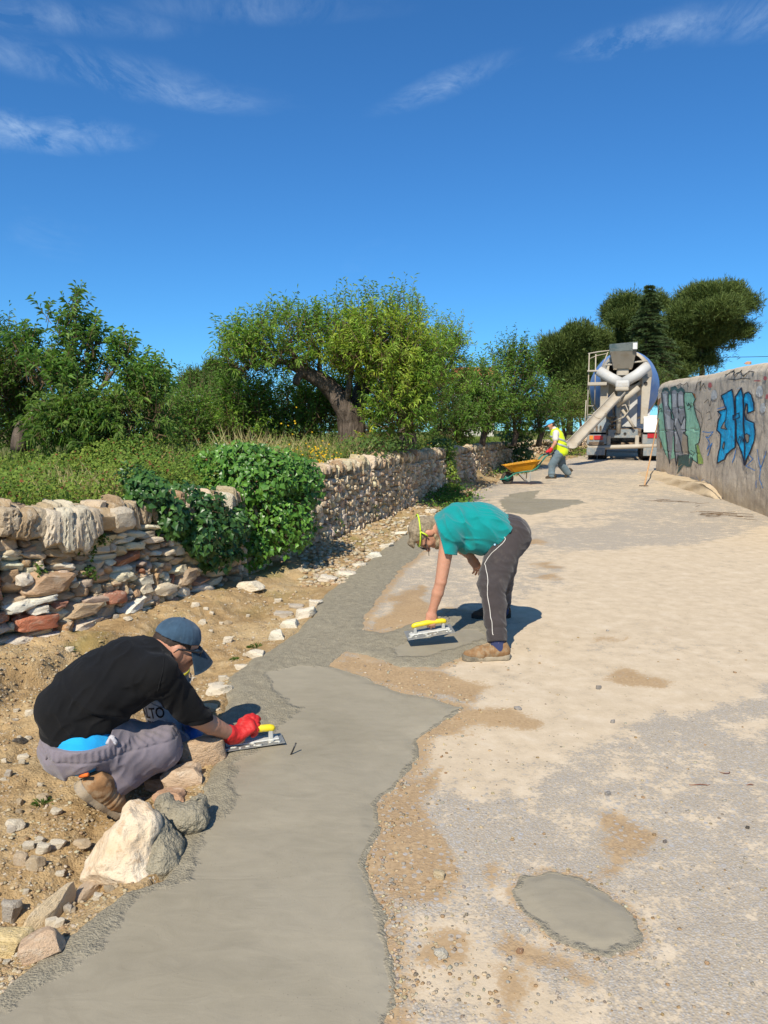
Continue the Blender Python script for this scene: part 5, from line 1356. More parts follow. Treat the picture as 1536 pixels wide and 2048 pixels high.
def skin_mat(name, c):
    m = MT(name, 0.5, 0.35); o = m.obj()
    n = m.noise(o, 26, 5, .6); n2 = m.noise(o, 160, 3, .5)
    k = m.mix(0.5, m.attr('Col', 'Color'), m.mix(n, tuple(x * .86 for x in c), tuple(min(1, x * 1.14) for x in c)))
    m.color(k); m.b.inputs['Subsurface Weight'].default_value = 0.08; m.b.inputs['Subsurface Radius'].default_value = (0.01, 0.004, 0.002)
    m.normal(m.bump(n2, .25, .003)); return m.m
def cloth_mat(name, c, rough=.85, dirt=None, amt=.3, weave=420, var=.12, sheen=0.15):
    m = MT(name, rough, .18); o = m.obj()
    n = m.noise(o, 9, 6, .6); k = m.ramp(n, [(.3, tuple(x * (1 - var) for x in c)), (.7, tuple(min(1, x * (1 + var)) for x in c))])
    if dirt: k = m.mix(m.math('MULTIPLY', m.ss(m.noise(o, 7, 8, .72), .52, .70), amt), k, dirt)
    w = m.noise(o, weave, 2, .5); k = m.mix(m.math('MULTIPLY', m.ss(w, .45, .65), .16), k, tuple(x * .6 for x in c))
    m.color(k); m.b.inputs['Sheen Weight'].default_value = sheen
    m.normal(m.bump(m.math('ADD', w, m.math('MULTIPLY', m.noise(o, 45, 4, .6), .8)), .35, .004)); return m.m
SK = (0.50, 0.255, 0.16)
M_SKIN = skin_mat("skin", SK)
M_HAIR = simple_mat("grey blond hair", (0.25, 0.195, 0.125), 0.6, 0.3, .45, 60, .8, 240)
M_DHAIR = simple_mat("short dark hair", (0.045, 0.03, 0.022), 0.65, 0.25, .4, 60, .6, 300)
M_EYE = simple_mat("eye", (0.03, 0.02, 0.015), 0.2, 0.5, 0.0)
M_BLACKP = simple_mat("black plastic", (0.015, 0.015, 0.016), 0.35, 0.5, .1)
M_SOLE = simple_mat("worn rubber sole", (0.15, 0.13, 0.095), 0.85, 0.2, .25, 40, .5, 120, dirt=(0.36, 0.30, 0.21), dirt_amt=.6)
M_SUEDE = simple_mat("dusty brown suede", (0.24, 0.135, 0.062), 0.9, 0.15, .25, 30, .4, 150, dirt=(0.30, 0.23, 0.145), dirt_amt=.45, dirt_scale=26)
M_LACE = simple_mat("lace", (0.35, 0.27, 0.16), .9, .1)
def skincol(red=()):
    def f(V):
        c = np.tile(np.array(SK, np.float32), (len(V), 1))
        for (p, rad, cc, s) in red:
            w = np.exp(-((V - np.asarray(p, np.float32)) ** 2).sum(1) / rad ** 2)[:, None] * s
            c = c * (1 - w) + np.array(cc, np.float32) * w
        return c
    return f
def head_prims(c, u, f, s=1.0, nose=True):
    """skull, jaw, nose, ears; c centre, u towards the crown, f towards the face"""
    u, f = unit(u), unit(f); f = unit(f - u * (u @ f)); l = np.cross(u, f); R = np.stack([l, f, u])
    A = lambda x, y, z: np.asarray(c) + s * (l * x + f * y + u * z)
    pr = [d_ell(A(0, -.005, .025), (.074 * s, .094 * s, .092 * s), R, .03 * s), d_ell(A(0, .03, -.035), (.060 * s, .066 * s, .072 * s), R, .03 * s), d_ell(A(0, .052, -.090), (.034 * s, .034 * s, .026 * s), R, .03 * s),
          d_ell(A(0, .076, .022), (.048 * s, .020 * s, .012 * s), R, .02 * s)]
    pr += [d_cap(A(0, .088, .012), A(0, .116, -.028), .009 * s, .0155 * s, .014 * s), d_ell(A(0, .088, -.062), (.026 * s, .012 * s, .010 * s), R, .012 * s)]
    for q in (-1, 1):
        pr += [d_ell(A(q * .036, .066, -.022), (.024 * s, .022 * s, .020 * s), R, .02 * s), d_ell(A(q * .078, -.008, -.005), (.010 * s, .020 * s, .033 * s), R, .012 * s)]
    return pr, A, R
def hand_prims(w, fw, out, spec, s=1.0, r=0.0092):
    """w wrist, fw towards the knuckles, out away from the palm; spec: per finger (spread, curl angles), thumb"""
    fw, out = unit(fw), unit(out); out = unit(out - fw * (fw @ out)); lt = np.cross(fw, out)
    A = lambda x, y, z: np.asarray(w) + s * (lt * x + fw * y + out * z)
    pr = [d_cap(A(-.020, .03, 0), A(-.028, .085, .002), .0165 * s, .013 * s, .02 * s), d_cap(A(.0, .02, 0), A(-.008, .092, .004), .018 * s, .0135 * s, .02 * s), d_cap(A(.016, .025, 0), A(.012, .092, .004), .018 * s, .0135 * s, .02 * s), d_cap(A(.026, .03, -.002), A(.031, .085, .0), .0165 * s, .0125 * s, .02 * s),
          d_cap(A(0, -.02, 0), A(0, .03, 0), .024 * s, .024 * s, .02 * s)]
    Ls = [(.034, .022, .018), (.040, .026, .020), (.037, .024, .019), (.028, .019, .016)]
    xs = (-.030, -.010, .011, .031)
    for i in range(4):
        p = A(xs[i], .090 - .006 * abs(i - 1.2), .002); a = 0.0; sp = spec['spread'][i]
        for j in range(3):
            a += spec['curl'][i][j]
            d = (fw * math.cos(sp) + lt * math.sin(sp)) * math.cos(a) - out * math.sin(a)
            q = p + d * Ls[i][j] * s; pr.append(d_cap(p, q, r * s * (1 - .07 * j), r * s * (.93 - .08 * j), .006 * s)); p = q
    p = A(-.022, .028, -.006)
    for j, d in enumerate(spec['thumb']):
        dv = unit(lt * d[0] + fw * d[1] + out * d[2]); q = p + dv * (.044, .033, .027)[j] * s; pr.append(d_cap(p, q, (.016, .0115, .0105)[j] * s, (.0125, .0105, .009)[j] * s, .010 * s)); p = q
    return pr
GRIP = dict(spread=(0, 0, 0, 0), curl=((.9, 1.1, .7), (1.0, 1.15, .7), (1.05, 1.15, .7), (1.1, 1.15, .7)), thumb=((-.35, .75, -.6), (.35, .8, -.65), (.6, .5, -.4)))
RELAX = dict(spread=(-.12, -.03, .06, .16), curl=((.25, .35, .2), (.35, .45, .25), (.45, .5, .3), (.5, .55, .3)), thumb=((-.75, .6, -.35), (-.3, .9, -.35), (0, .9, -.4)))

def shoe(parent, heel, toe, up, mat_u, mat_s, h=0.0045, s=1.0, ankle=None, lace=True):
    """boot between heel and toe points lying on the sole plane"""
    heel, toe = np.asarray(heel, float), np.asarray(toe, float); f = unit(toe - heel); up = unit(up); up = unit(up - f * (f @ up)); l = np.cross(up, f); L = np.linalg.norm(toe - heel)
    A = lambda x, y, z: heel + l * x + f * y * L + up * z * s
    flat = (l, 1.0)
    pr = [d_cap(A(0, .14, .055), A(0, .30, .062), .040 * s, .046 * s, .03), d_cap(A(0, .30, .060), A(0, .62, .045), .046 * s, .042 * s, .03), d_cap(A(.004, .62, .045), A(.004, .86, .032), .043 * s, .034 * s, .03),
          d_cap(A(0, .15, .06), A(0, .17, .095), .038 * s, .036 * s, .03)]
    def upper(Q):
        d = sd_union(pr, Q); z = (Q - heel.astype(np.float32)) @ up.astype(np.float32)
        d = np.maximum(d, 0.018 * s - z)
        d = d + .0025 * vnoise(Q * 45, 4) + .002 * np.cos(((Q - heel) @ f / L).astype(np.float32) * 60) * (np.abs((Q - heel) @ f / L - .5) < .14)
        return np.maximum(d, z - .118 * s)
    lo, hi = bounds(pr, .03)
    r_ = parent
    o = body_part('shoe', upper, lo, hi, h, mat_u, r_)
    sp = [d_cap(A(0, .13, .012), A(0, .45, .012), .044 * s, .040 * s, .02), d_cap(A(0, .45, .012), A(.004, .84, .014), .041 * s, .047 * s, .03)]
    def sole(Q):
        w = Q - heel.astype(np.float32); z = w @ up.astype(np.float32); y = w @ f.astype(np.float32) / L
        d = sd_union(sp, Q - (z * 0.72)[:, None] * up.astype(np.float32) + up.astype(np.float32) * .009)
        ht = .030 + .010 * (y < .3) + .014 * np.clip((y - .82) / .15, 0, 1)
        e = np.maximum(np.maximum(d, z - ht * s), .001 - z) + .0015 * (np.cos(y * 150) > 0.2) * (z < .012)
        return e
    lo, hi = bounds(sp, .06)
    so = body_part('sole', sole, lo, hi, h, mat_s, None)
    me = so.data; o3 = np.array(r_['_o']); v = np.zeros(len(me.vertices) * 3, np.float32); me.vertices.foreach_get('co', v); me.vertices.foreach_set('co', (v.reshape(-1, 3) - o3).ravel().astype(np.float32)); me.update(); so.parent = o
    if lace:
        ls = []
        for k in range(5):
            y = .40 + .075 * k; zz = .105 - .012 * k - .002 * k
            ls.append((np.array([A(-.030, y, zz - .012), A(-.012, y + .012, zz + .001), A(.012, y + .022, zz + .001), A(.030, y + .03, zz - .012)]) - o3, .003))
        tubes('laces', ls, M_LACE, o, 5)
    return o
def plane_cut(Q, p, n): return (Q - np.asarray(p, np.float32)) @ unit(n).astype(np.float32)
def line_strip(parent, name, pts, fn, w, mat, lift=.003):
    """a thin strip lying on a cloth surface: points are pushed onto the zero set"""
    t = np.linspace(0, len(pts) - 1, (len(pts) - 1) * 10 + 1); k = np.arange(len(pts)); pts = np.asarray(pts, float)
    q = np.stack([np.interp(t, k, pts[:, i]) for i in range(3)], 1)
    for _ in range(3): q[1:-1] = (q[:-2] + 2 * q[1:-1] + q[2:]) / 4
    for _ in range(8):
        d = fn(q.astype(np.float32)); e = 1e-3
        g = np.stack([(fn((q + np.eye(3)[i] * e).astype(np.float32)) - d) / e for i in range(3)], 1); g = nrm(g)
        q = q - g * np.clip(d - lift, -.03, .03)[:, None] * .8
    for _ in range(3): q[1:-1] = (q[:-2] + 2 * q[1:-1] + q[2:]) / 4
    return tubes(name, [(q - np.array(parent['_o']), w)], mat, parent, 5)
def person(at, label):
    return tag(empty('person', tuple(at)), label, 'person')

# ---------------------------------------------------------------- helper for one dressed figure
class Fig:
    def __init__(s, label, origin, hh):
        s.o3 = np.asarray(origin, float); s.h = hh; s.skin = []; s.red = []; s.label = label
    def finish_body(s, group='workers laying concrete'):
        lo, hi = bounds(s.skin, .03)
        V, F = surface_nets(lambda Q: sd_union(s.skin, Q) + .0008 * vnoise(Q * 60, 3), lo, hi, s.h)
        s.body = link('person', np_mesh('person', V - s.o3, F, True, col=skincol(s.red)(V.astype(np.float32))), M_SKIN, None, tuple(s.o3))
        tag(s.body, s.label, 'person', group); s.body['_o'] = [float(x) for x in s.o3]
        return s.body
    def cloth(s, name, prims, grow, mat, cuts=(), wr=(), h=None, carve=None, extra=None, parent=None):
        wr = list(wr)
        def fn(Q):
            d = sd_union(prims, Q, grow)
            for (amp, freq, axis, seed, st) in wr: d = d - folds(Q, amp, freq, axis, seed, st)
            if extra: d = extra(Q, d)
            if carve is not None: d = np.maximum(d, -(sd_union(prims, Q, grow - carve)))
            for (p, n) in cuts: d = np.maximum(d, plane_cut(Q, p, n))
            return d
        lo, hi = bounds(prims, grow + .04)
        o = body_part(name, fn, lo, hi, h or s.h, mat, s.body)
        return o, fn

def plastering_float(label, center, ax, up, L, Wd, parent_group):
    """steel plate, yellow grip on two posts. ax: along the grip"""
    ax, up = unit(ax), unit(up); up = unit(up - ax * (ax @ up)); sd = np.cross(up, ax)
    root = empty('plastering_float', tuple(center)); tag(root, label, 'hand tool', parent_group)
    R = Matrix((ax, sd, up)).transposed()
    boxes('blade', [(Vector((0, 0, 0)), (L, Wd, .0025))], M_STEEL, root, .0008)
    boxes('stiffener', [(Vector((0, 0, .005)), (L * .86, .034, .008))], M_ALU, root, .003)
    for x in (-1, 1): boxes('bracket', [(Vector((x * L * .30, 0, .030)), (.022, .024, .046))], M_ALU, root, .004)
    V, F = join_arrays([tube_arrays(np.array([[-.105, 0, .050], [-.098, 0, .058], [-.085, 0, .062], [0, 0, .066], [.085, 0, .062], [.098, 0, .058], [.105, 0, .050]]) * (L / .30), np.array([.013, .017, .0175, .0185, .0175, .017, .013]), 14)])
    link('handle', np_mesh('handle', V, F, True), M_YELLOW, root)
    r = np.random.default_rng(int(L * 1000)); it = []
    for _ in range(26):
        v, f = ICO[1]; x, y = r.uniform(-L * .45, L * .45), r.uniform(-Wd * .42, Wd * .42)
        it.append((v * np.array([r.uniform(.008, .024), r.uniform(.005, .014), .003]) + np.array([x, y, .003]), np.zeros((0, 4), int), f))
    V, F = join_arrays(it); sm = link('mortar_smears', np_mesh('mortar_smears', V, F, True), M_MORTAR, root); sm['kind'] = 'stuff'
    root.rotation_euler = R.to_euler()
    return root
M_STEEL = simple_mat("dull steel plate", (0.34, 0.34, 0.32), 0.42, 0.5, .2, 20, .2, 80, metal=.55, dirt=(0.38, 0.36, 0.30), dirt_amt=.5)
M_ALU = simple_mat("cement-smeared aluminium", (0.52, 0.52, 0.49), 0.5, 0.5, .15, 30, .3, 100, metal=.2, dirt=(0.55, 0.54, 0.48), dirt_amt=.5)
M_YELLOW = simple_mat("yellow plastic grip", (0.78, 0.60, 0.02), 0.38, 0.45, .05, 20, dirt=(0.5, 0.45, 0.30), dirt_amt=.25)
M_MORTAR = simple_mat("drying mortar", (0.50, 0.49, 0.43), 0.9, .15, .2, 40, .5, 150)

# ---------------------------------------------------------------- man in teal T-shirt, bent over his float
def man_teal():
    g = G(972, 1318); zn = float(road_z(np.array([g[0]]), np.array([g[1]]))[0]); Yn = g[1]
    gf = G(985, 1236); Yf = gf[1]; zf = float(road_z(np.array([gf[0]]), np.array([gf[1]]))[0])
    Yp = Yn * .58 + Yf * .42
    f = Fig('man bending low in teal T-shirt and dark trousers, yellow band over grey-blond hair', (g[0], g[1], zn), .0045)
    YN, YF = Yp - .11, Yp + .11
    pel = P(1016, 1072, Yp); hipN, hipF = P(1012, 1092, YN), P(1012, 1092, YF)
    kN, kF = P(985, 1180, Yn + .14), P(1003, 1168, Yf - .24)
    aN, aF = P(994, 1284, Yn + .0), P(1004, 1208, Yf)
    waist, chest, neck = P(968, 1055, Yp), P(915, 1050, Yp), P(882, 1050, Yp)
    hc = P(853, 1066, Yp)
    shN, shF = P(898, 1062, Yp - .175), P(902, 1056, Yp + .175)
    elN, wN = P(882, 1163, Yp - .20), P(865, 1222, Yp - .17)
    elF, wF = P(925, 1098, Yp + .26), P(941, 1113, Yp + .13)
    yax = np.array([0, 1.0, 0]); tor = unit(neck - waist)
    trunk = [d_cap(pel, waist, .118, .128, .05, (yax, 1.30)), d_cap(waist, chest, .138, .128, .06, (yax, 1.34)), d_cap(chest, neck, .118, .055, .05, (yax, 1.4)), d_cap(shF, shN, .062, .062, .06)]
    u, fd = unit([-.93, -.12, .12]), unit([-.16, -.05, -.98])
    hp, A, R = head_prims(hc, u, fd, 1.0)
    armN = [d_cap(shN, elN, .056, .040, .04), d_cap(elN, elN * .62 + wN * .38, .038, .040, .008), d_cap(elN * .62 + wN * .38, wN, .040, .027, .008)]
    armF = [d_cap(shF, elF, .055, .042, .04), d_cap(elF, wF, .040, .028, .008)]
    legN = [d_cap(hipN, kN, .096, .066, .05), d_cap(kN, aN, .066, .042, .03), d_cap(kN * .7 + aN * .3 + np.array([.018, 0, 0]), kN * .3 + aN * .7, .058, .042, .03)]
    legF = [d_cap(hipF, kF, .096, .066, .05), d_cap(kF, aF, .066, .042, .03)]
    # near hand closed over the grip of the float, far hand open
    hdir = unit(np.array([-.10, .0, -1.0])); fl = P(859, 1264, Yp - .17)
    hN = hand_prims(wN + hdir * .005, np.array([-.16, -.1, -1.0]), np.array([-.0, -1.0, .1]), dict(spread=(0, 0, 0, 0), curl=((.75, 1.25, 1.0),) * 4, thumb=((-.5, .6, -.6), (.2, .7, -.7), (.5, .6, -.5))), .95)
    hF = hand_prims(wF, P(955, 1134, Yp + .12) - wF, np.array([.5, -.7, .5]), RELAX, .95)
    f.skin = trunk[:3] + [trunk[3]] + [d_cap(neck, hc, .054, .058, .04)] + hp + armN + armF + legN + legF + hN + hF
    f.red = [(A(.085, 0, 0), .03, (0.55, 0.16, 0.10), .6), (elN, .05, (0.50, 0.19, .12), .5), (wN, .12, (0.52, 0.20, .13), .5), (shN * .5 + elN * .5, .12, (0.50, .22, .14), .3)]
    b = f.finish_body(); o3 = f.o3
    # T-shirt: hangs a little from belly and sleeve
    belly = P(945, 1082, Yp)
    tee = [d_cap(pel * .72 + waist * .28, waist, .134, .140, .05, (yax, 1.36)), d_cap(waist, chest, .150, .142, .06, (yax, 1.36)), d_cap(chest, neck * .8 + chest * .2, .128, .085, .05, (yax, 1.45)), d_cap(shF, shN, .072, .072, .06), d_ell(belly, (.12, .165, .075), None, .06),
           d_cap(shN, shN * .55 + elN * .45, .074, .070, .045), d_cap(shF, shF * .55 + elF * .45, .074, .070, .045)]
    hem_p = P(1008, 1062, Yp); hem_n = unit(P(1044, 1033, Yp) - P(972, 1110, Yp)); hem_n = unit(np.array([hem_n[2], 0, -hem_n[0]])); hem_n = hem_n if hem_n[0] > 0 else -hem_n
    slN = shN * .56 + elN * .44; slF = shF * .6 + elF * .4
    def tee_extra(Q, d):
        cn = plane_cut(Q, slN, elN - shN); near = np.linalg.norm(Q - slN.astype(np.float32), axis=1) < .16
        d = np.where(near & (plane_cut(Q, chest + np.array([0, -.17, 0]), [0, 1, 0]) < .05), np.maximum(d, cn), d)
        cf = plane_cut(Q, slF, elF - shF); nf = np.linalg.norm(Q - slF.astype(np.float32), axis=1) < .14
        d = np.where(nf & (Q[:, 1] > Yp + .14), np.maximum(d, cf), d)
        return np.maximum(d, -(sd_union([d_cap(slN, elN, .054, .050), d_cap(slF, elF, .05, .05)], Q)))
    M_TEE = cloth_mat("teal jersey", (0.0, 0.235, 0.225), .85, None, 0, 500, .07, .25)
    tshirt, tfn = f.cloth('t_shirt', tee, .008, M_TEE, [(hem_p, hem_n), (neck + (hc - neck) * .32, hc - chest)], [(.012, 11, (.75, 0, .65), 3, .2), (.0045, 26, (.3, .5, .8), 5, .3)], extra=tee_extra)
    # trousers
    tr = [d_cap(pel, waist * .6 + pel * .4, .129, .133, .05, (yax, 1.33)), d_ell(P(1026, 1070, Yp), (.112, .165, .118), None, .05), d_cap(hipN, kN, .104, .073, .05), d_cap(hipF, kF, .104, .075, .05), d_cap(kN, aN, .076, .054, .012), d_cap(kF, aF, .078, .056, .012),
          d_cap(P(992, 1120, YN), P(976, 1166, Yn + .18), .076, .066, .04), d_cap(kN * .7 + aN * .3 + np.array([.014, 0, 0]), kN * .35 + aN * .65, .064, .055, .012)]
    wp = P(992, 1054, Yp)
    legdirN, legdirF = aN - kN, aF - kF
    def tr_extra(Q, d):
        cN = plane_cut(Q, aN + unit(legdirN) * .0, legdirN); cF = plane_cut(Q, aF, legdirF)
        d = np.where(Q[:, 1] < Yp, np.maximum(d, cN), np.maximum(d, cF))
        rib = np.where(Q[:, 1] < Yp, cN, cF)
        return d + .007 * np.exp(-((rib + .085) / .012) ** 2) + .0012 * np.cos(rib * 900) * (rib > -.075)
    M_TRS = cloth_mat("charcoal tracksuit", (0.050, 0.041, 0.040), .9, (0.19, 0.16, 0.13), .22, 480, .12, .2)
    trs, trf = f.cloth('trousers', tr, .006, M_TRS, [(wp, -hem_n + np.array([0, 0, 0]))], [(.0062, 12, (.25, .2, 1), 7, .22), (.0035, 28, (.6, .3, .6), 8, .3)], extra=tr_extra)
    M_PIPE = simple_mat("white piping", (0.62, 0.58, 0.52), .8, .2)
    yo = lambda px, py, Y: P(px, py, Y - .09)
    line_strip(trs_parent(b), 'piping', [yo(1003, 1068, YN), yo(1012, 1078, YN), yo(1004, 1093, YN), yo(990, 1110, YN), yo(982, 1135, YN), yo(972, 1165, Yn + .14), yo(970, 1190, Yn + .12), yo(977, 1230, Yn + .06), yo(984, 1268, Yn)], trf, .0026, M_PIPE)
    line_strip(trs_parent(b), 'pocket_cloth', [yo(989, 1078, YN), yo(991, 1084, YN), yo(990, 1092, YN)], trf, .007, simple_mat("pale blue cloth", (0.35, 0.55, 0.72), .8, .2), .004)
    # socks and shoes
    M_SOCK = cloth_mat("navy sock", (0.035, 0.045, 0.11), .95)
    f.cloth('sock', [d_cap(aN + unit(-legdirN) * .03, P(996, 1300, Yn), .046, .046, .02)], .004, M_SOCK); f.cloth('sock', [d_cap(aF + unit(-legdirF) * .03, P(1006, 1222, Yf), .044, .046, .02)], .004, M_SOCK)
    zn_ = lambda x, Y: float(road_z(np.array([x]), np.array([Y]))[0])
    hx = P(1021, 1318, Yn)[0]; tx = P(921, 1318, Yn)[0]
    shoe(b, (hx, Yn + .01, zn_(hx, Yn) - .002), (tx, Yn - .02, zn_(tx, Yn) - .002), (0, 0, 1), M_SUEDE, M_SOLE)
    hx = P(1022, 1236, Yf)[0]; tx = P(940, 1236, Yf)[0]
    shoe(b, (hx, Yf + .02, zf), (tx, Yf - .05, zf), (0, 0, 1), simple_mat("dark brown boot leather", (0.055, 0.035, 0.022), .7, .25, .2, 40, .3), simple_mat("black rubber sole", (0.03, 0.028, 0.025), .8, .2))
    # hair over crown, nape and jaw, yellow head band, glasses
    hair = [d_ell(A(0, -.012, .035), (.083, .102, .098), R, .03), d_ell(A(0, -.075, -.035), (.068, .045, .07), R, .03), d_cap(A(0, -.07, -.05), A(0, -.05, -.13), .05, .03, .03), d_cap(A(0, .075, .09), A(0, .115, .05), .035, .02, .03)]
    def hair_fn(Q):
        d = sd_union(hair, Q); w = Q - hc.astype(np.float32); x = w @ R[1].astype(np.float32); z = w @ R[2].astype(np.float32)
        d = np.maximum(d, -np.maximum(-(x - .045 - .5 * np.maximum(z - .04, 0)), (z - .075)))
        ear = np.linalg.norm(np.stack([w @ R[1], w @ R[2] + .005], 1), axis=1) - .03
        d = np.maximum(d, -(ear + 0 * z))
        return d + .004 * vnoise(np.stack([w @ R[0] * 90, x * 25, z * 25], 1), 6) + .003 * vnoise(Q * 60, 7)
    lo, hi = bounds(hair, .02); body_part('hair', hair_fn, lo, hi, .004, M_HAIR, b)
    beard = [d_cap(A(-.035, .055, -.085), A(.035, .055, -.085), .026, .026, .03), d_cap(A(0, .075, -.09), A(0, .075, -.125), .03, .018, .03), d_cap(A(.06, .01, -.05), A(.035, .05, -.09), .016, .02, .02), d_cap(A(-.06, .01, -.05), A(-.035, .05, -.09), .016, .02, .02)]
    lo, hi = bounds(beard, .02); body_part('beard', lambda Q: sd_union(beard, Q) + .004 * vnoise(Q * 70, 8), lo, hi, .004, simple_mat("grey blond beard", (0.33, 0.255, 0.16), .8, .2, .4, 60, .8, 240), b)
    M_BAND = simple_mat("lime yellow band", (0.52, 0.72, 0.03), .4, .4, .03)
    band = []
    for a in np.linspace(0, 2 * math.pi, 49):
        band.append(A(.092 * math.cos(a), -.01 + .112 * math.sin(a), .062 - .02 * math.sin(a)))
    tubes('head_band', [(np.array(band) - o3, .0055)] + [(np.array([A(q * .093, -.01, .062), A(q * .095, .004, .022), A(q * .09, .016, .004)]) - o3, .005) for q in (-1, 1)], M_BAND, b, 7)
    fr = []
    for q in (-1, 1):
        fr.append((np.array([A(q * .080, -.01, .016), A(q * .081, .06, .014), A(q * .068, .108, .012)]) - o3, .003))
        fr.append((np.array([A(q * .034 + .026 * math.cos(a), .112, .006 + .02 * math.sin(a)) for a in np.linspace(0, 6.283, 17)]) - o3, .0025))
    fr.append((np.array([A(-.008, .114, .01), A(.008, .114, .01)]) - o3, .003)); fr.append((np.array([A(.081, .07, .012), A(.088, .10, -.01), A(.09, .15, -.02)]) - o3, .0025))
    tubes('glasses', fr, M_BLACKP, b, 6)
    for q in (-1, 1):
        v, fc = ICO[2]; link('eye', np_mesh('eye', v * .0115 + A(q * .032, .081, .004) - o3, fc, True), M_EYE, b)
    plastering_float('yellow-handled plastering float held above the concrete by the man in teal', tuple(fl), np.array([1, .18, .12]), np.array([-.10, -.22, 1]), .335, .14, 'plastering floats')
def trs_parent(b): return b
def man_black():
    f = Fig('man crouching in black top and grey trousers, blue cap, red glove on a float', tuple(P(200, 1620, 3.2)), .0045)
    o3 = f.o3; o3[2] = float(ground_z(np.array([o3[0]]), np.array([o3[1]]))[0])
    pel, hipN, hipF = P(168, 1462, 3.22), P(165, 1497, 3.10), P(185, 1480, 3.40)
    kN, kF = P(318, 1491, 3.36), P(338, 1500, 3.62); aN, aF = P(208, 1577, 3.12), P(262, 1570, 3.48)
    waist, mid, chest, neck = P(152, 1420, 3.22), P(196, 1384, 3.26), P(256, 1343, 3.33), P(306, 1308, 3.40)
    hc = P(352, 1292, 3.47)
    shN, shF = P(316, 1345, 3.21), P(300, 1322, 3.56); elN, wN = P(393, 1437, 3.37), P(466, 1470, 3.55)
    elF, wF = P(372, 1402, 3.74), P(384, 1454, 3.80)
    sp = unit(chest - waist); sw = unit([-.35, 1.0, 0.05]); sw = unit(sw - sp * (sp @ sw))
    trunk = [d_cap(pel, waist, .108, .118, .05, (sw, 1.28)), d_cap(waist, mid, .128, .132, .05, (sw, 1.35)), d_cap(mid, chest, .135, .130, .05, (sw, 1.4)), d_cap(chest, neck, .12, .06, .05, (sw, 1.35)), d_cap(shF, shN, .062, .062, .06)]
    u, fd = unit([.30, .05, .95]), unit([.78, .40, -.42])
    hp, A, R = head_prims(hc, u, fd, 1.0)
    armN = [d_cap(shN, elN, .058, .041, .03), d_cap(elN, elN * .62 + wN * .38, .040, .043, .008), d_cap(elN * .62 + wN * .38, wN, .043, .029, .008)]
    armF = [d_cap(shF, elF, .058, .042, .03), d_cap(elF, wF, .041, .03, .008)]
    legs = [d_cap(hipN, kN, .088, .066, .03), d_cap(kN, aN, .064, .042, .02), d_cap(hipF, kF, .088, .066, .03), d_cap(kF, aF, .066, .042, .03)]
    f.skin = trunk + [d_cap(neck, hc + np.array([0, 0, -.03]), .058, .058, .03), d_cap(P(300, 1318, 3.40), P(338, 1300, 3.44), .062, .056, .03)] + hp + armN + armF + legs + [d_cap(wN, wN + unit(wN - elN) * .05, .028, .03, .01), d_cap(wF, wF + unit(wF - elF) * .05, .028, .03, .01)]
    f.red = [(A(.085, 0, 0), .032, (0.58, 0.17, 0.11), .7), (P(315, 1290, 3.36), .07, (0.52, 0.20, .12), .6), (wN * .5 + elN * .5, .12, (0.40, .20, .12), .6), (A(.05, .06, -.05), .04, (.5, .22, .15), .4)]
    b = f.finish_body()
    # black long-sleeved top
    M_TOP = cloth_mat("black jersey", (0.006, 0.006, 0.0065), .9, (0.04, 0.036, 0.032), .12, 520, .15, .04)
    top = [d_ell(P(150, 1484, 3.22), (.139, .196, .120), None, .06), d_cap(pel * .55 + waist * .45, waist, .140, .138, .05, (sw, 1.32)), d_cap(waist, mid, .140, .142, .05, (sw, 1.37)), d_cap(mid, chest, .145, .140, .05, (sw, 1.42)), d_cap(chest, neck, .128, .078, .05, (sw, 1.38)), d_cap(shF, shN, .070, .070, .06),
           d_cap(shN, elN, .066, .050, .03), d_cap(elN, elN * .75 + wN * .25, .049, .049, .012), d_cap(shF, elF, .068, .054, .04), d_cap(elF, elF * .6 + wF * .4, .052, .05, .02)]
    hem_p = P(150, 1461, 3.2); hem_n = unit(np.array([-.16, .0, -.80]) + 0.35 * (pel - waist) / np.linalg.norm(pel - waist))
    cuffN, cuffF = elN * .80 + wN * .20, elF * .6 + wF * .4
    def ex(Q, d):
        near = np.linalg.norm(Q - cuffN.astype(np.float32), axis=1) < .13
        d = np.where(near, np.maximum(d, plane_cut(Q, cuffN, wN - elN + np.array([0, 0, .06]))), d)
        near = np.linalg.norm(Q - cuffF.astype(np.float32), axis=1) < .13
        d = np.where(near, np.maximum(d, plane_cut(Q, cuffF, wF - elF)), d)
        hm = plane_cut(Q, hem_p, hem_n)
        return d + .003 * np.exp(-((hm + .022) / .004) ** 2)
    o, fn = f.cloth('long_sleeved_top', top, .006, M_TOP, [(hem_p, hem_n), (neck * .62 + hc * .38 + np.array([-.012, 0, .0]), unit(hc - neck) + np.array([-.2, 0, .35]))], [(.0075, 12, (.6, .3, .7), 13, .22), (.0045, 24, (.7, .2, -.6), 14, .3)], extra=ex)
    line_strip(b, 'shoulder_seam', [P(326, 1296, 3.28), P(328, 1330, 3.14), P(322, 1375, 3.1), P(318, 1400, 3.12)], fn, .0022, M_TOP, .001)
    # blue vest below the hem
    f.cloth('undershirt', [d_ell(P(150, 1486, 3.22), (.135, .19, .118), None, .06), d_cap(hipN, kN * .3 + hipN * .7, .118, .108, .06), d_cap(hipF, kF * .3 + hipF * .7, .115, .108, .06), d_cap(pel, waist * .45 + pel * .55, .137, .137, .05, (sw, 1.33))], -.009, cloth_mat("bright blue cotton", (0.015, 0.36, 0.72), .8, None, 0, 480, .06, .2), [(P(150, 1520, 3.2), hem_n)], [(.002, 20, (.3, .3, 1), 15, .3)])
    # work trousers
    M_GTR = cloth_mat("grey-mauve work trousers", (0.205, 0.175, 0.195), .9, (0.34, 0.27, 0.19), .30, 420, .1, .2)
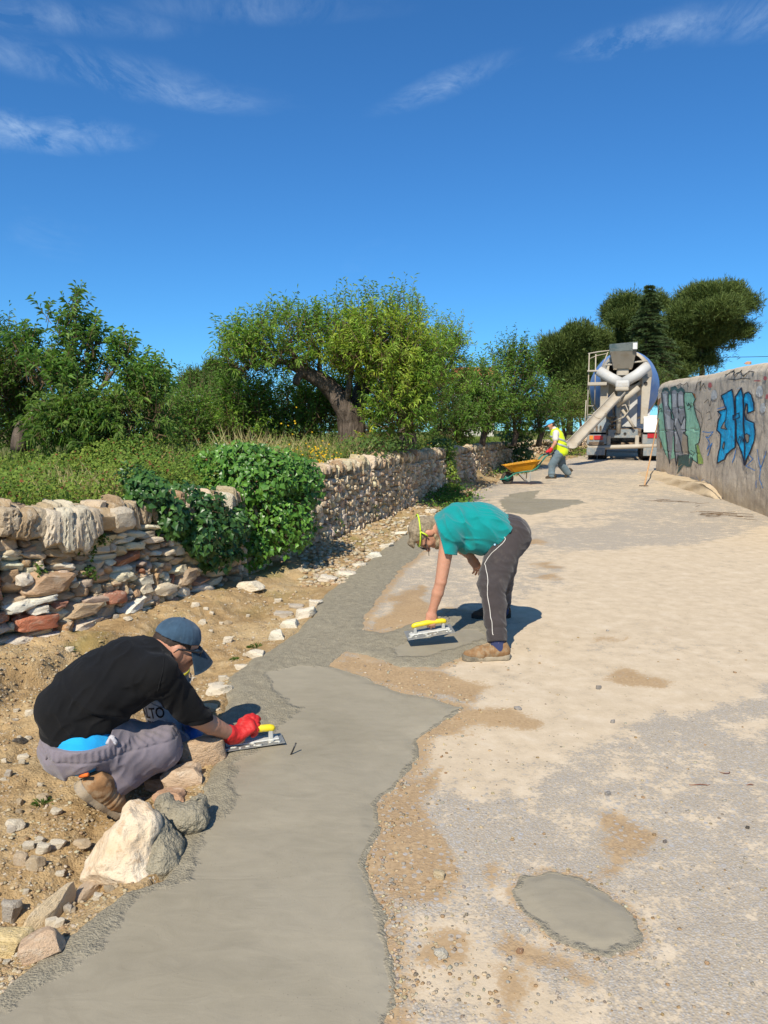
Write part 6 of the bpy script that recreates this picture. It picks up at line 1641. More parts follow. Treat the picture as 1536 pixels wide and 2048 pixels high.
    tr = [d_ell(P(150, 1486, 3.22), (.135, .19, .118), None, .06), d_cap(hipN, kN, .118, .088, .06), d_cap(kN, aN, .086, .066, .025), d_cap(hipF, kF, .115, .086, .06), d_cap(kF, aF, .086, .068, .025), d_cap(pel, waist * .45 + pel * .55, .137, .137, .05, (sw, 1.33)),
          d_cap(P(250, 1512, 3.2), P(318, 1496, 3.3), .080, .078, .05)]
    wst = P(145, 1462, 3.2)
    def exl(Q, d):
        nN = np.linalg.norm(Q - aN.astype(np.float32), axis=1) < .17
        d = np.where(nN & (Q[:, 1] < 3.33), np.maximum(d, plane_cut(Q, aN + unit(aN - kN) * .025, aN - kN)), d)
        nF = np.linalg.norm(Q - aF.astype(np.float32), axis=1) < .14
        d = np.where(nF & (Q[:, 1] >= 3.33), np.maximum(d, plane_cut(Q, aF + unit(aF - kF) * .03, aF - kF)), d)
        wb = plane_cut(Q, wst, -hem_n)
        d = np.where(Q[:, 0] < P(222, 1470, 3.1)[0], np.maximum(d, wb), d)
        d = d + .002 * np.cos(np.arctan2(Q[:, 0] - pel[0], Q[:, 1] - pel[1]) * 60) * ((wb > -.045) & (wb < -.004)) + .004 * np.exp(-((wb + .05) / .005) ** 2)
        return d
    o, tfn = f.cloth('work_trousers', tr, .006, M_GTR, [], [(.0085, 12, (.8, .3, .5), 17, .22), (.0045, 26, (.5, .3, -.8), 18, .28)], extra=exl)
    M_PK = simple_mat("pale reflective pocket trim", (0.42, 0.40, 0.42), .6, .4)
    line_strip(b, 'pocket_trim', [P(236, 1452, 3.05), P(250, 1462, 3.05), P(252, 1478, 3.05), P(246, 1490, 3.05)], tfn, .010, M_PK, .001)
    for q in (.010, .03): pass
    line_strip(b, 'belt_loop', [P(104, 1497, 3.05), P(106, 1512, 3.05)], tfn, .006, M_GTR, .002)
    # cap
    M_CAP = cloth_mat("faded denim cap", (0.045, 0.085, 0.130), .9, (0.17, 0.22, 0.25), .6, 380, .35, .1)
    cp = [d_ell(A(0, -.004, .045), (.088, .108, .088), R, .02)]
    def cap_fn(Q):
        d = sd_union(cp, Q); w = Q - np.asarray(A(0, 0, .022), np.float32); z = w @ R[2].astype(np.float32); y = w @ R[1].astype(np.float32); x = w @ R[0].astype(np.float32)
        d = np.maximum(d, -(z - .02 + .10 * y)); an = np.arctan2(x, y)
        return d - .0016 * np.cos(an * 6) ** 24 + .0015 * vnoise(Q * 40, 9)
    lo, hi = bounds(cp, .02); co = body_part('cap', cap_fn, lo, hi, .004, M_CAP, b)
    bm = bmesh.new(); rows = []
    for i in range(9):
        t = i / 8; row = []
        for j in range(21):
            a = (j / 20 - .5) * 2.3; rad = .100 + .075 * t * (0.55 + .45 * math.cos(a) ** 1.0) if t > 0 else .097
            x = (.088 + .02 * t) * math.sin(a) ; y = .015 + (.088) * math.cos(a) + .085 * t * math.cos(a * .75) ** 1.5; z = .034 - .10 * y - .55 * t * .085 * (.9 + .25 * t) - .055 * (abs(math.sin(a)) ** 2) * t - .020 * math.sin(a) ** 2
            row.append(bm.verts.new(A(x, y, z) - o3))
        rows.append(row)
    for i in range(8):
        for j in range(20): bm.faces.new((rows[i][j], rows[i][j + 1], rows[i + 1][j + 1], rows[i + 1][j]))
    bmesh.ops.solidify(bm, geom=list(bm.faces), thickness=.004)
    br = link('brim', bm_mesh('brim', bm, True), M_CAP, co)
    btn, fc = ICO[2]; link('button', np_mesh('button', btn * np.array([.008, .008, .005]) + A(0, -.004, .134) - o3, fc, True), M_CAP, co)
    hair = [d_ell(A(0, -.012, .015), (.080, .100, .090), R, .03), d_ell(A(0, -.070, -.03), (.062, .040, .05), R, .03)]
    def hfn(Q):
        w = Q - hc.astype(np.float32); y = w @ R[1].astype(np.float32); z = w @ R[2].astype(np.float32); x = np.abs(w @ R[0].astype(np.float32))
        d = np.maximum(sd_union(hair, Q), y - .055); d = np.maximum(d, -(np.hypot(y + .002, z + .006) - .036) * (x > .04) - 1 * (x <= .04))
        return np.maximum(d, -(z + .055 - .35 * y)) + .0015 * vnoise(Q * 120, 5)
    lo, hi = bounds(hair, .02); body_part('hair', hfn, lo, hi, .004, M_DHAIR, b)
    skin_fn = lambda Q: sd_union(hp, Q)
    g1 = [A(.083, -.024, -.008), A(.085, -.008, .012), A(.084, .03, .014), A(.080, .070, .012), A(.066, .104, .010), A(.030, .116, .008), A(0, .120, .010), A(-.030, .116, .008), A(-.066, .104, .010), A(-.080, .070, .012), A(-.084, .03, .014), A(-.085, -.008, .012), A(-.083, -.024, -.008)]
    sg = tubes('sunglasses', [(np.array(g1) - o3, .0045)], M_BLACKP, b, 7)
    for q in (-1, 1):
        v, fc = ICO[2]; link('lens', np_mesh('lens', v @ (np.diag([.029, .007, .020]) @ R) + A(q * .038, .104, -.006) - o3, fc, True), M_BLACKP, sg)
        link('eye', np_mesh('eye', v * .0115 + A(q * .032, .081, .004) - o3, fc, True), M_EYE, b)
    line_strip(b, 'strap', [A(.085, -.006, .008), A(.08, .02, -.015), A(.068, .045, -.05), A(.05, .06, -.085)], skin_fn, .0050, M_BLACKP, .002)
    # gloves
    M_RED = simple_mat("red rubber glove", (0.52, 0.022, 0.020), .55, .35, .12, 40, .4, 220, dirt=(0.42, 0.20, .16), dirt_amt=.2)
    M_BLU = simple_mat("blue rubber glove", (0.03, 0.13, 0.40), .55, .35, .15, 40, .4, 220, dirt=(0.35, 0.31, .25), dirt_amt=.45)
    fl_c = P(505, 1497, 3.60); fl_c[2] = float(base_z(3.62)) + .032
    grip_ax = unit(np.array([.93, .30, .03])); grip = fl_c + np.array([0, 0, .062])
    wrist = wN + unit(wN - elN) * .008; kn = grip + np.array([.005, .0, .030])
    gl_sp = dict(spread=(0.02, 0.0, 0.0, -.05), curl=((.25, .45, .4), (.55, 1.0, .8), (.7, 1.15, .8), (.85, 1.2, .8)), thumb=((-.5, .75, .1), (-.1, .95, -.1), (.1, 1, -.25)))
    hg = hand_prims(wrist, kn - wrist, np.array([-.05, -.50, .86]), gl_sp, 1.02, .0108) + [d_cap(wrist - unit(wN - elN) * .035, wrist + unit(wN - elN) * .01, .037, .034, .02)]
    lo, hi = bounds(hg, .02); body_part('glove', lambda Q: sd_union(hg, Q, .003) + .0012 * vnoise(Q * 70, 4) - .001 * vnoise(Q * 160, 5), lo, hi, .003, M_RED, b)
    w2 = wF + unit(wF - elF) * .01
    hb = hand_prims(w2, np.array([.35, -.35, -.5]), np.array([.6, -.5, .5]), GRIP, 1.02, .0105) + [d_cap(w2 - unit(wF - elF) * .05, w2, .042, .036, .02)]
    lo, hi = bounds(hb, .02); body_part('glove', lambda Q: sd_union(hb, Q, .003) + .0012 * vnoise(Q * 70, 4), lo, hi, .0035, M_BLU, b)
    # boots: weight on the toes, heels raised
    M_BT = simple_mat("tan nubuck boot", (0.27, 0.145, 0.065), .9, .15, .25, 30, .4, 150, dirt=(0.36, 0.28, 0.18), dirt_amt=.4, dirt_scale=14)
    M_GS = simple_mat("grey rubber sole", (0.22, 0.20, 0.17), .85, .2, .25, 40, .5, 120, dirt=(0.40, 0.31, 0.2), dirt_amt=.5)
    tz = float(ground_z(np.array([P(244, 1630, 3.14)[0]]), np.array([3.14]))[0])
    heel, toe = P(150, 1580, 3.02), P(238, 1638, 3.16); toe[2] = max(toe[2], tz + .004)
    shoe(b, heel, toe, np.array([.42, -.10, .9]), M_BT, M_GS, s=1.05)
    tube_o = tubes('heel_tab', [(np.array([P(160, 1553, 3.01), P(176, 1549, 2.99)]) - o3, .008)], simple_mat("orange webbing", (0.75, 0.16, 0.03), .8, .2), b, 6)
    heel, toe = P(205, 1560, 3.42), P(290, 1590, 3.56); toe[2] = max(float(ground_z(np.array([toe[0]]), np.array([toe[1]]))[0]) + .01, toe[2])
    shoe(b, heel, toe, np.array([.42, .1, .9]), M_BT, M_GS, s=1.0)
    f.cloth('sock', [d_cap(aN - unit(aN - kN) * .02, P(196, 1592, 3.1), .045, .046, .02)], .003, simple_mat("dark sock", (.04, .04, .045), .95, .1))
    plastering_float('plastering float pressed flat on the smooth concrete under the red glove', tuple(fl_c - np.array([0, 0, .006])), grip_ax, np.array([0, -.03, 1]), .30, .12, 'plastering floats')

man_teal()
man_black()

def man_vest():
    g = G(1100, 957); Y0 = g[1]; zr = float(road_z(np.array([g[0]]), np.array([Y0]))[0])
    f = Fig('man in a yellow high-visibility vest and pale blue cap pushing the wheelbarrow', (g[0], g[1], zr), .011)
    o3 = f.o3; Yn, Yf = Y0 - .10, Y0 + .13
    # left side of the body faces the camera
    pel = P(1119, 905, Y0); hN, hF = P(1116, 908, Yn), P(1120, 908, Yf); kN, aN = P(1104, 931, Yn), P(1103, 952, Yn); kF, aF = P(1124, 931, Yf), P(1136, 946, Yf + .05)
    chest, neck, hc = P(1113, 873, Y0), P(1108, 858, Y0), P(1101, 850, Y0)
    shN, shF = P(1112, 866, Y0 - .20), P(1110, 865, Y0 + .20); elN, wN = P(1110, 886, Y0 - .27), P(1101, 900, Y0 - .27); elF, wF = P(1110, 886, Y0 + .27), P(1102, 900, Y0 + .27)
    yax = np.array([0, 1.0, 0]); u, fd = unit([-.30, 0, .95]), unit([-.93, -.15, -.34])
    hp, A, R = head_prims(hc, u, fd, 1.0)
    trunk = [d_cap(pel, P(1118, 890, Y0), .125, .125, .05, (yax, 1.3)), d_cap(P(1118, 890, Y0), chest, .125, .13, .06, (yax, 1.35)), d_cap(chest, neck, .11, .055, .05, (yax, 1.4)), d_cap(shF, shN, .06, .06, .05)]
    legs = [d_cap(hN, kN, .095, .062, .04), d_cap(kN, aN, .06, .042, .02), d_cap(hF, kF, .095, .062, .04), d_cap(kF, aF, .06, .042, .02)]
    arms = [d_cap(shN, elN, .055, .042, .03), d_cap(elN, wN, .042, .03, .02), d_cap(shF, elF, .055, .042, .03), d_cap(elF, wF, .042, .03, .02)]
    f.skin = trunk + [d_cap(neck, hc, .055, .055, .03)] + hp + legs + arms
    f.red = [(hc, .2, (.45, .19, .12), .5)]
    b = f.finish_body()
    M_SH = cloth_mat("off-white T-shirt", (0.62, 0.58, 0.54), .9)
    M_JN = cloth_mat("washed jeans", (0.125, 0.175, 0.205), .9, (.30, .28, .25), .3)
    M_HV = cloth_mat("hi-vis yellow", (0.62, 0.80, 0.02), .7, None, 0, 300, .06, .1); M_RF = simple_mat("grey reflective tape", (0.33, 0.36, 0.36), .5, .4)
    f.cloth('t_shirt', [d_cap(P(1118, 893, Y0), chest, .13, .135, .06, (yax, 1.36)), d_cap(chest, neck, .12, .06, .05, (yax, 1.4)), d_cap(shN, shN * .4 + elN * .6, .07, .066, .05), d_cap(shF, shF * .4 + elF * .6, .07, .066, .05)], .004, M_SH, wr=[(.006, 14, (.2, .2, 1), 3, .3)])
    f.cloth('jeans', [d_cap(pel, P(1118, 897, Y0), .135, .13, .05, (yax, 1.3)), d_cap(hN, kN, .115, .088, .05), d_cap(kN, aN, .085, .075, .02), d_cap(hF, kF, .115, .088, .05), d_cap(kF, aF, .085, .075, .02)], .004, M_JN, wr=[(.011, 12, (.2, .2, 1), 4, .25)])
    vs = [d_cap(P(1122, 902, Y0), P(1118, 888, Y0), .165, .155, .05, (yax, 1.32)), d_cap(P(1118, 888, Y0), P(1114, 872, Y0), .155, .148, .06, (yax, 1.38)), d_cap(chest, P(1109, 860, Y0), .135, .085, .05, (yax, 1.42))]
    def vfn(Q, d):
        arm = sd_union([d_cap(shN + np.array([0, .02, 0]), shN * .1 + elN * .9, .098, .075), d_cap(shF - np.array([0, .02, 0]), shF * .1 + elF * .9, .098, .075)], Q)
        near = np.abs(Q[:, 1] - Y0) > .13
        return np.where(near, np.maximum(d, -arm), d)
    hem = P(1124, 912, Y0)
    vo, vf = f.cloth('safety_vest', vs, .006, M_HV, [(hem, np.array([.3, 0, -1.0])), (P(1106, 858, Y0), neck - chest)], [(.008, 11, (.2, .2, 1), 6, .3)], extra=vfn)
    for zoff, p0 in ((0, P(1126, 882, Y0)), (1, P(1127, 893, Y0))):
        tape = lambda Q, p0=p0: np.maximum(vf(Q) - .008, np.abs(plane_cut(Q, p0, np.array([.35, 0, 1.0]))) - .024)
        lo, hi = bounds(vs, .06); body_part('reflective_strip', tape, lo, hi, .011, M_RF, b)
    M_CP = cloth_mat("sky blue cap cloth", (0.10, 0.42, 0.66), .9)
    cp = [d_ell(A(0, -.004, .05), (.09, .11, .085), R, .02), d_cap(A(-.04, .11, .045), A(.04, .11, .045), .03, .03, .02), d_cap(A(-.03, .16, .03), A(.03, .16, .03), .022, .022, .03)]
    def cfn(Q):
        w = Q - hc.astype(np.float32); y = w @ R[1].astype(np.float32); z = w @ R[2].astype(np.float32)
        d = np.maximum(sd_union(cp, Q), -(z - .035 + .12 * y)); return np.maximum(d, np.where(y > .10, z - .052 + .12 * y, -1))
    lo, hi = bounds(cp, .03); body_part('cap', cfn, lo, hi, .008, M_CP, b)
    hr = [d_ell(A(0, -.03, .0), (.08, .08, .08), R)]
    lo, hi = bounds(hr, .03); body_part('hair', lambda Q: np.maximum(sd_union(hr, Q), (Q - hc.astype(np.float32)) @ R[1].astype(np.float32) - .01), lo, hi, .008, M_DHAIR, b)
    mk = [d_ell(A(0, .085, -.055), (.055, .045, .045), R)]
    lo, hi = bounds(mk, .03); body_part('face_mask', lambda Q: sd_union(mk, Q), lo, hi, .008, simple_mat("dark green mask", (.015, .05, .025), .7, .3), b)
    for q in (-1, 1):
        v, fc = ICO[1]; link('eye', np_mesh('eye', v * .0115 + A(q * .032, .083, .004) - o3, fc, True), M_EYE, b)
    M_RG = simple_mat("red work glove", (0.55, 0.025, 0.03), .7, .25)
    for w, e, cv in ((wN, elN, 1), (wF, elF, -1)):
        d = unit(w - e); hp_ = hand_prims(w, unit(np.array([-.7, 0, -.6])), np.array([.2, -cv * .9, .35]), GRIP, 1.1, .013) + [d_cap(w - d * .03, w + d * .02, .04, .037, .02)]
        lo, hi = bounds(hp_, .03); body_part('glove', lambda Q, hp_=hp_: sd_union(hp_, Q, .004), lo, hi, .008, M_RG, b)
    M_DB = simple_mat("dark work boot", (0.06, 0.045, 0.03), .85, .2)
    za = lambda x, Y: float(road_z(np.array([x]), np.array([Y]))[0])
    x0, x1 = P(1112, 957, Yn)[0], P(1091, 957, Yn)[0]
    shoe(b, (x0, Yn, za(x0, Yn)), (x1, Yn, za(x1, Yn)), (0, 0, 1), M_DB, M_DB, h=.01, lace=False)
    hp2, tp2 = P(1146, 941, Yf + .05), P(1131, 955, Yf + .05); tp2[2] = za(tp2[0], tp2[1])
    shoe(b, hp2, tp2, np.array([-.6, 0, .6]), M_DB, M_DB, h=.01, lace=False)
man_vest()
# ================================================================== PAINTED WALL
M_CONCW = None
def painted_wall():
    far, near = G(1311, 948), G(1536, 1034)
    d = unit(np.array([near[0] - far[0], near[1] - far[1], 0])); nrmv = np.array([d[1], -d[0], 0])      # d runs towards the camera
    if nrmv[0] > 0: nrmv = -nrmv                                                                     # faces the road
    A0 = np.array([far[0], far[1], 0.0]); L = 12.5
    def px_wall(px, py):
        r_ = ray(px, py); t = ((A0 - CAM) @ nrmv) / (r_ @ nrmv); p = CAM + r_ * t
        return (p - A0) @ d, p[2]
    tops = [px_wall(*q) for q in [(1312, 772), (1330, 764), (1375, 757), (1420, 750), (1450, 742), (1475, 737), (1500, 732), (1536, 727), (1600, 722), (1800, 705)]]
    ts, tz = np.array([q[0] for q in tops]), np.array([q[1] for q in tops])
    root = empty('painted_wall', (float(A0[0]), float(A0[1]), 0)); tag(root, 'thick rendered wall covered in graffiti at the right of the road', 'wall'); o3 = np.array(root.location)
    m = MT("weathered render", .93, .12); o = m.obj()
    n1, n2, n3 = m.noise(o, .9, 6, .6), m.noise(o, 6, 7, .68), m.noise(o, 40, 5, .6)
    c = m.ramp(n1, [(.3, (.52, .44, .34)), (.5, (.66, .56, .43)), (.7, (.74, .63, .48))])
    c = m.mix(m.math('MULTIPLY', m.ss(n2, .53, .68), .6), c, (.23, .20, .165))
    c = m.mix(m.math('MULTIPLY', m.ss(m.noise(m.mapv(o, (6, 6, .7)), 1.5, 6, .65), .52, .66), .55), c, (.25, .23, .195))
    c = m.mix(m.math('MULTIPLY', m.ss(n2, .42, .32), .4), c, (.66, .55, .41))
    c = m.mix(m.math('MULTIPLY', m.ss(n3, .56, .68), .4), c, (.14, .115, .09))
    c = m.mix(m.attr('sand'), c, m.ramp(n2, [(.3, (.46, .35, .21)), (.7, (.56, .44, .29))]))
    m.color(c); m.normal(m.bump(m.math('ADD', n2, m.math('MULTIPLY', n3, .5)), .6, .02)); MW = m.m
    ns, nh = 320, 64
    s = np.linspace(0, L, ns); hh = np.linspace(0, 1, nh)
    SS, HH = np.meshgrid(s, hh, indexing='ij'); top = np.interp(SS, ts, tz); bot = np.interp(SS, [0, L], [far[2] - .2, base_z(far[1] - L) - .3])
    ZZ = bot + (top - bot) * HH
    p2 = np.stack([SS, ZZ], -1)
    relief = .018 * fbm(p2 * 1.4, 3, 301) + .012 * fbm(p2 * 6, 4, 302) * sstep(4.0, 6.5, SS) + .004 * fbm(p2 * 14, 3, 303)
    relief = relief - .06 * sstep(.94, 1.0, HH) ** 2 + .03 * sstep(.80, .83, HH) * 0
    # cracked courses of block under the render
    relief = relief - .010 * np.exp(-((np.mod(ZZ - .32 * 0, .52) - .26) / .014) ** 2) * (SS < 4.6)
    V1 = A0 + d * SS[..., None] + nrmv * relief[..., None]; V1[..., 2] = ZZ
    thick = .42
    edge = np.stack([A0[0] + d[0] * s + nrmv[0] * -.10, A0[1] + d[1] * s + nrmv[1] * -.10, np.interp(s, ts, tz) + .03 + .012 * fbm(np.stack([s * 3, s * 0], -1), 3, 7)], -1)
    e2 = edge - nrmv * (thick - .16); e3 = e2 - nrmv * .06; e3[:, 2] -= .06; e4 = e3.copy(); e4[:, 2] = bot[:, 0]
    G_ = np.concatenate([V1, edge[:, None], e2[:, None], e3[:, None], e4[:, None]], 1)
    nn = nh + 4; idx = np.arange(ns * nn).reshape(ns, nn)
    F = np.stack([idx[:-1, :-1], idx[:-1, 1:], idx[1:, 1:], idx[1:, :-1]], -1).reshape(-1, 4)
    V = G_.reshape(-1, 3)
    sand = np.zeros((ns, nn)); lowz = ZZ - np.interp(SS, [0, L], [far[2], base_z(far[1] - L)])
    sand[:, :nh] = .85 * (1 - sstep(.0, .28 + .5 * sstep(5, 9, SS), lowz + .25 * fbm(p2 * 1.5, 3, 304))) ; sand[:, nh:nh + 2] = .45; sand[:, nh - 2:nh] = .35
    # far end cap
    capi = [idx[0, k] for k in range(nn)]
    Vc = V[idx[0]].mean(0); V = np.concatenate([V, Vc[None]]); T = np.array([[len(V) - 1, capi[(k + 1) % nn], capi[k]] for k in range(nn)])
    link('wall_body', np_mesh('wall_body', V - o3, [F, T], True, attrs={'sand': np.append(sand.ravel(), .3)}), MW, root)
    # return leg at the far end
    rl = A0 - nrmv * .2
    bm = bmesh.new(); add_box(bm, Vector(tuple(rl - nrmv * 4.2 + np.array([0, .22, 1.9]) - o3)), (8.0, .4, 2.35)); ob = link('return_wall', bm_mesh('return_wall', bm, False, .04, 2), MW, root)
    # paint: flat shapes a few millimetres proud of the render, mapped on the wall
    PM = {}
    def paint_mat(nm, col, worn=.25):
        mm = MT(nm, .6, .3); oo = mm.obj(); a, b_ = mm.noise(oo, 3.5, 6, .65), mm.noise(oo, 30, 5, .6)
        cc = mm.ramp(a, [(.3, tuple(x * .82 for x in col)), (.7, tuple(min(1, x * 1.15) for x in col))])
        cc = mm.mix(mm.math('MULTIPLY', mm.ss(b_, .56, .70), worn), cc, (.20, .165, .125)); mm.color(cc); mm.normal(mm.bump(b_, .7, .012)); return mm.m
    def relief_at(S_, Z_):
        i = np.clip(np.interp(S_, s, np.arange(ns)).round().astype(int), 0, ns - 1); tp = np.interp(S_, ts, tz); bt = np.interp(S_, [0, L], [far[2] - .2, base_z(far[1] - L) - .3])
        j = np.clip(((Z_ - bt) / (tp - bt) * (nh - 1)).round().astype(int), 0, nh - 1); return relief[i, j]
    def poly_fill(nm, polys, mat, parent, lift, zone=5.6875, zx=1280, zy=700):
        """polygons in zoomed picture coordinates of the wall -> subdivided sheets hugging the wall"""
        Vv, Ff, off = [], [], 0
        for pl in polys:
            q = np.array([px_wall(zx + x / zone, zy + y / zone) for x, y in pl])
            lo, hi = q.min(0), q.max(0); st = .035
            gx, gz = np.arange(lo[0] - st, hi[0] + 2 * st, st), np.arange(lo[1] - st, hi[1] + 2 * st, st)
            bmm = bmesh.new(); vs = [bmm.verts.new((x, z, 0)) for x, z in q]
            try: f0 = bmm.faces.new(vs)
            except ValueError: bmm.free(); continue
            for x in gx: bmesh.ops.bisect_plane(bmm, geom=bmm.verts[:] + bmm.edges[:] + bmm.faces[:], plane_co=(x, 0, 0), plane_no=(1, 0, 0))
            for z in gz: bmesh.ops.bisect_plane(bmm, geom=bmm.verts[:] + bmm.edges[:] + bmm.faces[:], plane_co=(0, z, 0), plane_no=(0, 1, 0))
            bmesh.ops.triangulate(bmm, faces=bmm.faces[:])
            bmm.verts.ensure_lookup_table(); bmm.verts.index_update()
            Q = np.array([v.co[:2] for v in bmm.verts]); T_ = np.array([[v.index for v in f.verts] for f in bmm.faces]); bmm.free()
            w = A0 + d * Q[:, :1] + nrmv * (relief_at(Q[:, 0], Q[:, 1]) + lift)[:, None]; w[:, 2] = Q[:, 1]
            Vv.append(w - o3); Ff.append(T_ + off); off += len(w)
        return link(nm, np_mesh(nm, np.concatenate(Vv), np.concatenate(Ff), False), mat, parent)
    def stroke(pts, w):
        """outline of a brushed line as quads, zoomed picture coordinates"""
        out = []; pts = np.array(pts, float)
        for a, b_ in zip(pts[:-1], pts[1:]):
            t = (b_ - a) / (np.linalg.norm(b_ - a) + 1e-9); n = np.array([-t[1], t[0]]) * w / 2; a2, b2 = a - t * w * .35, b_ + t * w * .35
            out.append([tuple(a2 + n), tuple(b2 + n), tuple(b2 - n), tuple(a2 - n)])
        return out
    mint, gray, lgray, black, blue, dkbl = paint_mat("mint paint", (.32, .62, .43)), paint_mat("grey paint", (.30, .30, .305)), paint_mat("pale grey paint", (.52, .53, .53)), paint_mat("black paint", (.025, .03, .032), .3), paint_mat("blue paint", (.010, .42, .76), .12), paint_mat("dark outline paint", (.012, .02, .05), .2)
    orange, teal, white, lblue, red, lime = paint_mat("orange paint", (.42, .17, .04), .4), paint_mat("dark green paint", (.05, .11, .095), .3), paint_mat("white paint", (.55, .55, .52), .5), paint_mat("thin blue spray", (.06, .25, .62), .6), paint_mat("pinkish red spray", (.50, .13, .12), .5), paint_mat("lime paint", (.33, .48, .10), .3)
    g = link('mint_graffiti', None, None, root); g['label'] = 'grey block letters on a mint green cloud'
    body = [(215, 640), (260, 590), (330, 500), (400, 480), (500, 480), (600, 485), (640, 560), (610, 610), (640, 720), (650, 790), (695, 900), (690, 1000), (670, 1060), (640, 1080), (655, 1180), (660, 1290), (590, 1240), (550, 1230), (450, 1210), (330, 1250), (300, 1190), (265, 1120), (250, 1060), (220, 980), (222, 860), (200, 780), (225, 700)]
    poly_fill('mint_cloud', [body], mint, g, .004)
    poly_fill('dark_halo', [[(250, 470), (270, 430), (310, 425), (330, 470), (350, 425), (400, 405), (430, 445), (470, 420), (505, 450), (515, 500), (490, 500), (470, 460), (440, 490), (400, 450), (360, 470), (340, 520), (310, 470), (280, 460), (255, 520)], [(420, 1410), (440, 1330), (500, 1290), (560, 1300), (570, 1210), (605, 1230), (580, 1330), (540, 1330), (500, 1310), (460, 1360)], [(440, 1200), (560, 1190), (555, 1300), (470, 1300), (430, 1330)]], teal, g, .006)
    poly_fill('grey_letters', [[(250, 490), (285, 465), (320, 500), (325, 620), (360, 700), (365, 760), (400, 800), (395, 930), (380, 1000), (375, 1120), (360, 1210), (345, 1290), (330, 1180), (310, 1000), (290, 860), (275, 700), (262, 600)], [(360, 470), (400, 450), (430, 490), (470, 460), (500, 500), (505, 640), (520, 760), (522, 930), (500, 940), (545, 980), (555, 1190), (440, 1200), (420, 1300), (400, 1150), (395, 930), (405, 800), (375, 700), (365, 580)]], gray, g, .008)
    poly_fill('pale_sheen', [[(262, 500), (300, 500), (312, 640), (290, 640)], [(368, 500), (415, 500), (420, 650), (380, 650)], [(440, 500), (492, 510), (495, 640), (450, 640)], [(290, 720), (350, 760), (360, 900), (320, 900)], [(385, 780), (430, 780), (410, 900), (440, 1000), (420, 1080), (405, 960)], [(470, 820), (510, 780), (515, 900), (470, 900)]], lgray, g, .010)
    poly_fill('wall_gap', [[(490, 960), (520, 945), (545, 985), (552, 1185), (500, 1185), (480, 1080)]], paint_mat("bare render patch", (.40, .33, .24), .3), g, .012)
    lines = stroke([(250, 490), (262, 600), (275, 700), (290, 860), (310, 1000), (330, 1180), (345, 1290)], 10) + stroke([(320, 500), (325, 620), (360, 700), (368, 780), (400, 800), (395, 930), (400, 1150), (420, 1310), (440, 1200)], 10) + stroke([(360, 470), (365, 580), (375, 700), (405, 800)], 9) + stroke([(430, 490), (432, 600), (450, 720)], 8) + stroke([(500, 480), (505, 640), (520, 760), (522, 930), (500, 940), (545, 980), (555, 1190)], 10) + stroke([(405, 860), (440, 960), (470, 1060), (490, 1180)], 8) + stroke([(440, 780), (470, 860), (500, 760), (520, 770)], 8) \
        + stroke([(500, 480), (600, 485), (640, 560), (610, 610), (640, 720), (695, 900), (690, 1000), (670, 1060), (630, 1080), (650, 1180), (660, 1290), (590, 1240)], 8) + stroke([(225, 640), (205, 780), (222, 860), (220, 980), (250, 1060), (300, 1190)], 6) + stroke([(620, 650), (700, 720), (720, 790), (705, 880)], 5) + stroke([(525, 600), (545, 640), (560, 600), (575, 650), (590, 600)], 6) + stroke([(545, 680), (590, 650)], 6) + stroke([(570, 1170), (600, 1200), (620, 1170), (580, 1140)], 5) + stroke([(215, 690), (245, 660), (250, 710)], 5)
    poly_fill('outline', lines, black, g, .014)
    poly_fill('orange_edge', [[(200, 610), (215, 560), (240, 540), (230, 590), (210, 640)], [(600, 485), (635, 500), (640, 560)], [(225, 1040), (250, 1060), (240, 1130)]], orange, g, .010)
    poly_fill('lime_edge', [[(640, 1080), (665, 1080), (690, 1180), (720, 1240), (725, 1295), (665, 1295)]], lime, g, .006)
    g2 = link('blue_graffiti', None, None, root); g2['label'] = 'bright blue block letters with dark outline'
    left = [(930, 520), (1055, 450), (1080, 560), (1085, 700), (1090, 800), (1095, 980), (1080, 1110), (1000, 1180), (975, 1240), (885, 1290), (900, 1180), (925, 1050), (925, 960), (880, 910), (905, 790), (930, 740), (895, 700), (985, 670), (960, 600)]
    midp = [(1100, 530), (1165, 430), (1180, 520), (1185, 700), (1185, 960), (1190, 1310), (1150, 1150), (1105, 1040), (1098, 800), (1070, 790), (1068, 745), (1100, 740)]
    right = [(1190, 560), (1200, 500), (1240, 478), (1285, 510), (1305, 600), (1305, 690), (1240, 720), (1235, 620), (1215, 610), (1200, 700), (1215, 790), (1305, 830), (1320, 960), (1290, 1080), (1230, 1210), (1195, 1310), (1190, 960)]
    poly_fill('blue_letters', [left, midp, right], blue, g2, .006)
    hole = [[(930, 890), (975, 800), (985, 880), (1000, 905)], [(945, 1110), (965, 1040), (975, 1060), (960, 1130)], [(1190, 970), (1215, 950), (1245, 970), (1240, 1040), (1210, 1060)]]
    poly_fill('letter_holes', hole, paint_mat("render in the holes", (.40, .33, .24), .3), g2, .009)
    cl = lambda p: p + [p[0]]
    poly_fill('outline', sum([stroke(cl(p), 13) for p in (left, midp, right)], []) + sum([stroke(cl(p), 8) for p in hole], []) + stroke([(1068, 745), (1140, 715), (1140, 770), (1075, 795)], 9) + stroke([(1185, 560), (1185, 960), (1190, 1200)], 7) + stroke([(1120, 1030), (1140, 980), (1150, 1060), (1165, 960), (1170, 1050), (1185, 980)], 5) + stroke([(985, 670), (995, 690), (990, 800)], 9), dkbl, g2, .012)
    g3 = link('spray_tags', None, None, root); g3['label'] = 'thin scribbled tags and paint blots'
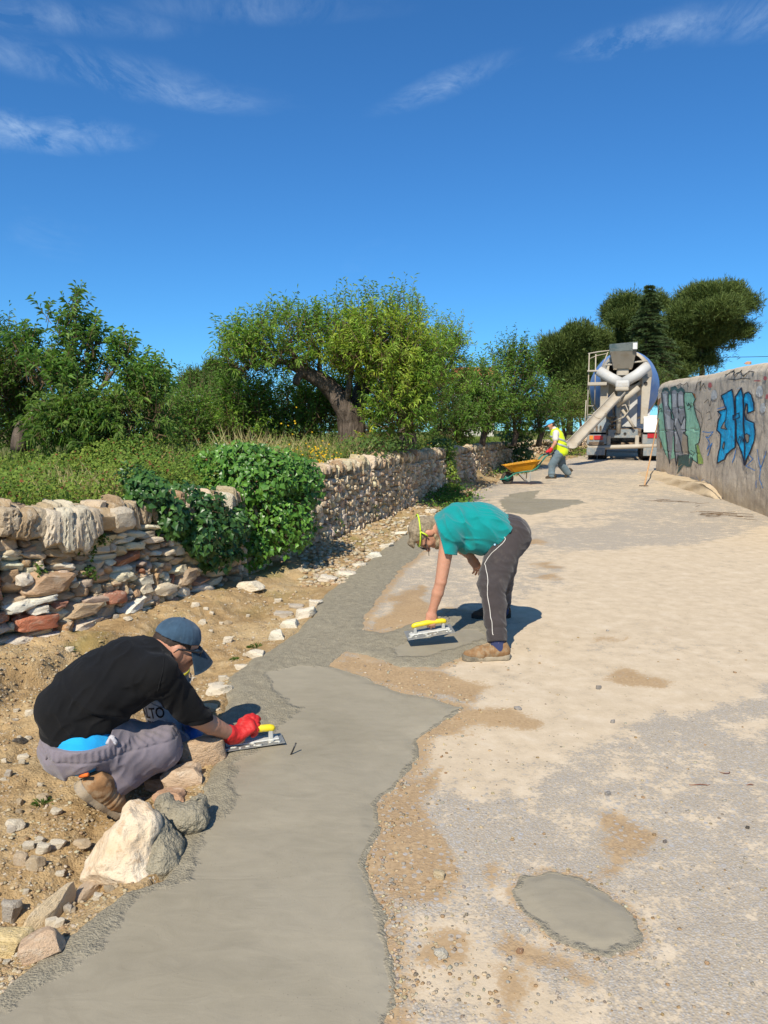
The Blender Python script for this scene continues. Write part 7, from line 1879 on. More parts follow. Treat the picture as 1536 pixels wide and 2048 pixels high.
    poly_fill('blue_scribble', stroke([(720, 930), (790, 940), (840, 930), (790, 1000), (760, 990), (800, 1050), (770, 1130), (830, 1060), (780, 1200)], 9) + stroke([(1335, 1130), (1375, 1340), (1445, 1150)], 8) + stroke([(1375, 1340), (1370, 1470), (1410, 1570)], 8) + stroke([(1240, 1190), (1290, 1240), (1210, 1320), (1310, 1370)], 8) + stroke([(1090, 1130), (1060, 1280)], 9) + stroke([(1330, 1480), (1330, 1570)], 7) + stroke([(640, 1440), (690, 1510), (730, 1470)], 4) + stroke([(1000, 640), (890, 670)], 8), lblue, g3, .012)
    el = lambda x, y, a, b_: [(x + a * math.cos(t) * (1 + .12 * math.sin(3 * t)), y + b_ * math.sin(t) * (1 + .1 * math.cos(2 * t))) for t in np.linspace(0, 6.283, 17)[:-1]]
    poly_fill('white_blot', [el(850, 510, 34, 62), el(1372, 470, 38, 70), el(1405, 660, 32, 64), el(1140, 435, 30, 8)], white, g3, .009)
    poly_fill('red_blot', [el(800, 400, 20, 34), el(1430, 320, 20, 26), el(1448, 530, 14, 34), el(1340, 350, 40, 8)], red, g3, .009)
    poly_fill('dark_scribble', stroke([(640, 460), (660, 380), (700, 350), (690, 460), (730, 380), (750, 440)], 6) + stroke([(970, 280), (1040, 230), (1080, 290), (1140, 230), (1180, 300), (1240, 240), (1300, 250)], 10) + stroke([(1010, 330), (1100, 340), (1180, 320), (1260, 330)], 8) + stroke([(740, 600), (780, 560), (800, 640), (820, 570)], 5) + stroke([(760, 720), (800, 700), (820, 780), (780, 800)], 5) + stroke([(420, 410), (450, 380), (500, 400), (530, 370), (560, 420)], 6), black, g3, .012)
    # sloping bench of earth and mortar along the foot
    bench = [(160, 1560, .55), (300, 1600, .5), (450, 1640, .42), (600, 1690, .35), (800, 1740, .3), (950, 1790, .22), (1100, 1830, .15)]
    tops2 = [(190, 1365), (400, 1410), (600, 1450), (800, 1500), (870, 1580), (960, 1690), (1100, 1790)]
    S1 = np.array([px_wall(1280 + x / 5.6875, 700 + y / 5.6875) for x, y in tops2]); sg = np.linspace(S1[0, 0] - .25, S1[-1, 0], 60); nb_ = 14; Vb = []
    for q in sg:
        zt = np.interp(q, S1[:, 0], S1[:, 1]); wd = np.interp(q, [S1[0, 0], S1[-1, 0]], [.62, .10])
        x0 = A0 + d * q; zb = float(base_z(x0[1])) - .05
        for j in range(nb_):
            t = j / (nb_ - 1); out = wd * t; z = zt - .02 - (.06 * t) if t < .6 else zt - .056 - (zt - .056 - zb) * ((t - .6) / .4) ** .8
            p = x0 + nrmv * (out + .03 * math.sin(q * 5 + j)); Vb.append((p[0], p[1], z))
    Vb = np.array(Vb); Vb = Vb + .035 * np.stack([fbm(Vb * 2.4 + 9 * i, 4, 310 + i) for i in range(3)], 1)
    idx = np.arange(60 * nb_).reshape(60, nb_); Fb = np.stack([idx[:-1, :-1], idx[:-1, 1:], idx[1:, 1:], idx[1:, :-1]], -1).reshape(-1, 4)
    endc = np.array([[idx[0, j], idx[0, j + 1], idx[0, 0]] for j in range(1, nb_ - 1)])
    link('foot_bench', np_mesh('foot_bench', Vb - o3, [Fb, endc], True, attrs={'sand': .9 * np.ones(len(Vb))}), MW, root)
    st = CAM + 0; tp = px_wall(1473, 731); b = place_stone('brick', STONE_ME[3], tuple(A0 + d * tp[0] - nrmv * .2 + np.array([0, 0, tp[1] + .04])), (.07, .06, .03), (0, 0, .4), (.55, .30, .17))
    tag(b, 'small orange brick piece lying on top of the painted wall', 'brick')
    return A0, d, nrmv
WA, WD_, WN = painted_wall()

# ================================================================== CONCRETE MIXER TRUCK
M_CRM = simple_mat("cream cement-dusted steel", (0.44, 0.39, 0.31), .7, .3, .12, 6, .3, 60, dirt=(.34, .28, .20), dirt_amt=.45, dirt_scale=3)
M_LG = simple_mat("pale grey painted steel", (0.50, 0.49, 0.46), .55, .35, .08, 6, dirt=(.40, .34, .26), dirt_amt=.35, dirt_scale=3)
M_DRUM = simple_mat("dusty blue drum paint", (0.115, 0.235, 0.50), .6, .35, .08, 2, dirt=(.25, .32, .45), dirt_amt=.35, dirt_scale=2.5)
M_TYRE = simple_mat("dusty black tyre", (0.035, 0.032, 0.029), .9, .2, .2, 10, .4, 60, dirt=(.16, .125, .09), dirt_amt=.35)
M_CHAS = simple_mat("muddy chassis", (0.10, 0.075, 0.055), .85, .2, .3, 8, .4, 60, dirt=(.28, .20, .13), dirt_amt=.55)
M_WHT = simple_mat("white fender paint", (0.66, 0.65, 0.62), .5, .4, .05, 5, dirt=(.45, .38, .29), dirt_amt=.3)
M_BGR = simple_mat("dusty blue-grey panel", (0.19, 0.22, 0.23), .7, .3, .15, 10, dirt=(.34, .30, .24), dirt_amt=.45)
M_REDL = simple_mat("red tail lamp", (0.42, 0.025, 0.03), .25, .5, .05); M_AMB = simple_mat("amber lamp", (0.65, 0.24, 0.04), .25, .5, .05); M_CLR = simple_mat("clear lamp", (.55, .5, .42), .25, .5)
M_INK = simple_mat("dark drum mouth", (0.05, 0.045, 0.04), .9, .1, .3, 6)
def truck():
    c = G(1247, 921); z0 = float(base_z(c[1])) - .0
    yaw = -math.atan2(c[0], c[1]) * .90
    root = empty('concrete_mixer_truck', (c[0], c[1], z0), yaw); tag(root, 'concrete mixer truck with blue and cream drum and chute swung out to the left', 'truck')
    root.rotation_euler = (math.atan(SLOPE), 0, yaw)
    def lathe(name, prof, axis_o, axis_d, mat, sides=40, par=root):
        o_ = np.array(axis_o, float); dd = unit(axis_d); x = unit(np.cross(dd, [0, 0, 1.0])); y = np.cross(x, dd)
        a = np.linspace(0, 2 * math.pi, sides, endpoint=False); V = np.concatenate([o_ + dd * t + r_ * (np.cos(a)[:, None] * x + np.sin(a)[:, None] * y) for t, r_ in prof])
        k = np.arange(sides); k2 = (k + 1) % sides; F = np.concatenate([np.stack([i * sides + k, i * sides + k2, (i + 1) * sides + k2, (i + 1) * sides + k], 1) for i in range(len(prof) - 1)])
        return link(name, np_mesh(name, V, F, True), mat, par)
    ax_o = (0.03, .55, 3.10); ax_d = (0, 1, -.21)
    drum = lathe('drum', [(.45, .85), (.63, .905), (1.3, 1.12), (1.95, 1.23), (2.2, 1.26), (3.4, 1.25), (4.6, 1.0), (5.4, .7), (5.6, 0)], ax_o, ax_d, M_DRUM)
    lathe('drum_tail', [(-.10, .60), (.0, .68), (.2, .78), (.46, .86), (.62, .90)], ax_o, ax_d, M_CRM, par=drum)
    lathe('drum_band', [(2.35, 1.262), (2.36, 1.275), (2.75, 1.275), (2.76, 1.262)], ax_o, ax_d, M_CRM, par=drum)
    lathe('mouth', [(-.10, .60), (.05, .5), (.5, .45), (.9, 0)], ax_o, ax_d, M_INK, par=drum)
    # hopper over the mouth
    def frustum(name, bot, top, z0_, z1_, mat, par, thick=.03, y_off=0):
        bm = bmesh.new(); vb = [bm.verts.new((x, y, z0_)) for x, y in bot]; vt = [bm.verts.new((x, y, z1_ + dz)) for x, y, dz in top]
        for i in range(4): bm.faces.new((vb[i], vb[(i + 1) % 4], vt[(i + 1) % 4], vt[i]))
        bmesh.ops.solidify(bm, geom=bm.faces[:], thickness=thick); return link(name, bm_mesh(name, bm, False), mat, par)
    hp_ = frustum('hopper', [(-.42, -.12), (.20, -.12), (.20, .62), (-.42, .62)], [(-.55, -.36, 0), (.31, -.36, .05), (.31, .8, .05), (-.55, .8, 0)], 3.16, 3.72, M_CRM, root)
    frustum('hopper_rim', [(-.55, -.36), (.31, -.36), (.31, .8), (-.55, .8)], [(-.58, -.45, 0), (.33, -.45, .06), (.33, .85, .06), (-.58, .85, 0)], 3.73, 3.96, simple_mat("pale green-grey guard", (.36, .40, .37), .6, .3, .2, 4, dirt=(.14, .25, .27), dirt_amt=.4, dirt_scale=3), hp_)
    boxes('hopper_spout', [(Vector((-.11, .15, 3.06)), (.40, .4, .30))], M_CRM, hp_, .03)
    boxes('rim_flap', [(Vector((.25, -.45, 3.87)), (.15, .03, .22))], M_WHT, hp_, .02)
    # V-shaped collector of two fat pipes
    cr = [(-.90, .0, 3.10), (-.50, -.12, 2.84), (-.16, -.2, 2.66)]; cr2 = [(.70, .05, 3.24), (.36, -.1, 2.94), (-.10, -.2, 2.66)]
    V, F = join_arrays([tube_arrays(np.array(q), [.175, .18, .18], 16) for q in (cr, cr2)]); v = link('collector', np_mesh('collector', V, F, True), M_LG, root)
    boxes('collector_base', [(Vector((-.12, -.22, 2.62)), (.46, .36, .26))], M_LG, v, .09, 3); boxes('collector_lip', [(Vector((-.13, -.26, 2.46)), (.44, .34, .13))], M_CRM, v, .05, 2)
    for x, y, z in ((.80, .05, 3.26), (-.90, 0, 3.10)): pass
    tubes('collector_bar', [([(-.72, -.05, 3.28), (-.1, -.1, 3.34), (.45, -.05, 3.38), (.68, 0, 3.40)], .032)], M_CRM, v, 7)
    lathe('mouth_ring', [(-.16, .60), (-.16, .70), (-.05, .72), (-.02, .66)], ax_o, ax_d, M_CRM)
    # pedestal
    for x, w in ((.66, .26), (-.72, .24)):
        pd = prism('pedestal_post', [(x - w / 2, 1.25), (x + w / 2 - .06, 1.25), (x + w / 2 + .02, 2.2), (x + w / 2 + .06, 2.86), (x - w / 2, 2.86)], .18, .52, M_CRM, root, .02, 'y')
        lathe('bearing', [(0, 0), (0, .06), (.02, .06)], (x, .17, 2.65), (0, -1, 0), M_INK, 14, pd)
    prism('pedestal_plate', [(-.32, 1.15), (.42, 1.15), (.42, 2.3), (.25, 2.42), (-.25, 2.42)], .42, .50, M_LG, root, .015, 'y')
    boxes('pedestal_beam', [(Vector((-.03, .4, 2.84)), (1.5, .2, .16))], M_CRM, root, .02)
    boxes('control_box', [(Vector((.02, .32, 1.95)), (.26, .16, .44))], M_CRM, root, .02); 
    # chute
    rr = root.matrix_basis.inverted() if False else (Matrix.Translation(root.location) @ root.rotation_euler.to_matrix().to_4x4()).inverted()
    end = np.array(rr @ Vector(tuple(P(1143, 888, c[1] - 3.0)))); st = np.array([-.20, -.28, 2.34])
    def channel(name, a, b, w, mat, par, wall=.02, deep=.75):
        a, b = np.array(a), np.array(b); t = unit(b - a); sd = unit(np.cross(t, [0, 0, 1.0])); up = np.cross(sd, t); V = []; n = 13
        an = np.linspace(-1.75, 1.75, n)
        for p in (a, b):
            for rr_ in (w, w - wall):
                for q in an: V.append(p + rr_ * (sd * math.sin(q) - up * math.cos(q) * deep))
        V = np.array(V); F = []
        for i in range(n - 1):
            F += [[i, i + 1, 2 * n + i + 1, 2 * n + i], [n + i + 1, n + i, 3 * n + i, 3 * n + i + 1], [i + 1, i, n + i, n + i + 1], [2 * n + i, 2 * n + i + 1, 3 * n + i + 1, 3 * n + i]]
        F += [[0, 2 * n, 3 * n, n], [n - 1, 2 * n - 1, 4 * n - 1, 3 * n - 1]]
        return link(name, np_mesh(name, V, np.array(F), False), mat, par)
    cm_ = st + (end - st) * .45
    ch = channel('chute', st, cm_, .205, M_CRM, root); channel('chute_tip', cm_ + (st - end) * .02 + np.array([0, 0, -.02]), end, .215, M_CRM, ch)
    t = unit(end - st)
    for k in (.12, .42, .70, .95): channel('chute_rib', st + (end - st) * k, st + (end - st) * (k + 0.02), .232, M_CRM, ch)
    tubes('chute_arm', [([(.42, -.2, 2.50), (.1, -.25, 2.22), (-.30, -.3, 1.92)], .095)], M_CRM, root, 12)
    tubes('hose', [([(-.28, -.3, 1.86), (-.0, -.32, 1.92), (.10, -.32, 1.70), (-.05, -.32, 1.50), (-.35, -.3, 1.38)], .022)], M_CRM, root, 7)
    tubes('chute_jack', [([(-.1, -.2, 1.75), (.12, -.22, 1.45), (.30, -.25, 1.15)], .05)], M_CRM, root, 9); 
    tubes('valve_pipes', [([(-.38, .0, 1.0), (-.42, -.05, 1.3), (-.36, 0, 1.6), (-.40, 0, 1.85)], .05), ([(-.25, .05, 1.0), (-.28, .0, 1.35), (-.22, .0, 1.7)], .045)] + [([(-.50, -.05, z), (-.35, -.12, z + .02), (-.18, -.05, z)], .035) for z in (1.08, 1.22, 1.36, 1.5)], M_CHAS, root, 7)
    tubes('chute_pivot', [([(-.2, -.1, .95), (-.2, -.12, 2.2)], .085)], M_CRM, root, 12)
    # ladder, platform and rails on the left
    rails = [([(-1.26, -.02, 1.05), (-1.24, 0, 3.70)], .022), ([(-1.02, -.02, 1.95), (-1.02, 0, 3.68)], .022), ([(-1.28, 0, 3.70), (-.9, .05, 3.76), (-.45, .1, 3.80)], .022), ([(-1.24, 0, 3.52), (-1.0, 0, 3.62), (-.62, .1, 3.70)], .016), ([(-.62, .1, 3.74), (-.85, .05, 3.1)], .02), ([(-1.34, -.02, 1.0), (-1.31, 0, 2.1)], .02)]
    ld = tubes('ladder', rails, M_CRM, root, 6)
    for z in (1.3, 1.6, 1.9): tubes('rung', [([(-1.26, -.02, z), (-1.05, -.02, z)], .016)], M_CRM, ld, 6)
    boxes('platform', [(Vector((-.95, .02, 2.62)), (.62, .4, .05)), (Vector((-.95, -.17, 2.66)), (.64, .03, .10))], M_CRM, root, .01); boxes('step', [(Vector((-1.08, .0, 3.1)), (.42, .25, .06))], M_CRM, root, .01)
    # chassis, fenders, lamps, wheels
    boxes('chassis_frame', [(Vector((-.42, 4.0, .98)), (.10, 8.2, .28)), (Vector((.42, 4.0, .98)), (.10, 8.2, .28)), (Vector((-.02, .0, .96)), (1.15, .12, .30))], M_CHAS, root, .012)
    boxes('cross_member', [(Vector((-.05, -.09, .93)), (1.0, .06, .30))], M_BGR, root, .02)
    for x in (-.28, .02): lathe('frame_hole', [(0, 0), (0, .05), (.012, .05)], (x, -.122, .93), (0, -1, 0), M_INK, 12)
    for x in (-.52, .42): boxes('bumper_bracket', [(Vector((x, -.10, .66)), (.13, .10, .42))], M_CRM, root, .015)
    tubes('bumper_bar', [([(-1.22, -.16, .45), (-.4, -.17, .47), (.4, -.17, .50), (1.24, -.16, .53)], .075)], M_CRM, root, 12)
    for sx in (-1, 1):
        fm = M_BGR if sx < 0 else M_WHT
        fx = prism('fender', [(-.28, .98), (-.28, 1.06), (-.10, 1.42), (.3, 1.56), (1.3, 1.56), (1.7, 1.4), (1.7, 1.34), (1.3, 1.49), (.32, 1.49), (-.05, 1.36), (-.22, 1.04), (-.22, .98)], sx * .62 if sx > 0 else -1.25, sx * 1.25 if sx > 0 else -.62, fm, root, .008, 'x')
        boxes('lamp_panel', [(Vector((sx * .92, -.16, .74)), (.66, .10, .34))], M_BGR, root, .02)
        if sx < 0:
            boxes('tail_lamp', [(Vector((-.86, -.222, .80)), (.30, .03, .15))], M_REDL, root, .012); boxes('indicator', [(Vector((-1.10, -.222, .80)), (.13, .03, .15))], M_AMB, root, .012); boxes('number_plate', [(Vector((-.93, -.222, .60)), (.5, .02, .12))], M_CHAS, root, .004)
            boxes('mudflap', [(Vector((-.94, -.24, .32)), (.62, .03, .26))], M_BGR, root, .03)
            for k in range(3): boxes('fender_slot', [(Vector((-1.06 + .13 * k, -.29, 1.12)), (.07, .02, .20))], M_CHAS, root, .01)
        else:
            boxes('tail_lamp', [(Vector((.92, -.222, .86)), (.34, .03, .16))], M_REDL, root, .012)
            boxes('mudflap', [(Vector((.94, -.2, .32)), (.62, .03, .30))], M_BGR, root, .03)
    for y in (.75, 2.1, 6.4):
        for x in ((-1.06, -.72, .72, 1.06) if y < 5 else (-1.0, 1.0)):
            w = lathe('wheel', [(-.14, .30), (-.145, .47), (-.12, .515), (-.05, .525), (.05, .525), (.12, .515), (.145, .47), (.14, .30)], (x, y, .515), (1, 0, 0), M_TYRE, 32)
            lathe('rim', [(-.12, 0), (-.12, .12), (-.06, .2), (-.1, .3), (.1, .3), (.06, .2), (.12, .12), (.12, 0)], (x, y, .515), (1, 0, 0), M_CRM, 20, w)
        tubes('axle', [([(-1.1, y, .515), (1.1, y, .515)], .09)], M_CHAS, root, 10)
    boxes('cab', [(Vector((0, 7.1, 1.9)), (2.4, 1.9, 2.3))], M_WHT, root, .12, 3)
    for sx in (-1, 1): boxes('cab_window', [(Vector((sx * 1.2, 7.2, 2.3)), (.03, 1.0, .7))], M_INK, root, .01)
truck()

# ================================================================== WHEELBARROW
def wheelbarrow():
    c = G(1017, 969); Y = c[1]; z0 = float(road_z(np.array([c[0]]), np.array([Y]))[0])
    root = empty('wheelbarrow', (c[0], Y, z0)); tag(root, 'yellow wheelbarrow with green tube frame being pushed downhill', 'wheelbarrow'); m = Y / FPX
    L = lambda px, py: ((px - 1017) * m, (969 - py) * m + SLOPE * 0)
    M_YB, M_GF, M_TY, M_GRY = simple_mat("orange-yellow barrow tray", (.72, .36, .012), .5, .4, .06, 5, dirt=(.42, .26, .08), dirt_amt=.25), simple_mat("green frame paint", (.015, .16, .12), .5, .4, .08, 10), M_TYRE, simple_mat("grey worn steel", (.27, .27, .25), .6, .4)
    # tray: open tub, side profile from the picture
    rim = [L(1007, 931), L(1076, 920)]; bt = [L(1025, 945), L(1062, 941)]
    V = []; n = 20
    for k, (xa, za, xb, zb, w, ins) in enumerate([(rim[0][0], rim[0][1], rim[1][0], rim[1][1], .31, 0), (rim[0][0], rim[0][1], rim[1][0], rim[1][1], .285, .02), (bt[0][0] + .02, bt[0][1] + .02, bt[1][0] - .02, bt[1][1] + .02, .20, 0)]): pass
    bm = bmesh.new()
    def ring(xa, za, xb, zb, wa, wb, dz=0):
        pts = [(xa, -wa, za + dz), (xa + .08 * (xb - xa), -wa * 1.08, za + dz + .08 * (zb - za)), (xb - .1 * (xb - xa), -wb * 1.08, zb + dz - .1 * (zb - za)), (xb, -wb, zb + dz), (xb, wb, zb + dz), (xb - .1 * (xb - xa), wb * 1.08, zb + dz - .1 * (zb - za)), (xa + .08 * (xb - xa), wa * 1.08, za + dz + .08 * (zb - za)), (xa, wa, za + dz)]
        return [bm.verts.new(p) for p in pts]
    r1 = ring(rim[0][0], rim[0][1], rim[1][0], rim[1][1], .27, .30); r2 = ring(bt[0][0], bt[0][1], bt[1][0], bt[1][1], .17, .20); r0 = ring(rim[0][0] - .02, rim[0][1] - .012, rim[1][0] + .02, rim[1][1] - .012, .295, .325)
    for a, b in ((r1, r2), (r0, r1)):
        for i in range(8): bm.faces.new((a[i], a[(i + 1) % 8], b[(i + 1) % 8], b[i]))
    bm.faces.new(r2); bmesh.ops.solidify(bm, geom=bm.faces[:], thickness=.006)
    link('tray', bm_mesh('tray', bm, False, .006, 2), M_YB, root)
    for s in (-1, 1):
        p = [L(1000, 960), L(1013, 958), L(1028, 947), L(1045, 943.5), L(1060, 942), L(1070, 936), L(1079, 922), L(1086, 913), L(1094, 909)]
        w = [.05, .07, .16, .20, .21, .23, .26, .27, .27]
        tubes('handle_tube', [([(x, s * ww, z) for (x, z), ww in zip(p, w)], .018)], M_GF, root, 8)
        q = [L(1090, 911), L(1102, 907)]; tubes('grip', [([(q[0][0], s * .27, q[0][1]), (q[1][0], s * .27, q[1][1])], .022)], M_BLACKP, root, 8)
        a, b, c2 = L(1035, 946), L(1053, 963.5), L(1057, 943)
        tubes('leg', [([(a[0], s * .18, a[1]), (b[0], s * .24, b[1]), (b[0] + .03, s * .24, b[1]), (c2[0], s * .21, c2[1])], .012)], M_GRY, root, 7)
    xw, zw = L(1014.5, 957.5); zr = zw
    a = np.linspace(0, 2 * math.pi, 40, endpoint=False)
    R_ = 12.6 * m
    ring_pts = np.stack([xw + (R_ - .038) * np.cos(a), 0 * a, zr + (R_ - .038) * np.sin(a)], -1); ring_pts = np.concatenate([ring_pts, ring_pts[:2]])
    wl_ = tubes('wheel', [(ring_pts, .038)], M_TY, root, 10)
    bm = bmesh.new(); bmesh.ops.create_cone(bm, cap_ends=True, segments=24, radius1=R_ - .06, radius2=R_ - .06, depth=.03, matrix=Matrix.Translation((xw, 0, zr)) @ Matrix.Rotation(math.pi / 2, 4, 'X')); link('rim', bm_mesh('rim', bm, True), M_GF, wl_)
    bm = bmesh.new(); bmesh.ops.create_cone(bm, cap_ends=True, segments=12, radius1=.03, radius2=.03, depth=.14, matrix=Matrix.Translation((xw, 0, zr)) @ Matrix.Rotation(math.pi / 2, 4, 'X')); link('hub', bm_mesh('hub', bm, True), M_GRY, wl_)
wheelbarrow()

# ================================================================== BUCKET, TOOL HANDLE, SMALL THINGS
def bucket():
    # open plastic tub of cold asphalt, leaning towards the kneeling man
    Y = 3.86; c = P(347, 1462, Y); z0 = float(surf_z(c[0], c[1])[0]); m = Y / FPX
    root = empty('bucket', (c[0], c[1], z0 + .005)); tag(root, 'pale plastic bucket with dark cement-caked rim and black lettering behind the crouching man', 'bucket')
    ang = math.atan2(-c[0], c[1]); root.rotation_euler = (.02, math.radians(-9), 0); H, r0, r1 = .345, .112, .130
    M_BK, M_RM = simple_mat("scuffed pale blue-grey plastic", (.68, .74, .76), .5, .35, .06, 10, .15, 60, dirt=(.36, .35, .31), dirt_amt=.38, dirt_scale=9), simple_mat("cement-caked dark plastic", (.10, .10, .095), .8, .25, .4, 30, .6, 90, dirt=(.30, .29, .26), dirt_amt=.5)
    def lathe(name, prof, mat, par, sides=44):
        a = np.linspace(0, 2 * math.pi, sides, endpoint=False); V = np.concatenate([np.stack([r_ * np.cos(a), r_ * np.sin(a), 0 * a + z], -1) for z, r_ in prof]); k = np.arange(sides); k2 = (k + 1) % sides
        F = np.concatenate([np.stack([i * sides + k, i * sides + k2, (i + 1) * sides + k2, (i + 1) * sides + k], 1) for i in range(len(prof) - 1)]); return link(name, np_mesh(name, V, F, True), mat, par)
    lathe('tub', [(0, 0), (0, r0 - .01), (.01, r0), (H * .74, r0 + (r1 - r0) * .74)], M_BK, root)
    lathe('base_ring', [(-.004, r0 - .004), (0, r0 + .003), (.014, r0 + .003), (.016, r0 - .002)], M_RM, root)
    lathe('collar', [(H * .74, r1 - .006), (H * .745, r1 + .004), (H * .80, r1 + .006), (H * .805, r1), (H * .90, r1 + .003), (H * .905, r1 + .010), (H, r1 + .010), (H, r1 - .004), (H * .5, r1 - .014), (H * .5, 0)], M_RM, root)
    lathe('lid_stripe', [(H * .93, r1 + .0105), (H * .93, r1 + .0125), (H * .965, r1 + .0125), (H * .965, r1 + .0105)], simple_mat("yellow strip", (.62, .50, .03), .6, .3), root)
    tubes('bail', [([((r1 + .012) * math.cos(t), (r1 + .012) * math.sin(t) - .0, H * .86 - .10 * math.sin(t - 3.6) ** 2 * (1 if 3.6 < t < 6.8 else 0)) for t in np.linspace(3.6, 6.74, 20)], .003)], M_GREYW, root, 6)
    # lettering wrapped on the tub, facing the camera
    M_TX = simple_mat("black print", (.02, .02, .022), .6, .3, .1, 40)
    face0 = -math.pi / 2 + .24
    for body, size, z, dx in (("ASFALTO", .080, H * .43, -4), ("FRIO", .046, H * .29, -26), ("25 kg", .040, H * .09, 2)):
        cu = bpy.data.curves.new('lettering', 'FONT'); cu.body = body; cu.size = size; cu.align_x = 'RIGHT'; cu.resolution_u = 3; cu.offset = .0012
        tmp = bpy.data.objects.new('lettering_tmp', cu); COL.objects.link(tmp); bpy.context.view_layer.update()
        me0 = tmp.evaluated_get(bpy.context.evaluated_depsgraph_get()).to_mesh(); bm = bmesh.new(); bm.from_mesh(me0); tmp.to_mesh_clear() if hasattr(tmp, 'to_mesh_clear') else None
        bpy.data.objects.remove(tmp, do_unlink=True); bmesh.ops.triangulate(bm, faces=bm.faces[:]); bmesh.ops.subdivide_edges(bm, edges=[e for e in bm.edges if e.calc_length() > .02], cuts=1)
        for v in bm.verts:
            zz = z + v.co.y; rr_ = r0 + (r1 - r0) * zz / H + .0012; th = face0 + math.radians(dx) + .74 * v.co.x / rr_
            v.co = Vector((rr_ * math.cos(th), rr_ * math.sin(th), zz))
        t = link('lettering', bm_mesh('lettering', bm, False), M_TX, root); t['label'] = 'black printed word ' + body
    return root
M_GREYW = simple_mat("grey wire", (.25, .25, .24), .5, .4)
bucket()

# wooden-handled tool leaning on the corner of the painted wall
foot = G(1289, 973); top = WA + WD_ * .25 + WN * .02; zt = 1.6 + (880 - 838) / FPX * top[1]
root = empty('rake', tuple(foot)); tag(root, 'long wooden-handled rake leaning against the corner of the painted wall', 'rake')
M_WOOD = simple_mat("worn pale wood", (.46, .27, .13), .7, .25, .15, 12)
p1 = np.array([top[0], top[1], zt])
tubes('handle', [([(0, 0, .03), tuple((p1 - foot) * .5 + np.array([0, 0, .0])), tuple(p1 - foot)], .017)], M_WOOD, root, 9)
boxes('head', [(Vector((-.02, 0, .02)), (.20, .022, .018))], M_CHAS, root, .004)
for k in range(6): boxes('tine', [(Vector((-.11 + .036 * k, -.02, .013)), (.006, .05, .010))], M_CHAS, root)

# small black tie standing in the wet concrete
g = G(580, 1515); p1 = P(592, 1486, g[1] - .0)
t = tubes('cable_tie', [([(0, 0, .005), tuple((p1 - g) * .5), tuple(p1 - g)], .0042)], M_BLACKP, None, 6); t.location = tuple(g); tag(t, 'short black stick poking out of the smooth concrete', 'stick')
# twigs on the road
for (px, py, w, lab, crv) in [(1400, 1574, 44, 'thin reddish twig lying on the grey road', .15), (1452, 1548, 22, 'curled reddish twig at the right of the road', .8), (1500, 1572, 16, 'tiny twig at the far right of the grey road', .3)]:
    g = G(px, py); m = g[1] / FPX; zr = float(road_z(np.array([g[0]]), np.array([g[1]]))[0]); a = np.linspace(-.5, .5, 9)
    pts = [(x * w * m, crv * w * m * (x * x * 3 - .3) , .004 + .004 * math.cos(6 * x)) for x in a]
    o = tubes('twig', [(pts, .0022)], simple_mat("reddish twig", (.22, .10, .06), .8, .2), None, 5); o.location = (g[0], g[1], zr); tag(o, lab, 'twig', 'twigs on the road')
for (px, py, w, n, lab) in [(1445, 1030, 60, 26, 'scatter of dry stalks on the road before the painted wall'), (1350, 1003, 34, 14, 'few dry stalks at the foot of the painted wall')]:
    r = np.random.default_rng(px); g = G(px, py); m = g[1] / FPX; zr = float(road_z(np.array([g[0]]), np.array([g[1]]))[0]); A = np.stack([r.normal(size=n) * w * m * .4, r.normal(size=n) * .35, np.full(n, .012)], -1)
    dd = np.stack([r.uniform(.4, 1, n) * r.choice([-1, 1], n), r.normal(size=n) * .5, r.normal(size=n) * .02], -1) * .35
    V, F, T = twig_arrays(A, A + dd, .004, .003); o = link('dry_stalks', np_mesh('dry_stalks', V, F, False), M_STRAWW, None, (g[0], g[1], zr)) if False else link('dry_stalks', np_mesh('dry_stalks', V, F, False), M_TWIG, None, (g[0], g[1], zr)); tag(o, lab, kind='stuff')

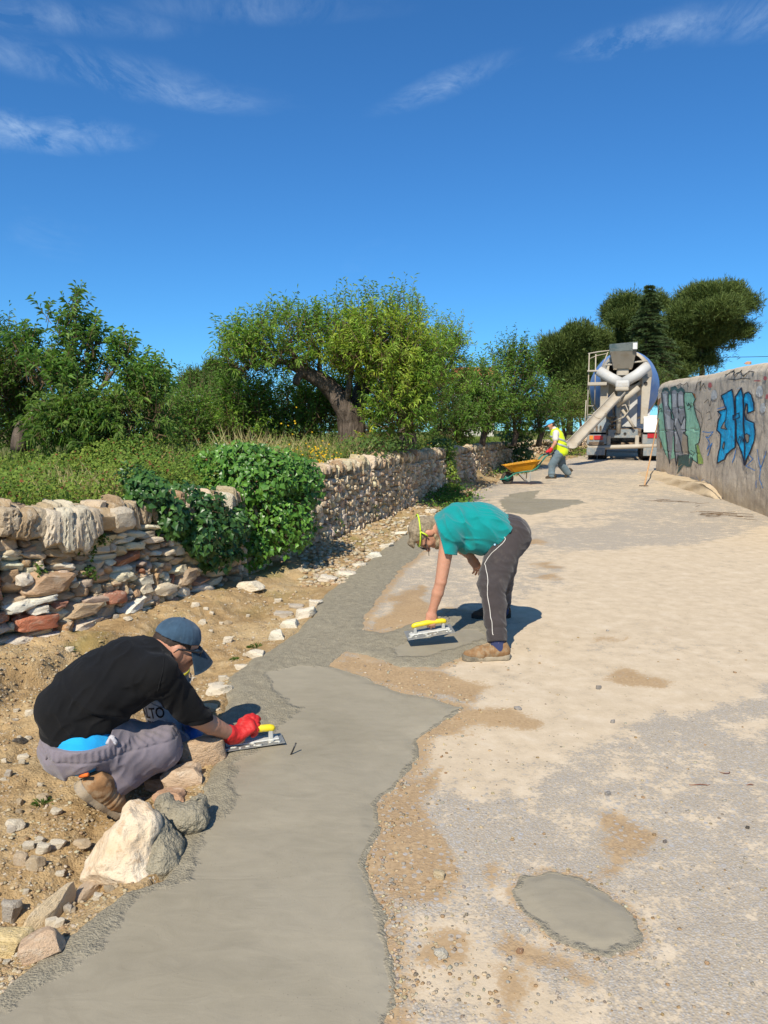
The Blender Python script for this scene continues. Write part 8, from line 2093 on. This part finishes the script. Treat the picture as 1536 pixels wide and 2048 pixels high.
# ================================================================== THE BIG ROCK WITH ITS MORTAR
def big_rock():
    c = G(262, 1765); Y = c[1] + .12; m = Y / FPX; Q0 = lambda px, py, dy=0: P(px, py, Y + dy)
    z0 = float(ground_z(np.array([c[0]]), np.array([Y]))[0])
    root = empty('big_rock', (c[0], Y, z0)); tag(root, 'large white limestone rock plastered with grey mortar on its right side', 'rock'); root['_o'] = [float(c[0]), float(Y), z0]
    pr = [d_cap(Q0(248, 1715), Q0(282, 1650, .04), .115, .075, .03), d_cap(Q0(210, 1735), Q0(262, 1725), .075, .11, .03), d_cap(Q0(282, 1650, .04), Q0(276, 1625, .06), .08, .05, .03), d_ell(Q0(250, 1745), (.16, .16, .07), None, .03)]
    cuts = [(Q0(215, 1668), np.array([-.78, -.25, .58])), (Q0(250, 1700, -.10), np.array([-.1, -.93, .30])), (Q0(275, 1608, .05), np.array([.15, -.2, 1.0])), (Q0(225, 1762, -.13), np.array([-.3, -.85, -.5]))]
    def rk(Q):
        d = sd_union(pr, Q)
        for p, n in cuts: d = np.maximum(d, plane_cut(Q, p, n) + 0) if True else d
        d = d + .022 * fbm(Q * 6, 3, 401) + .012 * np.abs(fbm(Q * 14, 3, 407)) + .007 * fbm(Q * 34, 3, 402)
        pit = np.linalg.norm((Q - Q0(258, 1655, -.075).astype(np.float32)) * np.array([1, 1, .8], np.float32), axis=1) - .05 + .012 * fbm(Q * 20, 2, 409)
        return np.maximum(d, -pit)
    lo, hi = bounds(pr, .05)
    mm = MT("white limestone", .95, .1); o = mm.obj(); n1, n2, n3 = mm.noise(o, 6, 6, .65), mm.noise(o, 24, 6, .65), mm.noise(o, 90, 4, .6)
    k = mm.ramp(n1, [(.32, (.60, .43, .26)), (.48, (.66, .53, .37)), (.66, (.70, .61, .47))]); k = mm.mix(mm.math('MULTIPLY', mm.ss(n2, .52, .66), .65), k, (.46, .29, .15)); k = mm.mix(mm.math('MULTIPLY', mm.ss(n3, .58, .72), .3), k, (.30, .20, .11))
    mm.color(k); mm.normal(mm.bump(mm.math('ADD', n2, mm.math('MULTIPLY', n3, .5)), .8, .015))
    body_part('stone_body', rk, lo, hi, .006, mm.m, root)
    mp = [d_cap(Q0(318, 1725, .05), Q0(312, 1665, .06), .085, .05, .03), d_cap(Q0(330, 1735, .0), Q0(300, 1745, -.03), .06, .05, .03), d_cap(Q0(340, 1690, .08), Q0(322, 1720, .0), .05, .06, .03), d_cap(Q0(300, 1640, .08), Q0(330, 1690, .1), .04, .05, .03)]
    mf = lambda Q: sd_union(mp, Q) + .010 * fbm(Q * 26, 3, 403) + .006 * fbm(Q * 70, 2, 404)
    lo, hi = bounds(mp, .04); o_ = body_part('mortar', mf, lo, hi, .0055, None, root); a = o_.data.attributes.new('rough', 'FLOAT', 'POINT'); a.data.foreach_set('value', np.ones(len(o_.data.vertices), np.float32)); o_.data.materials.append(M_CONC)
    # second lump of mortar behind it, against the brown rocks
    c2 = G(372, 1668); r2 = empty('mortar_heap', (c2[0], c2[1], float(base_z(c2[1])))); tag(r2, 'rough heap of grey mortar between the white rock and the brown rocks', 'mortar heap'); r2['_o'] = [float(c2[0]), float(c2[1]), float(base_z(c2[1]))]
    Q1 = lambda px, py, dy=0: P(px, py, c2[1] + dy)
    m2 = [d_cap(Q1(340, 1640, .0), Q1(385, 1640, .02), .05, .055, .03), d_cap(Q1(385, 1640), Q1(400, 1610, .08), .045, .04, .03), d_cap(Q1(330, 1610, .05), Q1(350, 1640, .02), .04, .05, .03)]
    mf2 = lambda Q: sd_union(m2, Q) + .012 * fbm(Q * 22, 3, 405) + .006 * fbm(Q * 70, 2, 406)
    lo, hi = bounds(m2, .04); o_ = body_part('mortar', mf2, lo, hi, .0055, None, r2); a = o_.data.attributes.new('rough', 'FLOAT', 'POINT'); a.data.foreach_set('value', np.ones(len(o_.data.vertices), np.float32)); o_.data.materials.append(M_CONC)
big_rock()

# ================================================================== FAR THINGS
def house():
    Y = 46.0; c = P(955, 790, Y); z0 = float(ground_z(np.array([c[0]]), np.array([Y]))[0]) ; root = empty('house', (c[0], Y, z0)); tag(root, 'low pale house with orange tiled roof half hidden behind the bushes', 'house')
    m = Y / FPX; zt = P(955, 752, Y)[2] - z0; w = 70 * m
    M_PW, M_RT = simple_mat("pale plaster", (.62, .58, .50), .9, .1, .08, 2), simple_mat("orange roof tile", (.46, .17, .075), .85, .15, .2, 12)
    boxes('walls', [(Vector((0, 2.5, zt / 2)), (w, 5, zt))], M_PW, root, .02)
    prism('roof', [(-.3, zt), (2.5, zt + .75), (5.3, zt), (5.3, zt - .1), (2.5, zt + .62), (-.3, zt - .1)], -w / 2 - .3, w / 2 + .3, M_RT, root, 0, 'x')
    for x in (-.28, .22): boxes('window', [(Vector((x * w, -.01, zt * .6)), (.8, .06, 1.0))], simple_mat("dark pane", (.05, .06, .07), .2, .5), root, .01)
house()
# overhead cable beyond the wall and the pole that carries it
a, b = P(1300, 713, 60), P(1760, 700, 60)
po = tag(empty('utility_pole', (b[0], 60, 1.0)), 'wooden utility pole carrying the thin overhead cable', 'pole')
tubes('post', [([(0, 0, 0), (0, 0, b[2] - .8)], .12)], M_WOOD, po, 10)
cb = tubes('overhead_cable', [(np.array([a + (b - a) * t + np.array([0, 0, -.25 * math.sin(math.pi * t)]) for t in np.linspace(-.15, 1, 24)]) - a, .022)], M_BLACKP, None, 5); cb.location = tuple(a); tag(cb, 'thin dark overhead cable crossing the sky above the painted wall', 'cable')
